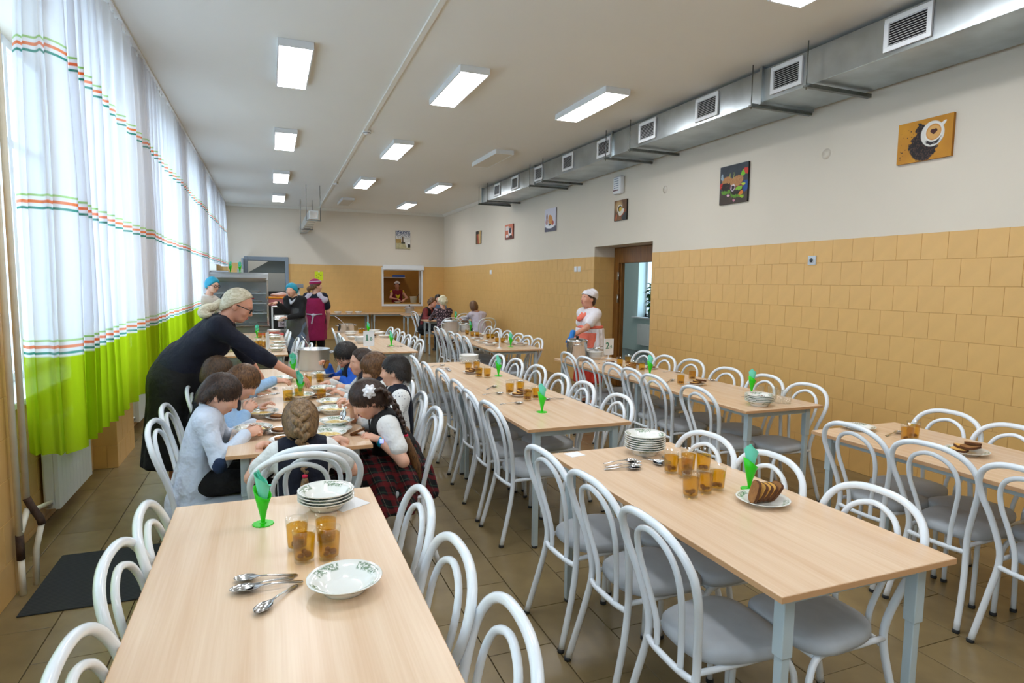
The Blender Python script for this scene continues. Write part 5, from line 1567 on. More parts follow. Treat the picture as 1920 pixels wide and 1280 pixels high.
def ik(a, c, l1, l2, pole):
    a, c = V3(a), V3(c)
    d = c - a; L = np.linalg.norm(d)
    if L > (l1 + l2) * 0.985:
        s = L / ((l1 + l2) * 0.985); l1 *= s; l2 *= s
    u = d / L
    x = (l1 * l1 - l2 * l2 + L * L) / (2 * L)
    hgt = math.sqrt(max(l1 * l1 - x * x, 0))
    p = V3(pole); p = unit(p - u * (p @ u))
    return a + u * x + p * hgt
def hand_prims(w, d, n_, s, side, curl=0.5, spread=0.12, pinch=False):
    """five fingers of different lengths; w wrist, d along the hand, n_ back of the hand, side=+1 when the thumb lies towards d x n_"""
    d = unit(d); n_ = unit(V3(n_) - d * (V3(n_) @ d)); t = np.cross(d, n_) * side
    P = lambda x, y, z: V3(w) + (t * x + d * y + n_ * z) * s
    R = np.stack([t, d, n_], 1)
    pr = [ell(P(0, 0.045, 0), (0.040 * s, 0.052 * s, 0.017 * s), R, 0.012 * s), cap(P(0, -0.03, 0), P(0, 0.03, 0), 0.026 * s, 0.026 * s, 0.015 * s)]
    for i, (x, L, an) in enumerate(((0.030, 0.070, 0.10), (0.010, 0.079, 0.02), (-0.011, 0.073, -0.06), (-0.030, 0.057, -0.15))):
        p = P(x, 0.086 - abs(x) * 0.15, 0.0)
        dirx = d + t * an * (1 + spread)
        ang = 0.0
        cu = curl * (1.0 + 0.12 * i)
        for j, (fl, r) in enumerate(((0.45, 0.0092), (0.32, 0.0084), (0.23, 0.0072))):
            ang += cu * (0.75, 1.0, 0.7)[j]
            dv = unit(unit(dirx) * math.cos(ang) - n_ * math.sin(ang))
            p2 = p + dv * L * fl * s
            pr.append(cap(p, p2, r * s, r * s * 0.92, 0.004 * s)); p = p2
    p = P(0.030, 0.020, -0.006)
    for j, (ln, r) in enumerate(((0.038, 0.013), (0.030, 0.0105), (0.024, 0.009))):
        dv = unit(t * (0.75 - 0.35 * j * (1 if curl > 0.4 else 0.4)) + d * 0.75 - n_ * (0.25 + 0.35 * j * curl))
        p2 = p + dv * ln * s
        pr.append(cap(p, p2, r * s, r * s * 0.9, 0.006 * s)); p = p2
    return pr

class Head:
    """frame of a head: centre c, f looks forward, u up"""
    def __init__(s, c, f, up=(0, 0, 1), k=1.0):
        s.c = V3(c); s.f = unit(f); up = V3(up)
        s.u = unit(up - s.f * (up @ s.f)); s.r = np.cross(s.f, s.u); s.k = k
        s.R = np.stack([s.r, s.f, s.u], 1)
    def P(s, x, y, z): return s.c + (s.r * x + s.f * y + s.u * z) * s.k
    def E(s, c, r, k=0.015, op='+', rot=None):
        R = s.R if rot is None else s.R @ rot
        return ell(s.P(*c), V3(r) * s.k, R, k * s.k, op)
    def C(s, a, b, ra, rb=None, k=0.012):
        return cap(s.P(*a), s.P(*b), ra * s.k, (rb if rb is not None else ra) * s.k, k * s.k)
    def skull(s):
        q = [s.E((0, -0.014, 0.028), (0.074, 0.092, 0.084), 0.03), s.E((0, 0.022, -0.022), (0.059, 0.066, 0.083), 0.03), s.E((0, 0.046, -0.082), (0.034, 0.032, 0.026), 0.03),
             s.C((0, 0.084, 0.010), (0, 0.101, -0.024), 0.007, 0.0115, 0.012), s.E((0, 0.090, -0.030), (0.017, 0.011, 0.009), 0.008),
             s.E((0, 0.078, -0.055), (0.024, 0.014, 0.010), 0.012), s.E((0, 0.074, -0.068), (0.020, 0.014, 0.008), 0.010),
             s.E((0.036, 0.062, -0.024), (0.022, 0.02, 0.022), 0.025), s.E((-0.036, 0.062, -0.024), (0.022, 0.02, 0.022), 0.025),
             s.E((0, 0.066, 0.026), (0.048, 0.016, 0.010), 0.02)]
        for x in (-1, 1):
            q.append(s.E((x * 0.073, -0.008, -0.012), (0.008, 0.020, 0.031), 0.008, rot=np.array(Matrix.Rotation(x * 0.35, 3, 'Z'))))
        return q
    def surf(s, x, z):
        q = s.skull()
        y = 0.135
        for _ in range(90):
            p = s.P(x, y, z)
            if min(float(prim_d(a, p[0], p[1], p[2])) for a in q) < 0.0035: break
            y -= 0.001
        return y
def person(label, root, s, P, N, head, fw, arms, legs, hb=0.012, hh=0.0065, skin=None, fat=1.0, headk=1.0, headup=(0, 0, 1), neck=1.0, grp=None,
           top=None, sleeve='long', vest=None, bottom=None, skirt=None, skirt_hem=None, shoes=None, hands=True, mouth=True, shw=1.0, hem=0.0, bust=0.0, collar=None, cutV=False):
    """world-space pose: P pelvis, N neck base, head=(centre, forward); arms [(elbow, wrist, hand dir, back of hand, curl)] right then left; legs [(knee, ankle, toe dir)]"""
    t = thing('person', label, 'person', tuple(root), group=grp)
    P, N = V3(P), V3(N)
    f = unit(fw); f = unit(f * V3((1, 1, 0)))
    r = np.cross(f, V3((0, 0, 1)))
    spine = unit(N - P)
    fb = unit(f - spine * (f @ spine))
    H = Head(head[0], head[1], headup, headk)
    sk = skin or M_skin
    sh = [N + r * x * 0.158 * s * shw - spine * 0.045 * s for x in (1, -1)]
    hip = [P + r * x * 0.082 * s for x in (1, -1)]
    w = P + (N - P) * 0.40 - fb * 0.015 * s
    ch = P + (N - P) * 0.72
    q = 0.68
    def torso(e, dn=0.0):
        g_ = [cap(P - spine * dn * 0.3, w, (0.150 * fat) * s + e, (0.128 * fat) * s + e, 0.05, fb, q + 0.05), cap(w, ch, 0.128 * s * fat + e, 0.146 * s * (0.5 + 0.5 * fat) + e, 0.05, fb, q),
              cap(sh[0] - r * 0.02 * s, sh[1] + r * 0.02 * s, 0.058 * s + e, 0.058 * s + e, 0.06), cap(ch, N - spine * 0.03 * s, 0.12 * s + e, 0.060 * s + e, 0.05, fb, 0.75)]
        if bust:
            for x in (-1, 1): g_.append(ell(ch + fb * 0.085 * s + r * x * 0.065 * s - spine * 0.035 * s, V3((0.07, 0.07, 0.07)) * bust * s + e, None, 0.05))
        return g_
    def arm(i, e, part='all'):
        el, wr = V3(arms[i][0]), V3(arms[i][1])
        a = [cap(sh[i], el, 0.050 * s + e, 0.040 * s + e, 0.03)]
        b = [cap(el, wr, 0.039 * s + e, 0.026 * s + e, 0.025)]
        if part == 'all': return a + b
        if part == 'short':
            m_ = sh[i] + (el - sh[i]) * 0.62
            return [cap(sh[i], m_, 0.052 * s + e * 1.3, 0.050 * s + e * 1.6, 0.03)]
        if part == 'elbow':
            m_ = el + (wr - el) * 0.30
            return a + [cap(el, m_, 0.041 * s + e, 0.038 * s + e, 0.025)]
        m_ = el + (wr - el) * 0.93
        return a + [cap(el, m_, 0.040 * s + e, 0.032 * s + e, 0.025)]
    def leg(i, e):
        kn, an, _ = legs[i]
        return [cap(hip[i], kn, 0.082 * s * (0.6 + 0.4 * fat) + e, 0.056 * s + e, 0.04), cap(kn, an, 0.054 * s + e, 0.036 * s + e, 0.03)]
    # ---- body: one continuous figure, finer where skin shows
    mb = MB()
    base = torso(-0.012 * s)
    for i in range(2): base += arm(i, 0) + (leg(i, -0.008) if legs else [])
    nk = 0.050 * s * neck
    base += [cap(N - spine * 0.04 * s, H.P(0, -0.018, -0.05), nk * 1.15, nk, 0.03)]
    if legs:
        for i in range(2):
            kn, an, td = legs[i]
            base.append(cap(an, V3(an) + unit(td) * 0.13 * s + V3((0, 0, -0.045 * s)), 0.034 * s, 0.028 * s, 0.03))
    sdf_add(mb, root, base, hb)
    sdf_add(mb, root, H.skull() + [cap(H.P(0, -0.02, -0.04), N, nk, nk * 1.1, 0.02)], hh)
    if hands:
        for i in range(2):
            if len(arms[i]) > 2 and arms[i][2] is not None:
                _, wr, hd, dn_, cu = arms[i][:5]
                hs = s * (arms[i][5] if len(arms[i]) > 5 else 1.0)
                sdf_add(mb, root, hand_prims(wr, hd, dn_, hs, 1 if i == 1 else -1, cu), max(0.0036 * hs, hh * 0.62))
    body = mb.build('body', sk, t)
    # ---- face
    if mouth:
        ey, br, lp = MB(), MB(), MB()
        RM = Matrix(H.R.tolist()); o3 = V3(root)
        for x in (-1, 1):
            ys = H.surf(x * 0.031, 0.004)
            ey.ball(tuple(H.P(x * 0.031, ys - 0.0035, 0.004) - o3), tuple(V3((0.0125, 0.006, 0.0062)) * H.k), 12, 1, RM)
            ey.ball(tuple(H.P(x * 0.031, ys - 0.0004, 0.0035) - o3), tuple(V3((0.0062, 0.0035, 0.0060)) * H.k), 10, 0, RM)
            ey.tube([H.P(x * (0.031 + dx), H.surf(x * (0.031 + dx), 0.008) + 0.0008, 0.0095 - abs(dx) * 0.25) - o3 for dx in (-0.013, -0.006, 0.0, 0.006, 0.013)], 0.0016 * H.k, 5)
            br.tube([H.P(x * bx, H.surf(x * bx, bz) - 0.0005, bz) - o3 for bx, bz in ((0.014, 0.021), (0.024, 0.025), (0.034, 0.026), (0.046, 0.021))], [0.0022, 0.0032, 0.0030, 0.0016], 6)
        for zc, hw, hh_ in ((-0.0530, 0.021, 0.0042), (-0.0625, 0.018, 0.0050)):
            ym = H.surf(0, zc)
            lp.ball(tuple(H.P(0, ym - 0.0035, zc) - o3), tuple(V3((hw, 0.0065, hh_)) * H.k), 12, 0, RM)
        ey.build('eyes', [M_eye, M_eyew], t)
        br.build('eyebrows', H_dkbrown, t)
        lp.build('lips', M_lip, t)
    # ---- clothes
    if top:
        e = 0.013 * (0.6 + 0.4 * s)
        g_ = torso(e)
        if hem: g_.append(cap(P, P - V3((0, 0, hem)) - f * hem * 0.25, 0.158 * fat * s + e, 0.172 * fat * s + e, 0.04, f, q + 0.14))
        if sleeve:
            for i in range(2): g_ += arm(i, e, {'long': 'long', 'short': 'short', 'elbow': 'elbow'}[sleeve])
        g_.append(cap(N + spine * 0.012 * s, H.P(0, -0.02, 0.0), nk * 1.32, nk * 1.6, op='-'))
        mb = MB(); sdf_add(mb, root, g_, hb)
        mb.build('top_garment', top, t)
    if vest:
        e = 0.024 * (0.6 + 0.4 * s)
        g_ = [p_ for p_ in torso(e, 0.1)]
        g_.append(cap(N + spine * 0.0 * s + fb * 0.02 * s, H.P(0, -0.02, 0.0), nk * 1.55, nk * 1.9, op='-'))
        g_.append(cap(N + fb * 0.10 * s, N + fb * 0.115 * s - spine * 0.10 * s, nk * 0.9, nk * 0.35, op='-'))
        cuts = [(sh[0] + r * 0.0 * s, r), (sh[1] - r * 0.0 * s, -r)]
        mb = MB(); sdf_add(mb, root, g_, hb, cuts)
        mb.build('vest', vest, t)
    if collar:
        mb = MB()
        ring = []
        for k in range(14):
            a = 2 * PI * k / 14
            ring.append(N + spine * (0.030 + 0.014 * math.cos(a)) * s - V3(root) + (r * math.sin(a) * 1.0 - fb * math.cos(a) * 0.9) * nk * 1.42)
        mb.tube(ring, 0.017 * s, 8, closed=True)
        mb.build('collar', collar, t)
    if bottom and legs:
        e = 0.012
        g_ = [cap(P - spine * 0.02 * s, P + spine * 0.05 * s, 0.150 * fat * s + e, 0.14 * fat * s + e, 0.04, fb, q + 0.08)]
        for i in range(2): g_ += leg(i, e)
        mb = MB(); sdf_add(mb, root, g_, hb)
        mb.build('trousers', bottom, t)
    if shoes and legs:
        for i in range(2):
            kn, an, td = legs[i]
            mb = MB()
            sdf_add(mb, root, [cap(V3(an) + V3((0, 0, -0.03 * s)), V3(an) + unit(td) * 0.15 * s + V3((0, 0, -0.045 * s)), 0.042 * s, 0.034 * s, 0.02)], max(0.008, hb * 0.8))
            mb.build('shoe', shoes, t)
    t_info = dict(t=t, H=H, N=N, P=P, f=f, r=r, sp=spine, fb=fb, sh=sh, ch=ch, w=w, s=s, root=V3(root), hb=hb, hh=hh, torso=torso, arm=arm, leg=leg, hip=hip, fat=fat, q=q)
    return t_info
def part(I, name, prims, m, h=None, cuts=(), wob=None, kc=0.0):
    mb = MB(); sdf_add(mb, I['root'], prims, h or I['hb'], cuts, 0, wob, kc)
    if not mb.V: return None
    return mb.build(name, m, I['t'])
def hair(I, m, kind='short', vol=0.012, name='hair', low=-0.07, fringe=0.0, h=None):
    H = I['H']
    g_ = [H.E((0, -0.014, 0.028), (0.074 + vol, 0.092 + vol, 0.084 + vol), 0.02), H.E((0, -0.045, -0.01), (0.066 + vol * 0.7, 0.058 + vol, 0.075 + vol * 0.6), 0.03)]
    cuts = [(H.P(0, 0.066 + fringe, 0.050), H.f * 0.93 - H.u * 0.37), (H.P(0, 0.0, -0.016), H.f * 0.62 - H.u * 0.78), (H.P(0, 0, low - 0.04), -H.u)]
    g_.append(H.E((0, -0.056, -0.052), (0.060, 0.050, 0.075), 0.03))
    extra = []
    if kind == 'swept':
        cuts = [(H.P(0, 0.052, 0.060), H.f * 0.80 - H.u * 0.60), (H.P(0, -0.02, -0.006), H.f * 0.80 - H.u * 0.60), (H.P(0, 0, low), -H.u)]
    if kind == 'bob':
        g_ += [H.E((0, -0.035, -0.03), (0.086 + vol * 0.5, 0.078, 0.105), 0.03)]
        cuts = [(H.P(0, 0.055 + fringe, 0.05 - fringe), H.f * 0.92 - H.u * 0.38), (H.P(0, 0, low), -H.u)]
    if kind == 'long':
        g_ += [H.E((0, -0.03, -0.05), (0.084, 0.075, 0.125), 0.03), H.C((0.066, 0.03, 0.0), (0.058, 0.045, -0.13), 0.022, 0.016, 0.03), H.C((-0.066, 0.03, 0.0), (-0.058, 0.045, -0.13), 0.022, 0.016, 0.03)]
        cuts = [(H.P(0, 0.070 + fringe, 0.05), H.f * 0.97 - H.u * 0.2), (H.P(0, 0, low), -H.u)]
    if kind == 'curly':
        rr = random.Random(5)
        for k in range(60):
            a, b = rr.uniform(0, 2 * PI), rr.uniform(-0.5, 1.3)
            extra.append(H.E((0.088 * math.cos(b) * math.cos(a), -0.02 + 0.10 * math.cos(b) * math.sin(a), 0.02 + 0.095 * math.sin(b)), (0.026, 0.026, 0.026), 0.012))
        g_ += extra
    if kind == 'wavy':
        g_ += [H.E((0, -0.03, 0.0), (0.09, 0.10, 0.105), 0.03)]
    R, c, k = H.R, H.c, H.k
    def wob(X, Y, Z):
        u = (X - c[0]) * R[0, 0] + (Y - c[1]) * R[1, 0] + (Z - c[2]) * R[2, 0]
        v = (X - c[0]) * R[0, 1] + (Y - c[1]) * R[1, 1] + (Z - c[2]) * R[2, 1]
        a = np.arctan2(u, v + 0.02)
        return 0.0011 * np.sin(a * 21 + v * 30) + 0.0008 * np.sin(a * 47 + 2 * np.sin(v * 60))
    return part(I, name, g_, m, h or I['hh'], cuts, wob, 0.0 if kind == 'curly' else 0.022 * k)
def strands(I, m, n=1500, L=0.05, flow='crown', vol=0.012, fringe=0.0, low=-0.07, w=0.0022, target=None, hair_cut=None, seed=1, lift=0.006, name='hair_strands'):
    """many thin tapered locks lying on the head; flow says how they are combed"""
    H = I['H']; k = H.k
    rg = np.random.default_rng(seed)
    pr = [H.E((0, -0.014, 0.028), (0.074, 0.092, 0.084), 0.03), H.E((0, -0.045, -0.01), (0.064, 0.057, 0.074), 0.03), H.E((0, -0.056, -0.052), (0.056, 0.046, 0.070), 0.03)]
    def D(p):
        d = np.full(len(p), 9.0)
        for q in pr: d = smin(d, prim_d(q, p[:, 0], p[:, 1], p[:, 2]), 0.03)
        return d
    def grad(p):
        e = 0.002
        g_ = np.stack([D(p + V3(a)) - D(p - V3(a)) for a in ((e, 0, 0), (0, e, 0), (0, 0, e))], 1)
        return g_ / (np.linalg.norm(g_, axis=1, keepdims=True) + 1e-9)
    v = rg.normal(size=(n * 3, 3)); v /= np.linalg.norm(v, axis=1, keepdims=True)
    c0 = H.P(0, -0.02, 0.0)
    p = c0 + v * 0.14 * k
    for _ in range(6): p = p - grad(p) * (D(p) - vol * 0.55 * k)[:, None]
    loc = (p - H.c) @ H.R / k
    front = (loc[:, 1] - (0.062 + fringe)) * 0.93 - (loc[:, 2] - 0.052) * 0.37
    side = (loc[:, 1]) * 0.62 - (loc[:, 2] + 0.010) * 0.78
    if hair_cut == 'swept':
        front = (loc[:, 1] - 0.048) * 0.80 - (loc[:, 2] - 0.062) * 0.60
        side = (loc[:, 1] + 0.02) * 0.80 - loc[:, 2] * 0.60
    if hair_cut == 'long':
        side = loc[:, 1] - 0.05
    ok = (front < 0) & (side < 0) & (loc[:, 2] > low)
    p = p[ok][:n]
    n = len(p)
    if n == 0: return
    Ls = L * k * rg.uniform(0.65, 1.15, n)
    seg = 6
    wh = H.P(0.012, -0.062, 0.10)
    pts = [p]
    jit = rg.normal(size=(n, 3)) * 0.28
    for j in range(seg):
        nr = grad(p)
        if flow == 'crown': t = p - wh; t = t / (np.linalg.norm(t, axis=1, keepdims=True) + 0.02) - H.u * 0.35
        elif flow == 'to':
            t = V3(target) - p; dist = np.linalg.norm(t, axis=1, keepdims=True); t = t / (dist + 1e-6)
        else: t = np.tile(-H.u + H.f * 0.05, (n, 1))
        t = t + jit * (0.5 if flow == 'to' else 1.0)
        t = t - nr * np.sum(t * nr, 1, keepdims=True)
        t = t / (np.linalg.norm(t, axis=1, keepdims=True) + 1e-9)
        p = p + t * (Ls / seg)[:, None]
        tgt = vol * k * (0.65 + 0.35 * rg.random(n)) + lift * k * ((j + 1) / seg) ** 2 * rg.random(n)
        p = p - grad(p) * ((D(p) - tgt) * (0.8 if flow != 'down' else 0.5))[:, None]
        pts.append(p)
    A = np.stack(pts, 1)                       # n, seg+1, 3
    tan = np.gradient(A, axis=1)
    nrm = np.stack([grad(A[:, j]) for j in range(seg + 1)], 1)
    sd = np.cross(tan, nrm); sd /= np.linalg.norm(sd, axis=2, keepdims=True) + 1e-9
    wd = w * k * np.array([1, 1.1, 1.1, 1.0, 0.8, 0.5, 0.12])[None, :, None]
    Vv = np.stack([A + sd * wd, A - sd * wd], 2).reshape(-1, 3) - I['root']
    Fq = []
    base = np.arange(n)[:, None] * (seg + 1) * 2 + np.arange(seg)[None, :] * 2
    b = base.ravel()
    Fq = np.stack([b, b + 1, b + 3, b + 2], 1)
    mb = MB(); mb.add(Vv.tolist(), Fq.tolist(), 0, True)
    return mb.build(name, m, I['t'])
def glasses_on(I, m=None, k=1.0):
    H = I['H']; mb = MB()
    o = I['root']
    for x in (-1, 1):
        ring = []
        for j in range(14):
            a = 2 * PI * j / 14
            ring.append(H.P(x * 0.033 + 0.024 * math.cos(a), 0.097 - 0.004 * abs(math.cos(a)), 0.002 + 0.018 * math.sin(a)) - o)
        mb.tube(ring, 0.0022 * k, 6, closed=True)
        mb.tube([H.P(x * 0.057, 0.093, 0.008) - o, H.P(x * 0.078, 0.07, 0.008) - o, H.P(x * 0.081, -0.005, 0.004) - o], 0.0022 * k, 6)
    mb.tube([H.P(-0.010, 0.097, 0.006) - o, H.P(0.010, 0.097, 0.006) - o], 0.0022 * k, 6)
    mb.build('eyeglasses', m or M_black, I['t'])
def strand(I, pts, radii, m, name, plait=False, h=None):
    """a ponytail, braid or pigtail through world points"""
    P = [V3(p) for p in spline(pts, 6)]
    n = len(P)
    R = np.interp(np.linspace(0, 1, n), np.linspace(0, 1, len(radii)), radii)
    g_ = []
    if plait:
        L = 0; prev = P[0]; k = 0
        for i in range(n):
            L += np.linalg.norm(P[i] - prev); prev = P[i]
            if L > R[i] * 0.75 or i == 0:
                L = 0; k += 1
                tdir = unit(P[min(i + 1, n - 1)] - P[max(i - 1, 0)])
                side = unit(np.cross(tdir, I['f'])) if abs(tdir @ I['f']) < 0.9 else I['r']
                sgn = 1 if k % 2 else -1
                a = P[i] + side * sgn * R[i] * 0.55
                d = unit(tdir - side * sgn * 0.8)
                g_.append(cap(a - d * R[i] * 0.45, a + d * R[i] * 0.55, R[i] * 0.62, R[i] * 0.5, R[i] * 0.18))
    else:
        for i in range(n - 1): g_.append(cap(P[i], P[i + 1], R[i], R[i + 1], 0.01))
    return part(I, name, g_, m, h or I['hh'])

def seated(label, seat, fa, s, N, head, hr, hl, hand_dirs=None, legs_fwd=0.0, zseat=0.47, sway=0.0, feet_z=0.10, **kw):
    """seat: (x,y) under the pelvis; fa: facing angle; hr/hl: wrist positions"""
    f = V3((math.cos(fa), math.sin(fa), 0)); r = np.cross(f, V3((0, 0, 1)))
    P = V3((seat[0], seat[1], zseat + 0.095 * s))
    N = V3(N)
    spine = unit(N - P)
    sh = [N + r * x * 0.158 * s - spine * 0.045 * s for x in (1, -1)]
    arms = []
    hd = hand_dirs or [(None, None, 0.5), (None, None, 0.5)]
    for i, wv in enumerate((hr, hl)):
        sx = 1 if i == 0 else -1
        el = ik(sh[i], wv, 0.285 * s, 0.25 * s, V3((0, 0, -1)) + r * sx * 0.55 - f * 0.35)
        d, n_, cu = hd[i]
        arms.append((el, V3(wv), unit(V3(wv) - el) if d is None else d, V3((0, 0, 1)) if n_ is None else n_, cu))
    legs = []
    for x in (1, -1):
        hp = P + r * x * 0.082 * s
        kn = hp + f * (0.40 * s + legs_fwd) + r * x * 0.02 + V3((0, 0, 0.0))
        an = kn + f * 0.03 + V3((0, 0, -(0.40 * s)))
        an[2] = max(an[2], feet_z)
        legs.append((kn, an, f + r * x * 0.15))
    return person(label, (seat[0], seat[1], 0.0), s, P, N, head, f, arms, legs, **kw)
def standing(label, at, fa, s, head, wr, wl, lean=(0, 0), hand_dirs=None, poles=None, **kw):
    f = V3((math.cos(fa), math.sin(fa), 0)); r = np.cross(f, V3((0, 0, 1)))
    P = V3((at[0], at[1], 0.93 * s))
    N = V3((at[0] + lean[0], at[1] + lean[1], 1.40 * s))
    spine = unit(N - P)
    sh = [N + r * x * 0.158 * s - spine * 0.045 * s for x in (1, -1)]
    hd = hand_dirs or [(None, None, 0.4), (None, None, 0.4)]
    arms = []
    for i, wv in enumerate((wr, wl)):
        sx = 1 if i == 0 else -1
        pole = poles[i] if poles else V3((0, 0, -0.6)) + r * sx * 0.4 - f * 0.6
        el = ik(sh[i], wv, 0.285 * s, 0.25 * s, pole)
        d, n_, cu = hd[i]
        arms.append((el, V3(wv), unit(V3(wv) - el) if d is None else d, r * sx if n_ is None else n_, cu))
    legs = []
    for x in (1, -1):
        hp = P + r * x * 0.085 * s
        legs.append((hp * V3((1, 1, 0)) + V3((0, 0, 0.50 * s)) + f * 0.01, hp * V3((1, 1, 0)) + r * x * 0.01 + V3((0, 0, 0.085)), f + r * x * 0.2))
    return person(label, (at[0], at[1], 0.0), s, P, N, head, f, arms, legs, **kw)
def held_spoon(at, d, label, up=(0, 0, 1)):
    """spoon gripped at the end of its handle; at = bowl centre, d = towards the handle"""
    o = put('spoon', SPOON, None, tuple(at))
    x = Vector(unit(d)); z = Vector(up); y = z.cross(x).normalized(); z = x.cross(y)
    o.rotation_euler = Matrix((x, y, z)).transposed().to_euler()
    return tag(o, label, 'spoon', 'spoons')
# ---------------------------------------------------------------- the children
GK = 'schoolchildren at the long table'
C_bow = mat('white_ribbon', rgb(244, 244, 248), 0.5)
# boy with the elbow patch
I = seated('boy in pale shirt with navy elbow patch eating soup', (-0.40, 3.70), 0.0, 0.80, (-0.325, 3.70, 0.930), ((-0.255, 3.695, 1.020), (0.80, -0.06, -0.58)), (-0.135, 3.585, 0.815), (-0.10, 3.88, 0.805),
           [((0.9, 0.15, 0.25), (0.1, -0.7, 0.7), 1.25), ((0.95, -0.25, -0.1), (0, 0, 1), 0.55)], top=C_palesh, bottom=C_blackc, shoes=M_black, hem=0.11, headk=0.95, neck=0.85, collar=C_palesh, hb=0.0105, hh=0.0055, grp=GK, fat=1.05)
hair(I, H_dkbrown, 'short', 0.011, fringe=0.016, low=-0.06)
strands(I, H_dkbrown, 2800, 0.038, vol=0.013, fringe=0.020, low=-0.085, seed=1)
e0 = V3(I['arm'](0, 0)[0]['b'])
part(I, 'elbow_patch', [ell(e0, (0.050, 0.050, 0.062))], C_patch, 0.006, [(e0 + V3((0, -0.030, 0.0)), (-0.1, 1, 0.2)), (e0 + V3((0.04, 0, 0)), (1, 0, 0)), (e0 - V3((0.036, 0, 0)), (-1, 0, 0))])
held_spoon((-0.03, 3.66, 0.815), (-0.8, -0.5, 0.35), 'steel spoon in the fist of the boy with elbow patch')
# boy holding up a spoon
I = seated('brown-haired boy in light blue shirt raising a spoon', (-0.40, 4.18), 0.0, 0.78, (-0.255, 4.18, 0.905), ((-0.165, 4.19, 1.005), (0.72, 0.12, -0.68)), (-0.155, 4.06, 0.835), (-0.08, 4.34, 0.80),
           [((0.6, 0.2, 0.75), (-0.3, -0.9, 0.3), 0.95), (None, None, 0.5)], top=C_blue, vest=C_navy, bottom=C_blackc, shoes=M_black, headk=0.93, neck=0.85, collar=C_blue, hb=0.0115, hh=0.006, grp=GK)
hair(I, H_chest, 'short', 0.012, fringe=0.018, low=-0.06)
strands(I, H_chest, 2600, 0.038, vol=0.014, fringe=0.022, low=-0.085, seed=2)
held_spoon((0.015, 4.16, 0.915), (-0.85, -0.35, -0.02), 'big steel spoon raised by the brown-haired boy')
# boy stretching his arm
I = seated('boy in light blue shirt stretching an arm over the table', (-0.47, 4.72), 0.1, 0.78, (-0.39, 4.73, 0.90), ((-0.345, 4.74, 1.0), (0.85, 0.35, -0.35)), (0.02, 4.74, 0.925), (-0.12, 4.95, 0.80),
           [((1, 0.02, -0.06), (0.1, -0.3, 1), 0.35), (None, None, 0.5)], top=C_blue, vest=C_navy, bottom=C_blackc, shoes=M_black, headk=0.93, neck=0.85, hb=0.0125, hh=0.0065, grp=GK)
hair(I, H_brown, 'short', 0.012, fringe=0.014, low=-0.06)
strands(I, H_brown, 2000, 0.038, vol=0.015, fringe=0.018, low=-0.085, seed=3)
# girl with the braid, seen from behind
I = seated('girl with one long braid seen from behind in navy vest', (0.135, 3.14), PI / 2, 0.74, (0.135, 3.165, 0.838), ((0.13, 3.205, 0.935), (0.02, 0.86, -0.50)), (0.35, 3.36, 0.795), (-0.06, 3.38, 0.795),
           [((-0.6, 0.7, 0.1), (0, 0, 1), 0.6), ((0.3, 0.9, 0), (0, 0, 1), 0.5)], zseat=0.47, top=C_white, sleeve='short', vest=C_navy, bottom=C_blackc, shoes=M_black, headk=0.97, neck=0.85, collar=C_white, hb=0.0105, hh=0.0055, grp=GK)
hair(I, H_fair, 'short', 0.014, fringe=0.03, low=-0.085)
strands(I, H_fair, 3000, 0.10, 'to', vol=0.017, fringe=0.03, low=-0.10, seed=4, target=(0.132, 3.09, 0.91), lift=0.003)
strand(I, [(0.13, 3.140, 1.025), (0.13, 3.088, 0.985), (0.13, 3.062, 0.92), (0.133, 3.060, 0.85), (0.14, 3.045, 0.785), (0.138, 3.04, 0.73)], [0.030, 0.032, 0.028, 0.022, 0.017, 0.013], H_fair, 'braid', True, 0.004)
strand(I, [(0.138, 3.038, 0.70), (0.136, 3.033, 0.66), (0.135, 3.030, 0.61)], [0.011, 0.017, 0.013], H_fair, 'braid_end', False, 0.005)
part(I, 'hair_band', [ell((0.138, 3.037, 0.715), (0.014, 0.014, 0.010))], C_band, 0.004)
# girl with the bows and pigtails
I = seated('girl with white hair bows, pigtails and tartan skirt bending over soup', (0.70, 3.62), PI, 0.78, (0.605, 3.60, 0.86), ((0.512, 3.585, 0.968), (-0.80, -0.06, -0.60)), (0.45, 3.78, 0.90), (0.545, 3.44, 0.765),
           [((-0.7, -0.1, 0.35), (0, 0.3, 1), 1.0), ((-0.85, 0.1, 0.35), (-0.2, -0.3, 1), 1.2)], top=C_white, sleeve='short', vest=C_blackc, bottom=None, shoes=M_black, headk=0.96, neck=0.85, collar=C_white, hb=0.0105, hh=0.0055, grp=GK)
H = I['H']
part(I, 'jumper_waist', [cap(I['P'] + V3((-0.02, 0, 0.10)), I['P'] + V3((0.01, 0, -0.04)), 0.135, 0.178, 0.04)], C_blackc, 0.011, [(I['P'] + V3((0, 0, -0.035)), (0.25, 0, -1))])
hair(I, H_dkbrown, 'short', 0.013, fringe=0.03, low=-0.075)
strands(I, H_dkbrown, 2800, 0.05, 'crown', vol=0.016, fringe=0.034, low=-0.085, seed=5, lift=0.002)
P, f, r = I['P'], I['f'], I['r']
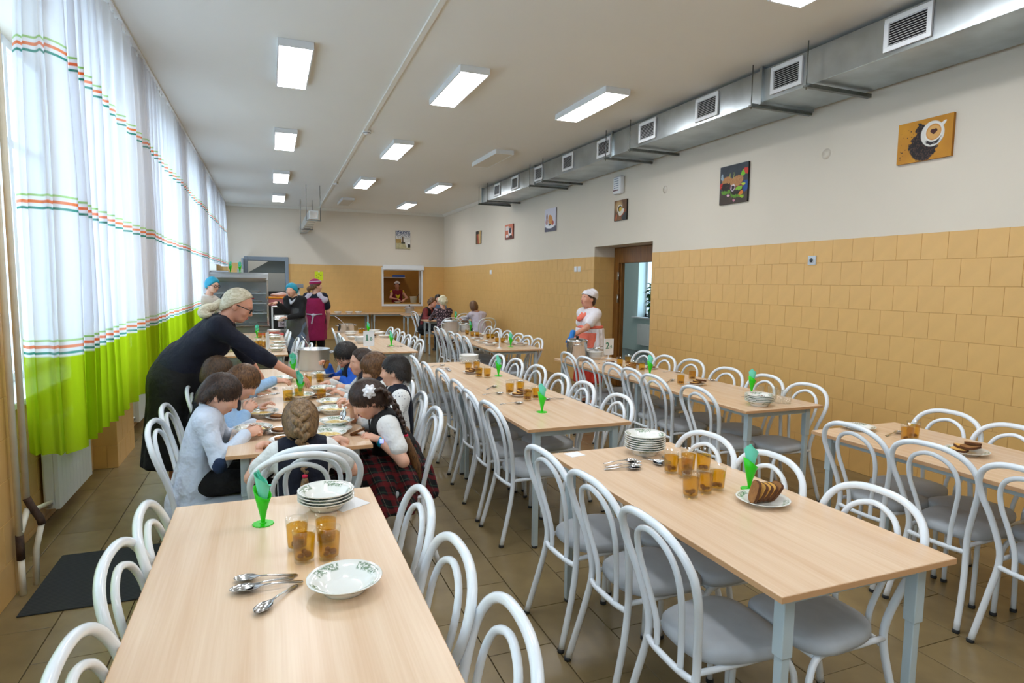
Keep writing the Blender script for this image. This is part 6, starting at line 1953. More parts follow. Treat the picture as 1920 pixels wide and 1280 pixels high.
part(I, 'skirt', [cap(P + V3((0, 0, 0.06)), P + V3((0, 0, -0.05)), 0.135, 0.185, 0.05), cap(P + f * 0.02 + r * 0.08, P + f * 0.26 + r * 0.09 + V3((0, 0, -0.02)), 0.105, 0.105, 0.05), cap(P + f * 0.02 - r * 0.08, P + f * 0.26 - r * 0.09 + V3((0, 0, -0.02)), 0.105, 0.105, 0.05),
                 cap(P - f * 0.02 - r * 0.17 + V3((0, 0, -0.05)), P - f * 0.0 - r * 0.215 + V3((0, 0, -0.20)), 0.055, 0.06, 0.05), cap(P + f * 0.12 - r * 0.18 + V3((0, 0, -0.04)), P + f * 0.14 - r * 0.215 + V3((0, 0, -0.20)), 0.06, 0.06, 0.06), cap(P - f * 0.13 - r * 0.10, P - f * 0.17 - r * 0.12 + V3((0, 0, -0.14)), 0.05, 0.045, 0.05)],
     C_tartan, 0.010, [(P + V3((0, 0, -0.215)), (0, 0, -1))], lambda X, Y, Z: 0.006 * np.sin((X + Y * 0.6) * 75))
for sx, sid in ((1, 0.5), (-1, 0.5)):
    bp = H.P(sx * 0.075, -0.035, 0.052)
    bp = bp + H.r * sx * 0.012
    g_ = [ell(bp + H.r * sx * 0.010, (0.012, 0.012, 0.012))]
    for ring_, (n_, rad, off) in enumerate(((7, 0.036, 0.0), (5, 0.022, 0.012))):
        for k in range(n_):
            a = k * 2 * PI / n_ + ring_ * 0.4
            v = H.f * math.cos(a) + H.u * math.sin(a)
            Rm_ = np.stack([unit(H.r * sx), unit(v), unit(np.cross(unit(H.r * sx), v))], 1)
            g_.append(ell(bp + v * rad * 0.62 + H.r * sx * off, (0.0075, rad * 0.62, rad * 0.40), Rm_, 0.003))
    part(I, 'hair_bow', g_, C_bow, 0.0045)
strand(I, [H.P(-0.072, -0.05, 0.035), H.P(-0.085, -0.10, 0.0), (0.66, 3.49, 0.92), (0.70, 3.475, 0.83), (0.715, 3.47, 0.775)], [0.024, 0.022, 0.020, 0.017, 0.013], H_dkbrown, 'pigtail', True, 0.0045)
strand(I, [(0.718, 3.47, 0.755), (0.745, 3.465, 0.67), (0.775, 3.47, 0.58), (0.80, 3.475, 0.47)], [0.012, 0.022, 0.024, 0.010], H_chest, 'pigtail_end', False, 0.006)
strand(I, [H.P(0.072, -0.05, 0.035), H.P(0.085, -0.12, 0.02), (0.685, 3.66, 0.93), (0.72, 3.645, 0.85), (0.745, 3.64, 0.79)], [0.024, 0.022, 0.020, 0.017, 0.013], H_dkbrown, 'pigtail', True, 0.005)
strand(I, [(0.748, 3.64, 0.77), (0.785, 3.63, 0.67), (0.81, 3.63, 0.56)], [0.012, 0.020, 0.010], H_chest, 'pigtail_end', False, 0.007)
part(I, 'hair_band', [ell((0.717, 3.47, 0.765), (0.013, 0.013, 0.010))], C_band, 0.004)
wv = V3((0.560, 3.437, 0.748))
part(I, 'wrist_watch', [ell(wv, (0.020, 0.031, 0.031))], mat('teal_strap', rgb(20, 140, 170), 0.4), 0.004)
tag(MB().box((-0.010, -0.006, -0.012), (0.012, 0.0, 0.012), bev=0.002).build('watch_face', emit('watch_screen', (0.1, 0.2, 1.0, 1), 1.2), I['t'], tuple(wv + V3((0.004, -0.030, 0.012)) - I['root'])))
held_spoon((0.40, 3.76, 0.845), (0.25, 0.35, 0.75), 'steel spoon held by the girl with white bows')
# boy with short dark hair
I = seated('boy with short dark hair in dotted shirt and navy vest', (0.80, 4.16), PI, 0.80, (0.805, 4.20, 0.905), ((0.798, 4.25, 1.03), (-0.86, 0.42, -0.12)), (0.52, 4.36, 0.80), (0.56, 4.03, 0.80),
           top=C_dot, vest=C_navy, bottom=C_blackc, shoes=M_black, headk=0.97, neck=0.9, collar=C_dot, hb=0.0115, hh=0.006, grp=GK)
hair(I, H_black, 'short', 0.007, fringe=0.004, low=-0.075)
strands(I, H_black, 3000, 0.018, vol=0.010, fringe=0.008, low=-0.10, seed=6, lift=0.006)
# girl with straight hair hiding her face
I = seated('girl with straight brown hair hiding her face', (0.84, 4.68), PI, 0.77, (0.77, 4.69, 0.89), ((0.725, 4.70, 0.995), (-0.88, -0.1, -0.42)), (0.47, 4.86, 0.80), (0.50, 4.56, 0.81),
           top=C_white, vest=C_navy, bottom=C_blackc, shoes=M_black, headk=0.95, neck=0.85, hb=0.0125, hh=0.0065, grp=GK)
hair(I, H_chest, 'long', 0.013, fringe=0.02, low=-0.15)
strands(I, H_chest, 2600, 0.16, 'down', vol=0.020, fringe=0.03, low=-0.06, seed=7, hair_cut='long', w=0.003)
# girl in profile
I = seated('girl in profile with dark hair tied back and white collar', (0.80, 5.14), PI, 0.77, (0.735, 5.14, 0.885), ((0.690, 5.145, 0.985), (-0.97, -0.12, -0.12)), (0.46, 5.32, 0.80), (0.56, 5.03, 0.80),
           [((-0.9, -0.2, 0.0), (0, 0, 1), 0.5), ((-0.9, 0.1, 0.2), (0, -0.3, 1), 0.9)], top=C_white, vest=C_navy, bottom=C_blackc, shoes=M_black, headk=0.95, neck=0.8, collar=C_white, hb=0.0125, hh=0.006, grp=GK)
hair(I, H_dkbrown, 'short', 0.010, fringe=-0.012, low=-0.06)
strands(I, H_dkbrown, 2200, 0.07, 'to', vol=0.013, fringe=-0.006, low=-0.085, seed=8, target=I['H'].P(0, -0.11, 0.05), lift=0.002)
strand(I, [I['H'].P(0, -0.09, 0.06), I['H'].P(0, -0.125, 0.03), I['H'].P(0, -0.13, -0.05)], [0.028, 0.03, 0.018], H_dkbrown, 'ponytail', True, 0.007)
# boy in blue with glasses, holding bread
I = seated('boy in royal blue shirt with glasses holding bread', (0.74, 5.64), PI, 0.80, (0.675, 5.63, 0.895), ((0.618, 5.61, 0.99), (-0.74, -0.36, -0.58)), (0.475, 5.75, 0.885), (0.57, 5.49, 0.80),
           [((-0.5, -0.2, 0.5), (0.3, 0.3, 1), 1.1), ((-0.9, 0.2, 0.1), (0, -0.2, 1), 0.8)], top=C_royal, vest=C_navy, bottom=C_blackc, shoes=M_black, headk=0.97, neck=0.85, collar=C_royal, hb=0.0125, hh=0.006, grp=GK)
hair(I, H_black, 'short', 0.016, fringe=0.022, low=-0.05)
strands(I, H_black, 2400, 0.045, vol=0.019, fringe=0.026, low=-0.08, seed=9)
glasses_on(I, k=0.8)
bread(0.455, 5.66, 0.905, 'wheat', (0.3, 0.2, 1.1), 'yellow bread slice held by the boy in blue', 'bread on the plates')
part(I, 'bow_tie', [ell(I['N'] + I['f'] * 0.07 + V3((0, 0, -0.03)), (0.03, 0.03, 0.014))], mat('teal_tie', rgb(60, 150, 170), 0.5), 0.006)

# ---------------------------------------------------------------- the bending woman
f0 = V3((1, -0.02, 0))
P = V3((-0.62, 5.05, 0.985)); N = V3((-0.315, 5.0, 1.345))
shR = N + V3((0.0, -0.16, -0.045)); shL = N + V3((0, 0.16, -0.045))
arms = [(V3((-0.075, 4.86, 1.095)), V3((0.155, 4.90, 0.945)), (0.85, 0.05, -0.52), (0.35, -0.35, 0.85), 0.30), (V3((-0.20, 5.22, 1.08)), V3((-0.08, 5.30, 0.86)), (0.4, 0.1, -0.9), (1, 0, 0.2), 0.4)]
legs = [(V3((-0.66, 4.96, 0.52)), V3((-0.68, 4.95, 0.085)), f0), (V3((-0.66, 5.14, 0.52)), V3((-0.68, 5.15, 0.085)), f0)]
I = person('grey-blond woman in navy sweater bending over the table, arm outstretched', (-0.66, 5.05, 0), 1.04, P, N, ((-0.215, 5.0, 1.455), (0.88, -0.10, -0.46)), f0, arms, legs, hb=0.012, hh=0.0055, skin=M_skin2, fat=1.18, headk=1.03, headup=(0.35, 0, 1),
           top=C_navy, sleeve='elbow', shoes=M_black, hem=0.10, bust=0.9, neck=1.05)
hair(I, H_blond, 'swept', 0.013, low=-0.075)
strands(I, H_blond, 3200, 0.09, 'to', vol=0.016, low=-0.09, seed=10, target=I['H'].P(0, -0.125, 0.0), hair_cut='swept', lift=0.002, w=0.002)
H = I['H']
part(I, 'scrunchie', [ell(H.P(0, -0.118, 0.0), (0.032, 0.022, 0.036), H.R)], M_black, 0.006, (), lambda X, Y, Z: 0.004 * np.sin(X * 160) * np.sin(Z * 160))
strand(I, [H.P(0, -0.112, 0.0), (-0.375, 4.985, 1.452), (-0.425, 4.965, 1.437), (-0.455, 4.95, 1.412), (-0.445, 4.94, 1.392), (-0.405, 4.93, 1.392)], [0.018, 0.026, 0.030, 0.028, 0.024, 0.012], H_blond, 'ponytail', False, 0.006)
glasses_on(I, k=1.5)
part(I, 'skirt', [cap((-0.60, 5.05, 1.03), (-0.64, 5.05, 0.90), 0.185, 0.225, 0.05, (1, 0, 0), 0.85), cap((-0.64, 5.05, 0.90), (-0.67, 5.05, 0.30), 0.225, 0.27, 0.05, (1, 0, 0), 0.85)], C_blackc, 0.013, [((-0.67, 5.05, 0.30), (0, 0, -1))], lambda X, Y, Z: 0.007 * np.sin(np.arctan2(Y - 5.05, X + 0.65) * 14) * np.clip(1.1 - Z, 0, 1))

# ---------------------------------------------------------------- staff around the serving counter
FAR = dict(hb=0.018, hh=0.0095)
# serving girl with blue net
I = standing('girl in blue hair net and clear apron pointing, plate in hand', (0.42, 11.25), -2.15, 0.97, ((0.345, 11.16, 1.475), (-0.50, -0.86, -0.10)), (0.12, 11.0, 1.265), (0.27, 10.98, 1.02), (-0.02, -0.03),
             [((-1, -0.1, 0.0), (0, 0.2, 1), 0.25), ((-0.8, -0.4, 0.0), (0, -0.3, 1), 0.5)], [(0.3, -0.2, -0.8), (0.6, -0.2, -0.6)], top=C_blackc, bottom=C_jeans, shoes=M_black, hem=0.12, headk=0.98, **FAR)
hair(I, C_net, 'short', 0.022, name='hair_net', fringe=0.004, low=-0.06)
Pp, ff, rr_ = I['P'], I['f'], I['r']
part(I, 'apron', [cap(Pp + V3((0, 0, 0.30)), Pp + V3((0, 0, 0.0)), 0.165, 0.20, 0.05, ff, 0.75), cap(Pp, Pp + V3((0, 0, -0.42)), 0.20, 0.24, 0.05, ff, 0.8)], C_film, 0.016, [(Pp - ff * 0.03, -ff), (Pp + V3((0, 0, -0.46)), (0, 0, -1)), (Pp + V3((0, 0, 0.33)), (0, 0, 1))])
part(I, 'scarf', [cap(I['N'] + rr_ * 0.08 + ff * 0.04, I['N'] + ff * 0.12 + V3((0, 0, -0.1)), 0.02, 0.018), cap(I['N'] - rr_ * 0.08 + ff * 0.04, I['N'] + ff * 0.12 + V3((0, 0, -0.1)), 0.02, 0.018)], mat('pale_grey', rgb(190, 196, 204), 0.8), 0.010)
o = plate(0.175, 10.93, 'white plate in the hand of girl with clear apron', z=0.985, kind='white')
o.rotation_euler = (0.15, -0.25, 0)
# woman in magenta apron, from behind
I = standing('woman in magenta apron and cap seen from behind', (0.78, 11.85), 1.25, 1.0, ((0.80, 11.86, 1.545), (0.95, 0.30, -0.08)), (0.99, 11.95, 0.82), (0.62, 12.05, 0.85), (0, 0.0),
             [((0.0, 0.3, -1), (1, 0, 0), 0.4), (None, None, 0.4)], [(0.9, -0.4, -0.3), (-0.9, -0.3, -0.3)], top=C_navy, sleeve='short', bottom=C_blackc, shoes=M_black, headk=1.0, **FAR)
hair(I, H_chest, 'short', 0.010, low=-0.075)
strand(I, [I['H'].P(0, -0.10, -0.03), I['H'].P(0, -0.14, -0.06), I['H'].P(0, -0.12, -0.13)], [0.03, 0.034, 0.015], H_chest, 'ponytail', False, 0.010)
H = I['H']
part(I, 'cap', [H.E((0, -0.02, 0.045), (0.094, 0.114, 0.092))], C_magenta, 0.009, [(H.P(0, 0, 0.045), H.f * 0.15 - H.u)])
part(I, 'cap_piping', [H.E((0, -0.02, 0.045), (0.0965, 0.1165, 0.0945))], C_lilacw, 0.005, [(H.P(0, 0.0, 0.085), H.f * 0.15 - H.u * 1), (H.P(0, 0.0, 0.098), -H.f * 0.15 + H.u)])
Pp, Nn, ff, rr_ = I['P'], I['N'], I['f'], I['r']
part(I, 'apron', [q_ for q_ in I['torso'](0.03, 0.1)] + [cap(Pp, Pp + V3((0, 0, -0.36)), 0.185, 0.225, 0.05, ff, 0.8)], C_magenta, 0.016, [(Nn + V3((0, 0, -0.07)), (0, 0, 1)), (Pp + V3((0, 0, -0.37)), (0, 0, -1)), (Nn + rr_ * 0.175, rr_), (Nn - rr_ * 0.175, -rr_)])
part(I, 'shoulder_yoke', [cap(Nn + rr_ * 0.085 - ff * 0.04 - V3((0, 0, 0.02)), I['sh'][0] - V3((0, 0, 0.05)) - ff * 0.02, 0.056, 0.076, 0.03), cap(Nn - rr_ * 0.085 - ff * 0.04 - V3((0, 0, 0.02)), I['sh'][1] - V3((0, 0, 0.05)) - ff * 0.02, 0.056, 0.076, 0.03)], C_lilacw, 0.012)
part(I, 'apron_tie', [cap(Pp + V3((0, 0, 0.11)) - ff * 0.13 - rr_ * 0.14, Pp + V3((0, 0, 0.10)) - ff * 0.15, 0.012), cap(Pp + V3((0, 0, 0.10)) - ff * 0.15, Pp + V3((0, 0, 0.11)) - ff * 0.13 + rr_ * 0.14, 0.012), cap(Pp + V3((0, 0, 0.10)) - ff * 0.16, Pp + V3((0, 0, -0.06)) - ff * 0.17 - rr_ * 0.03, 0.014), ell(Pp + V3((0, 0, 0.09)) - ff * 0.165, (0.04, 0.02, 0.025))], C_lilacw, 0.009)
# girl in blue net and glasses by the display case
I = standing('girl in blue hair net and dark glasses beside the curtain', (-0.98, 11.0), -0.6, 0.97, ((-0.845, 10.97, 1.55), (0.72, -0.66, -0.20)), (-0.74, 10.85, 1.0), (-0.62, 11.15, 1.0), (0.06, 0.0), top=C_coat, bottom=C_blackc, shoes=M_black, headk=1.02, collar=C_coat, **FAR)
hair(I, H_fair, 'short', 0.008, low=-0.095)
hair(I, C_net, 'short', 0.024, name='hair_net', fringe=0.0, low=-0.035)
glasses_on(I, k=2.0)
# cook in white with gloves
I = standing('cook in white uniform, white cap and blue gloves by the doorway', (3.97, 7.25), PI + 0.25, 0.93, ((3.915, 7.22, 1.455), (-0.96, -0.16, 0.08)), (3.84, 7.42, 0.95), (3.575, 7.0, 0.985), (-0.02, 0.0),
             [((-0.5, -0.3, -0.8), (-0.6, 0.2, 0.4), 0.3), ((-0.35, -0.1, -0.95), (-0.8, -0.4, 0.2), 0.25)], [(0.3, 0.5, -0.7), (0.25, -0.5, -0.8)], skin=M_skin2, top=C_kitch, sleeve='short', bottom=None, shoes=M_black, fat=1.28, bust=1.0, hem=0.22, headk=1.0, hb=0.013, hh=0.0075)
hair(I, H_dkbrown, 'short', 0.005, low=-0.08)
H = I['H']
part(I, 'cook_cap', [H.E((0, -0.020, 0.055), (0.092, 0.112, 0.066)), H.E((0, -0.060, 0.085), (0.080, 0.085, 0.055)), H.E((0, -0.105, 0.03), (0.06, 0.04, 0.06))], C_kitch, 0.007, [(H.P(0, 0.0, 0.035), H.f * 0.30 - H.u)], lambda X, Y, Z: 0.004 * np.sin(X * 90 + Z * 70))
Pp, Nn, ff, rr_ = I['P'], I['N'], I['f'], I['r']
part(I, 'collar', [cap(Nn + rr_ * 0.07 - ff * 0.02 + V3((0, 0, 0.02)), Nn + ff * 0.175 + V3((0, 0, -0.11)), 0.026, 0.030), cap(Nn - rr_ * 0.07 - ff * 0.02 + V3((0, 0, 0.02)), Nn + ff * 0.175 + V3((0, 0, -0.11)), 0.026, 0.030), cap(Nn + rr_ * 0.07 - ff * 0.03 + V3((0, 0, 0.02)), Nn - rr_ * 0.07 - ff * 0.03 + V3((0, 0, 0.02)), 0.024)], C_coral, 0.009)
part(I, 'apron_belt', [cap(Pp + V3((0, 0, 0.20)), Pp + V3((0, 0, 0.25)), 0.192, 0.188, 0.02, ff, 0.86)], C_coral, 0.009, [(Pp + V3((0, 0, 0.205)), (0, 0, -1)), (Pp + V3((0, 0, 0.24)), (0, 0, 1))])
part(I, 'apron', [cap(Pp + V3((0, 0, 0.20)), Pp + V3((0, 0, -0.10)), 0.200, 0.225, 0.03, ff, 0.87)], C_kitch, 0.012, [(Pp + V3((0, 0, 0.205)), (0, 0, 1)), (Pp + V3((0, 0, -0.08)), (0, 0, -1))], lambda X, Y, Z: 0.006 * np.sin(np.arctan2(Y - 7.25, X - 3.97) * 18))
part(I, 'apron_pocket', [cap(Pp + V3((0, 0, 0.18)), Pp + V3((0, 0, -0.06)), 0.211, 0.234, 0.03, ff, 0.89)], C_coral, 0.010, [(Pp + V3((0, 0, 0.15)), (0, 0, 1)), (Pp + V3((0, 0, -0.05)), (0, 0, -1)), (Pp + ff * 0.02, -ff), (Pp + rr_ * 0.16, rr_), (Pp - rr_ * 0.19, -rr_)])
part(I, 'skirt', [cap(Pp, Pp + V3((0, 0, -0.50)), 0.185, 0.22, 0.03, ff, 0.85)], C_redsk, 0.015, [(Pp + V3((0, 0, -0.52)), (0, 0, -1)), (Pp + V3((0, 0, 0.05)), (0, 0, 1))], lambda X, Y, Z: 0.008 * np.sin(np.arctan2(Y - 7.25, X - 3.97) * 16))
for i, (wv, hd_, nn_) in enumerate((((3.84, 7.42, 0.95), (-0.5, -0.3, -0.8), (-0.6, 0.2, 0.4)), ((3.575, 7.0, 0.985), (-0.35, -0.1, -0.95), (-0.8, -0.4, 0.2)))):
    mb = MB()
    pr = hand_prims(wv, hd_, nn_, 0.99, 1 if i == 1 else -1, 0.25 if i else 0.3)
    for q_ in pr:
        if q_['t'] == 'cap': q_['ra'] += 0.002; q_['rb'] += 0.002
        else: q_['r'] = q_['r'] + 0.002
    d_ = unit(hd_)
    pr.append(cap(V3(wv) - d_ * 0.05, V3(wv) + d_ * 0.02, 0.036, 0.031, 0.01))
    sdf_add(mb, I['root'], pr, 0.005)
    mb.build('glove', C_glove, I['t'])

# ---------------------------------------------------------------- women in the far corner
def far_seat(label, seat, fa, N, head, wr, wl, **kw):
    return seated(label, seat, fa, 0.96, N, head, wr, wl, hb=0.02, hh=0.011, **kw)
I = far_seat('fair curly-haired woman in dark patterned jacket seen from behind', (3.55, 12.98), PI / 2, (3.50, 13.02, 1.06), ((3.50, 13.06, 1.225), (-0.25, 0.95, -0.1)), (3.66, 13.60, 0.82), (3.36, 13.60, 0.82), top=C_pat, bottom=C_blackc, shoes=M_black, fat=1.2, hem=0.12, headk=1.0)
hair(I, H_light, 'curly', 0.016, low=-0.08)
I = far_seat('curly brown-haired woman in dark red blouse facing her companion', (3.46, 14.62), -0.75, (3.56, 14.52, 1.005), ((3.635, 14.46, 1.145), (0.55, -0.82, -0.12)), (3.55, 14.05, 0.83), (3.78, 14.15, 0.83), top=C_redsl, vest=C_blackc, bottom=C_blackc, shoes=M_white, fat=1.1, skin=M_skin2)
hair(I, H_chest, 'curly', 0.012, low=-0.075)
I = far_seat('bob-haired woman in lilac shirt seen from behind at the wall', (4.32, 12.88), PI / 2, (4.27, 12.98, 0.985), ((4.20, 13.04, 1.125), (-0.1, 0.95, -0.30)), (4.42, 13.55, 0.82), (4.12, 13.55, 0.82), top=C_lilacw, bottom=C_blackc, shoes=M_black, hem=0.18, fat=1.05)
hair(I, H_chest, 'bob', 0.014, low=-0.115)
I = far_seat('dark-haired person mostly hidden behind the fair-haired woman', (4.0, 15.3), -PI / 2, (3.98, 15.25, 1.07), ((3.97, 15.22, 1.22), (0.0, -0.98, -0.1)), (3.85, 14.9, 0.85), (4.12, 14.9, 0.85), top=C_jeans, bottom=C_blackc, shoes=M_black)
hair(I, H_black, 'short', 0.014)
# woman in the kitchen
I = standing('kitchen woman in maroon and yellow vest behind the serving hatch', (3.645, 18.95), -PI / 2, 0.98, ((3.632, 18.88, 1.53), (-0.25, -0.95, -0.22)), (3.56, 18.55, 1.12), (3.78, 18.55, 1.10), (0, -0.02), [(None, (0, 0, 1), 0.6), (None, (0, 0, 1), 0.6)], [(-0.9, 0.1, -0.5), (0.9, 0.1, -0.5)], skin=M_skin2, top=C_maroon, sleeve=None, bottom=C_blackc, shoes=M_black, fat=1.1, hb=0.02, hh=0.011)
hair(I, H_dkbrown, 'short', 0.008)
H = I['H']
part(I, 'head_scarf', [H.E((0, -0.03, 0.05), (0.095, 0.105, 0.075))], C_kitch, 0.011, [(H.P(0, 0.0, 0.045), H.f * 0.25 - H.u)])
Nn, ff, rr_ = I['N'], I['f'], I['r']
part(I, 'yellow_trim', [cap(Nn + rr_ * 0.12, Nn + ff * 0.135 - V3((0, 0, 0.22)), 0.03, 0.03), cap(Nn - rr_ * 0.12, Nn + ff * 0.135 - V3((0, 0, 0.22)), 0.03, 0.03), ell(I['sh'][0], (0.075, 0.07, 0.06)), ell(I['sh'][1], (0.075, 0.07, 0.06))], C_yel, 0.016)
# ================================================================== SERVING AREA
M_caseglass = clear_mat('case_glass', (0.93, 0.95, 0.96, 1), 0.06)
t = thing('display_case', 'tall steel and glass food display case under the short curtain', 'display case', (-1.08, 12.0, 0))
w_, d_ = 1.06, 0.68
MB().box((0, 0.0, 0.0), (w_, d_, 0.80), bev=0.006).build('base_cabinet', M_steel, t)
MB().box((-0.01, -0.06, 0.80), (w_ + 0.01, d_, 0.835), bev=0.006).build('counter_top', M_steel2, t)
# curved steel hood
pr_ = [(0.06 + 0.0, 1.60), (0.03, 1.68), (0.06, 1.74), (0.14, 1.775), (d_, 1.775), (d_, 1.76), (0.15, 1.755), (0.08, 1.725), (0.055, 1.68), (0.08, 1.60)]
MB().prism([(y, z) for y, z in pr_][::-1], 0.0, w_, 'x').build('hood', M_steel, t)
for x in (0.0, w_ - 0.03):
    MB().box((x, 0.0, 0.835), (x + 0.03, 0.03, 1.64)).box((x, d_ - 0.03, 0.835), (x + 0.03, d_, 1.76)).build('post', M_steel2, t)
for z in (1.04, 1.22, 1.40):
    g = MB().box((0.03, 0.05, z), (w_ - 0.03, d_ - 0.05, z + 0.008)).build('shelf', M_caseglass, t)
    MB().box((0.03, 0.042, z - 0.004), (w_ - 0.03, 0.05, z + 0.012)).build('shelf_edge', M_white, g)
MB().box((0.03, 0.012, 0.84), (w_ - 0.03, 0.018, 1.62)).build('front_glass', M_caseglass, t)
MB().box((w_ - 0.018, 0.03, 0.84), (w_ - 0.012, d_ - 0.03, 1.74)).build('side_glass', M_caseglass, t)
MB().box((0.03, d_ - 0.02, 0.84), (w_ - 0.03, d_ - 0.01, 1.74)).build('back_panel', mat('case_back', rgb(222, 228, 232), 0.3), t)
for (x, z, l) in ((-0.25, 1.408, 'white plate on the top shelf of the display case'), (-0.22, 1.228, 'white plate on the middle shelf of the display case'), (-0.2, 1.048, 'white plate on the low shelf of the display case'), (-0.6, 1.228, 'white plate deeper in the middle shelf of display case')):
    plate(x, 12.25, l, z=z, kind='white')
o = MB().box((-0.16, -0.02, 0), (0.16, 0.02, 0.02), bev=0.004).build('serving_spatula', M_red, None, (-0.42, 12.2, 1.26)); o.rotation_euler = (0, -0.25, 0.2)
tag(o, 'red plastic spatula inside the display case', 'spatula')
napkin_cone(-0.66, 12.45, 'green cone on top of the display case, taller one beside the curtain', 0.3, 1.776)
napkin_cone(-0.50, 12.42, 'green cone on top of the display case, one closer to door', 0.8, 1.776)
o = MB().box((-0.16, -0.1, 0), (0.16, 0.1, 0.03), bev=0.006).build('steel_tray', M_steel2, None, (-0.84, 12.4, 1.776)); tag(o, 'shallow steel tray on top of the display case', 'tray')
o = MB().box((-0.05, -0.05, 0), (0.05, 0.05, 0.07), bev=0.004).build('cup_box', M_white, None, (-0.50, 12.55, 1.776)); tag(o, 'small white box on top of the display case', 'box')
# stand with trays
t = thing('serving_stand', 'white framed serving stand with steel trays beside the display case', 'stand', (0.02, 11.95, 0))
for x in (0.0, 0.43):
    for y in (0.0, 0.55): MB().box((x, y, 0), (x + 0.03, y + 0.03, 1.16)).build('post', M_white, t)
MB().box((0, 0, 1.15), (0.46, 0.58, 1.18), bev=0.004).build('top_shelf', M_steel2, t)
for z in (0.93, 0.70, 0.15): MB().box((0.02, 0.02, z), (0.44, 0.56, z + 0.02)).build('shelf', M_steel, t)
MB().box((0.02, 0.55, 0.15), (0.44, 0.56, 0.72)).build('back_board', mat('brown_board', rgb(92, 62, 52), 0.5), t)
for k in range(3):
    o = MB().box((-0.18, -0.2, 0), (0.18, 0.2, 0.014), bev=0.003).build('steel_tray', M_steel2, None, (0.25, 12.22, 0.951 + k * 0.016)); tag(o, 'steel tray, %s of three stacked on the serving stand' % ('lowest', 'middle', 'topmost')[k], 'tray')
o = thing('food_box', 'clear food box with orange lid on the serving stand', 'box', (0.15, 12.15, 1.18))
MB().box((-0.19, -0.13, 0), (0.19, 0.13, 0.13), bev=0.012).build('body', mat('pink_contents', rgb(190, 110, 110), 0.4), o)
MB().box((-0.21, -0.15, 0.13), (0.21, 0.15, 0.165), bev=0.012).build('lid', mat('orange_lid', rgb(246, 150, 20), 0.4), o)
o = thing('plastic_bag', 'pinkish plastic bag lying on the orange box lid', 'bag', (0.15, 12.2, 1.345))
mb = MB(); sdf_add(mb, (0, 0, 0), [ell((0, 0, 0.03), (0.14, 0.08, 0.035)), ell((0.06, 0, 0.05), (0.08, 0.06, 0.03))], 0.012); mb.build('bag_body', mat('bag_film', rgb(220, 186, 176), 0.3), o)
o = thing('number_card', 'pale card with dark number on the serving stand', 'card', (0.20, 11.93, 0.80))
MB().box((-0.07, -0.004, 0), (0.07, 0.0, 0.10)).build('card_sheet', mat('lilac_card', rgb(206, 190, 200), 0.6), o)
q = put('lettering', text_mesh('2а', 0.075, 0.001), o, (0, -0.006, 0.05)); q.rotation_euler = (PI / 2, 0, 0)
q.data.materials.clear(); q.data.materials.append(M_black)
o = thing('plastic_crate', 'red plastic crate on the floor behind the serving girl', 'crate', (0.62, 12.25, 0))
for lo, hi in (((-0.14, -0.2, 0), (0.14, 0.2, 0.02)), ((-0.14, -0.2, 0.02), (-0.125, 0.2, 0.72)), ((0.125, -0.2, 0.02), (0.14, 0.2, 0.72)), ((-0.125, -0.2, 0.02), (0.125, -0.185, 0.72)), ((-0.125, 0.185, 0.02), (0.125, 0.2, 0.72))):
    MB().box(lo, hi, bev=0.004).build('crate_side', M_red, o)
o = thing('counter_scale', 'grey counter scale display on a pole behind the serving girl', 'scale', (0.52, 12.6, 0))
MB().tube([(0, 0, 0), (0, 0, 1.5)], 0.018, 10).build('pole', M_steel, o)
MB().box((-0.09, -0.03, 1.5), (0.09, 0.03, 1.58), bev=0.006).build('display', mat('scale_grey', rgb(150, 158, 166), 0.4), o)
MB().lathe([(0.16, 0), (0.16, 0.015), (0.03, 0.03)], 20).build('base', M_steel, o)
# rooms behind the back wall
o = thing('extractor_hood', 'grey sloped extractor hood seen through the steel door frame', 'hood', (0.0, 19.3, 1.85))
MB().prism([(-0.55, 0.0), (0.9, 0.0), (0.9, 0.45), (0.2, 0.45)], -0.35, 0.35, 'y').build('hood_body', mat('hood_grey', rgb(120, 130, 132), 0.35, metal=0.6), o)
o = thing('kitchen_oven', 'black kitchen oven seen through the steel door frame', 'oven', (0.15, 19.4, 0))
MB().box((-0.5, -0.35, 0), (0.5, 0.35, 1.32), bev=0.01).build('oven_body', mat('oven_dark', rgb(52, 54, 56), 0.4), o)
MB().box((-0.4, -0.36, 0.5), (0.4, -0.348, 1.15)).build('oven_door', M_black, o)
MB().tube([(-0.35, -0.39, 1.2), (0.35, -0.39, 1.2)], 0.012, 8).build('handle', M_steel, o)
o = MB().box((-0.5, -0.02, -0.015), (0.5, 0.24, 0.01)).build('wall_shelf', M_white, None, (3.62, 20.05, 1.78)); tag(o, 'white kitchen wall shelf behind the serving hatch woman', 'shelf')
o = MB().lathe([(0, 0), (0.07, 0), (0.14, 0.08), (0.13, 0.08), (0.06, 0.012), (0, 0.012)], 20).build('mixing_bowl', M_china, None, (3.32, 20.12, 1.79)); tag(o, 'white bowl on the kitchen shelf', 'bowl')
o = MB().box((-0.2, -0.06, 0), (0.2, 0.06, 0.07), bev=0.02).build('cloth_bundle', mat('blue_cloth', rgb(20, 90, 200), 0.6), None, (3.92, 20.12, 1.79)); tag(o, 'blue bundle on the kitchen shelf', 'bundle')
o = thing('bucket', 'white bucket with a dark stick on the hatch ledge', 'bucket', (4.0, 18.25, KZ0 + 0.03))
MB().lathe([(0, 0), (0.085, 0), (0.105, 0.18), (0.11, 0.18), (0.11, 0.19), (0.098, 0.185), (0.08, 0.006), (0, 0.006)], 20).build('pail', mat('bucket_white', rgb(222, 218, 196), 0.4), o)
MB().tube([(-0.02, -0.02, 0.02), (0.14, -0.10, 0.26)], 0.008, 8).build('stick', M_black, o)
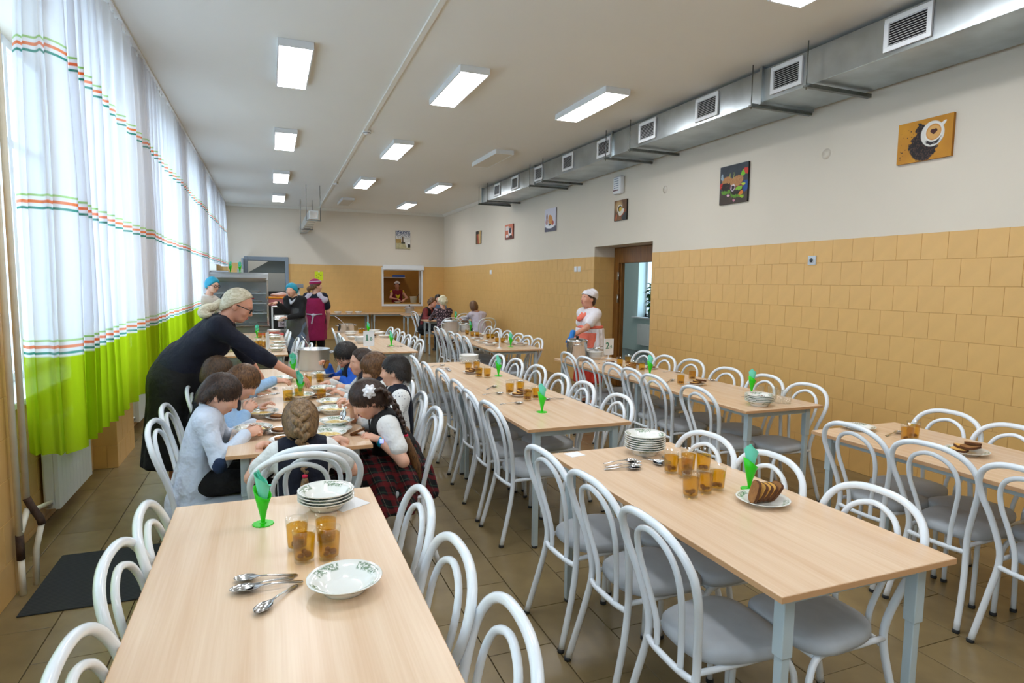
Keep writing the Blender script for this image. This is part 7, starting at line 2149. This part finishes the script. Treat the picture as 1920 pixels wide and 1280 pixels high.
plate(3.52, 18.22, 'white plate on the hatch ledge before kitchen woman', z=KZ0 + 0.03, kind='white')
# handbag
o = thing('handbag', 'black leather handbag on an empty chair near the hatch', 'handbag', (3.76, 15.66, 0.47))
mb = MB(); sdf_add(mb, (0, 0, 0), [cap((-0.12, 0, 0.07), (0.12, 0, 0.07), 0.075, 0.075, 0.02, (0, 1, 0), 0.8), cap((-0.09, 0, 0.16), (0.09, 0, 0.16), 0.05, 0.05, 0.06, (0, 1, 0), 0.8)], 0.014); mb.build('bag_body', M_black, o)
MB().tube(spline([(-0.08, 0, 0.2), (-0.06, 0, 0.32), (0.06, 0, 0.32), (0.08, 0, 0.2)], 5), 0.008, 8).build('handle', M_black, o)
# plant on the corridor sill
o = thing('potted_plant', 'leafy green potted plant on the corridor window sill', 'plant', (8.52, 12.52, CZ0))
MB().lathe([(0, 0), (0.07, 0), (0.10, 0.16), (0.105, 0.16), (0.105, 0.18), (0.09, 0.17), (0.06, 0.01), (0, 0.01)], 18).build('flower_pot', mat('pale_pot', rgb(150, 180, 180), 0.5), o)
M_leaf = mat('leaf_green', rgb(46, 92, 40), 0.45, rnd=0.2)
LEAF = MB().add([(0, 0, 0), (0.035, 0.05, 0.012), (0, 0.06, 0.0), (-0.035, 0.05, 0.012), (0.028, 0.10, 0.0), (0, 0.11, -0.01), (-0.028, 0.10, 0.0), (0, 0.16, -0.03)], [(0, 1, 2), (0, 2, 3), (1, 4, 5, 2), (2, 5, 6, 3), (4, 7, 5), (5, 7, 6)]).mesh('leaf', M_leaf)
rr = random.Random(3)
mbs = MB()
for k in range(7):
    a = rr.uniform(0, 6.28); sp = rr.uniform(0.05, 0.16); top_ = rr.uniform(0.35, 0.75)
    pts = spline([(0, 0, 0.15), (sp * 0.5 * math.cos(a), sp * 0.5 * math.sin(a), 0.15 + top_ * 0.5), (sp * math.cos(a), sp * math.sin(a), 0.15 + top_)], 5)
    mbs.tube(pts, 0.006, 6)
    for q in pts[2:]:
        for j in range(2):
            lf = put('leaf', LEAF, o, tuple(q)); lf.rotation_euler = (rr.uniform(-0.5, 0.6), rr.uniform(-0.4, 0.4), rr.uniform(0, 6.28)); z_ = rr.uniform(0.8, 1.3); lf.scale = (z_, z_, z_)
mbs.build('stem', mat('stem_green', rgb(70, 96, 48), 0.6), o)
